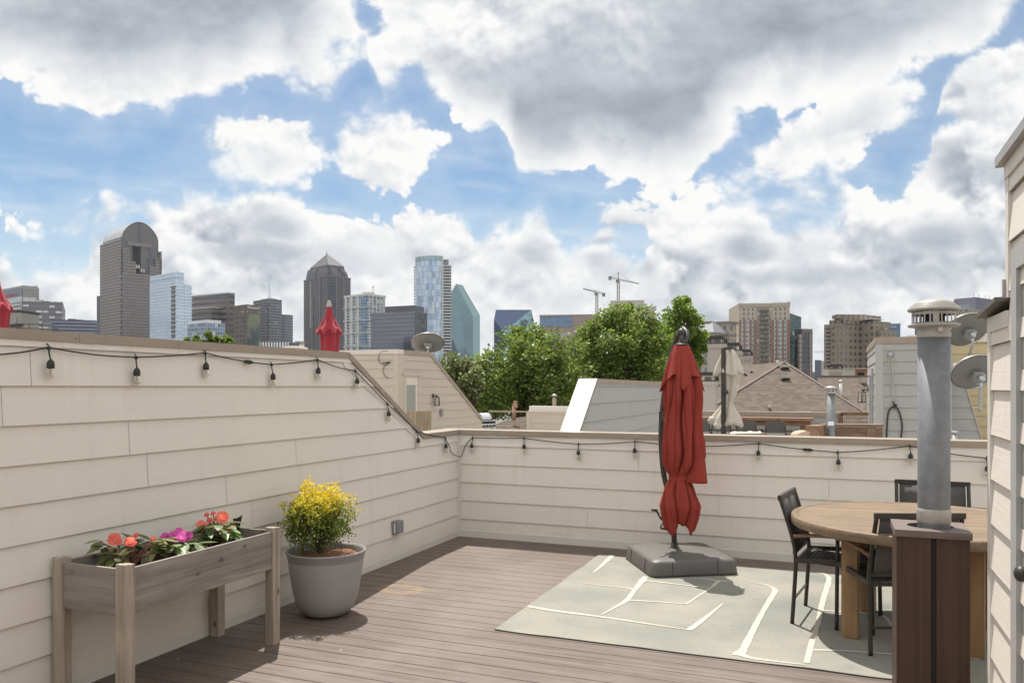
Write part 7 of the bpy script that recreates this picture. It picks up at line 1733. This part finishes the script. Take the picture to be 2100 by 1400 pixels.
colm('center_bay', facade('tan_center_bay', (.30, .25, .205), (.13, .14, .17), 2.6, FH, .45, .6, .2, .2, .5, lit=.15, odd_col=(.4, .4, .4)), 405, 627, 215, 1400, -.14)
for i in range(16):
    y_ = 290 + i * 72; q = M(); b.blk(q, b.la(x7(588)), b.la(x7(446)), -1.8, -.15, b.z(v7(y_ + 6)), b.z(v7(y_))); b.blk(q, b.la(x7(588)), b.la(x7(446)), -1.85, -1.75, b.z(v7(y_)), b.z(v7(y_ - 24)));  q.build('balcony', plain('dark_tan_balcony', (.14, .12, .105), .6), b.t)
q = M()
for xa, xb, ya in ((118, 140, 160), (150, 392, 187), (445, 630, 165), (640, 912, 160), (912, 936, 142)): b.blk(q, b.la(x7(xb)), b.la(x7(xa)), -.4, 6, b.z(v7(220)), b.z(v7(ya)))
q.build('parapet_crown', plain('cream_crown', (.36, .31, .245), .8, var=.05, scale=.05), b.t)
q = M()
for x_ in (165, 200, 300, 333, 370, 385, 415, 685, 720, 755, 790, 822, 858, 897): p = b.pt(b.la(x7(x_)), 1, b.z(v7(188))); q.bar(p, Vector((p.x, p.y, b.z(v7(150 if x_ < 500 else 132)))), .18, .18)
q.build('roof_post_rail', DGREY, b.t)
q = M()
for i in range(12): z_ = b.z(v7(490 + i * 72)); b.blk(q, .0, b.L1, -.3, -.2, z_, z_ + .15)
q.build('floor_trim', plain('pale_trim_far', (.33, .28, .23), .7), b.t)
# 23, 24 dark towers
g23 = thing('glass_tower', 'dark green glass tower with slanted top beside the brick and cream apartments', 'building', (*P(1630, HV, 650).to_2d(), GND))
q = M(); a_, b_, c_, d_ = [Vector((*P(u, HV, Y).to_2d(), GND)) for u, Y in ((1617, 640), (1641, 650), (1643, 670), (1619, 670))]
tps = [P(1617, 642.5, 640), P(1643, 651.5, 650), P(1643.5, 651, 670), P(1619, 643, 670)]
q.hexa([a_, b_, c_, d_], tps); q.build('facade', facade('dark_green_mirror', (.06, .085, .09), (.055, .095, .105), 2.4, 3.6, .93, .8, .5, .08, .5, lit=.05, odd_col=(.4, .45, .46), tilt=3), g23)
q = M(); q.bar(tps[0] + Vector((0, -.2, .1)), tps[1] + Vector((0, -.2, .1)), .5, .6); q.build('roof_edge', DGREY, g23)
b = Bld('office_tower', 'narrow dark navy tower with taller brown slab behind it', 1642, 1645, 1664.5, 681, 640, 78)
b.main(facade('navy_slot_tower', (.09, .085, .10), (.04, .048, .075), 3.2, 3.8, .6, .7, .3, .15, .5)); b.part('slab', plain('brown_slab', (.16, .125, .115), .7, var=.06, scale=.05), 4, 14, 3, b.L2 + 3.4, GND, b.z(676, 655)); b.part('pier', plain('tan_pier_far', (.26, .205, .165), .7), -.6, -.02, b.L2 - 2, b.L2 - .6, GND, b.z(684)); b.part('side_bay', facade('tan_side_windows', (.31, .25, .20), (.09, .09, .1), 2, 3.8, .5, .5), .1, 3, -2, -.02, GND, b.z(684.5))
# 25 beige stepped tower
B25 = facade('tan_stepped_tower', (.225, .182, .145), (.10, .095, .09), 4.1, 3.85, .50, .50, .25, .15, .45, lit=.06, odd_col=(.32, .30, .27))
b = Bld('apartment_tower', 'tan stepped apartment tower with scalloped crown behind the short wide chimney', 1690, 1722, 1812, 663, 480, 62)
x8 = lambda x: 1680 + x / 8.75
v8 = lambda y: 620 + y / 8.75
b.main(B25)
b.part('stepped_wing', B25, b.la(1722), b.la(1700), -1.2, -.02, GND, b.z(v8(445))); b.part('stepped_wing', B25, 0, b.la(1699), b.L2 * .02, b.L2 * .9, b.top, b.z(v8(305)))
b.part('stepped_wing', B25, -.6, b.la(1708), b.rb(1727), b.rb(1804), b.top, b.z(v8(275)))
q = M(); n_ = 15
for k in range(n_):
    f0 = b.rb(1728) + (b.rb(1804) - b.rb(1728)) * k / n_; f1 = f0 + (b.rb(1804) - b.rb(1728)) / n_
    mid = abs(k - 8) / 8
    b.blk(q, -1.0 + .5 * (k % 2), 6, f0, f1 - .05, b.z(v8(320)), b.z(v8(190 + 22 * mid + (4 if k % 2 else 0))))
q.build('scalloped_crown', plain('tan_crown', (.24, .195, .155), .75, var=.06, scale=.1), b.t)
for k in range(4): b.part('crown_fin', plain('tan_crown', (.24, .195, .155), .75), b.la(1721 - k * 3.2), b.la(1719 - k * 3.2), -1.4, 4, b.z(v8(290)), b.z(v8(210 + k * 5)))
b.part('front_wing', B25, -9, -.02, b.rb(1764), b.rb(1800), GND, b.z(v8(335))); b.part('front_wing', B25, -11, -9.02, b.rb(1772), b.rb(1808), GND, b.z(v8(500))); b.part('front_wing', B25, -6, 6, b.rb(1808) , b.rb(1813), GND, b.z(v8(480)))
b.part('roof_terrace', ROOFW, -9.5, -.05, b.rb(1760), b.rb(1786), b.z(v8(300)), b.z(v8(291)))
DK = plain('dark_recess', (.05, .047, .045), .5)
for i in range(13):
    v = 492 + i * 67
    if v8(v) > 755: break
    q = M(); b.blk(q, b.la(1706.5), b.la(1697.5), -1.9, -1.22, b.z(v8(v + 18)), b.z(v8(v))); q.build('balcony', plain('pale_tan_balcony', (.33, .29, .245), .7), b.t)
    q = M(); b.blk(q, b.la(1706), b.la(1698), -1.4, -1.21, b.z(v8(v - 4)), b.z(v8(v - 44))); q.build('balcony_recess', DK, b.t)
    if i > 2:
        q = M(); b.blk(q, -11.7, -11.02, b.rb(1773), b.rb(1784), b.z(v8(v + 18)), b.z(v8(v))); q.build('balcony', plain('pale_tan_balcony', (.33, .29, .245), .7), b.t)
# 26-29 small far things
b = Bld('low_building', 'small navy block between the dark slab and the tan stepped tower', 1671, 1672, 1684, 738, 560, 75); b.main(plain('navy_block', (.09, .11, .16), .4))
b = Bld('low_building', 'small pale taupe block beside the tan stepped tower', 1679, 1680, 1693, 740, 600, 75); b.main(facade('taupe_small', (.38, .34, .31), (.2, .2, .2), 4, 4, .5, .5))
b = Bld('glass_building', 'blue glass building with white sign letters right of the tan stepped tower', 1800, 1846.5, 1848, 663, 780, 4)
b.main(facade('blue_sign_glass', (.075, .115, .19), (.085, .13, .21), 3, 3.6, .9, .85, .4, .12, .2)); q = M(); b.blk(q, -.3, b.L1 + .3, -.3, b.L2, b.z(666.2), b.z(663)); q.build('roof_band', plain('slate_roof_band', (.17, .21, .27), .5), b.t)
lettering('sign_lettering', 'Jackson Walker', TXTW, b.t, b.pt(b.la(1826), -.5, b.z(670.3)), -b.eL, -b.eR, 1.35, abs(b.la(1838.5) - b.la(1814)))
b = Bld('glass_building', 'small blue glass building with pale bands beside the flue pipe cap', 1876, 1879.5, 1905, 674, 700, 70); b.main(facade('blue_banded', (.30, .33, .38), (.075, .11, .18), 50, 5.2, 1, .68, .3, .15, .1)); b.part('roof_band', plain('slate_roof_band', (.17, .21, .27), .5), -.2, b.L1, -.2, b.L2, b.top - 1.5, b.top + .3)
b = Bld('office_building', 'beige building with dark mansard roofs above the upper satellite dish', 1962, 1990, 2060, 633, 330, 55); b.main(facade('stone_far', (.30, .26, .22), (.15, .14, .14), 2.4, 3.6, .4, .6)); 
for u0, u1, vt, sh_ in ((1984, 2003, 623, 2), (2003.3, 2052, 606, 4)):
    z0 = b.top; q = M(); r0, r1 = b.rb(u0) if u0 > 1990 else .2, b.rb(u1); q.loft([[b.pt(.2, r0, z0), b.pt(.2, r1, z0), b.pt(12, r1, z0), b.pt(12, r0, z0)], [b.pt(1.6, r0 + sh_ * .5, b.z(vt)), b.pt(1.6, r1 - .4, b.z(vt)), b.pt(10, r1 - .4, b.z(vt)), b.pt(10, r0 + sh_ * .5, b.z(vt))]], 0, False); q.build('mansard_roof', plain('slate_dark_mansard', (.10, .10, .13), .6, var=.1, scale=.1), b.t)
q = M()
for u in (2012, 2022, 2036, 2044): p = b.pt(3, b.rb(u), b.z(608)); q.bar(p, p + Vector((0, 0, 2.2)), .12, .12)
q.build('roof_spike', DGREY, b.t)
b = Bld('low_building', 'long pale low block far behind the trees', 1000, 1500, 1530, 742, 760, 8); b.main(facade('far_low_flats', (.33, .31, .28), (.14, .15, .17), 4, 3.6, .5, .5))
b = Bld('low_building', 'long grey low block far behind the chimneys and roofs', 1500, 1900, 1930, 762, 660, 6); b.main(facade('far_low_flats_grey', (.28, .265, .25), (.12, .13, .15), 4, 3.6, .5, .5))
# ---------------------------------------------------------------- thin summer haze
q = M(); q.box((-2600, -800, -12), (2600, 2600, 300)); hz = q.build('haze', DARK); hz.data.materials.clear()
hm = bpy.data.materials.new('haze_air'); hm.use_nodes = True; nt_ = hm.node_tree
for n_ in list(nt_.nodes):
    if n_.type != 'OUTPUT_MATERIAL': nt_.nodes.remove(n_)
vp = nt_.nodes.new('ShaderNodeVolumePrincipled'); vp.inputs['Color'].default_value = (.90, .94, 1, 1); vp.inputs['Density'].default_value = 0.00004; vp.inputs['Anisotropy'].default_value = 0.3
nt_.links.new(vp.outputs[0], [n for n in nt_.nodes if n.type == 'OUTPUT_MATERIAL'][0].inputs['Volume'])
hz.data.materials.append(hm); hz['kind'] = 'stuff'
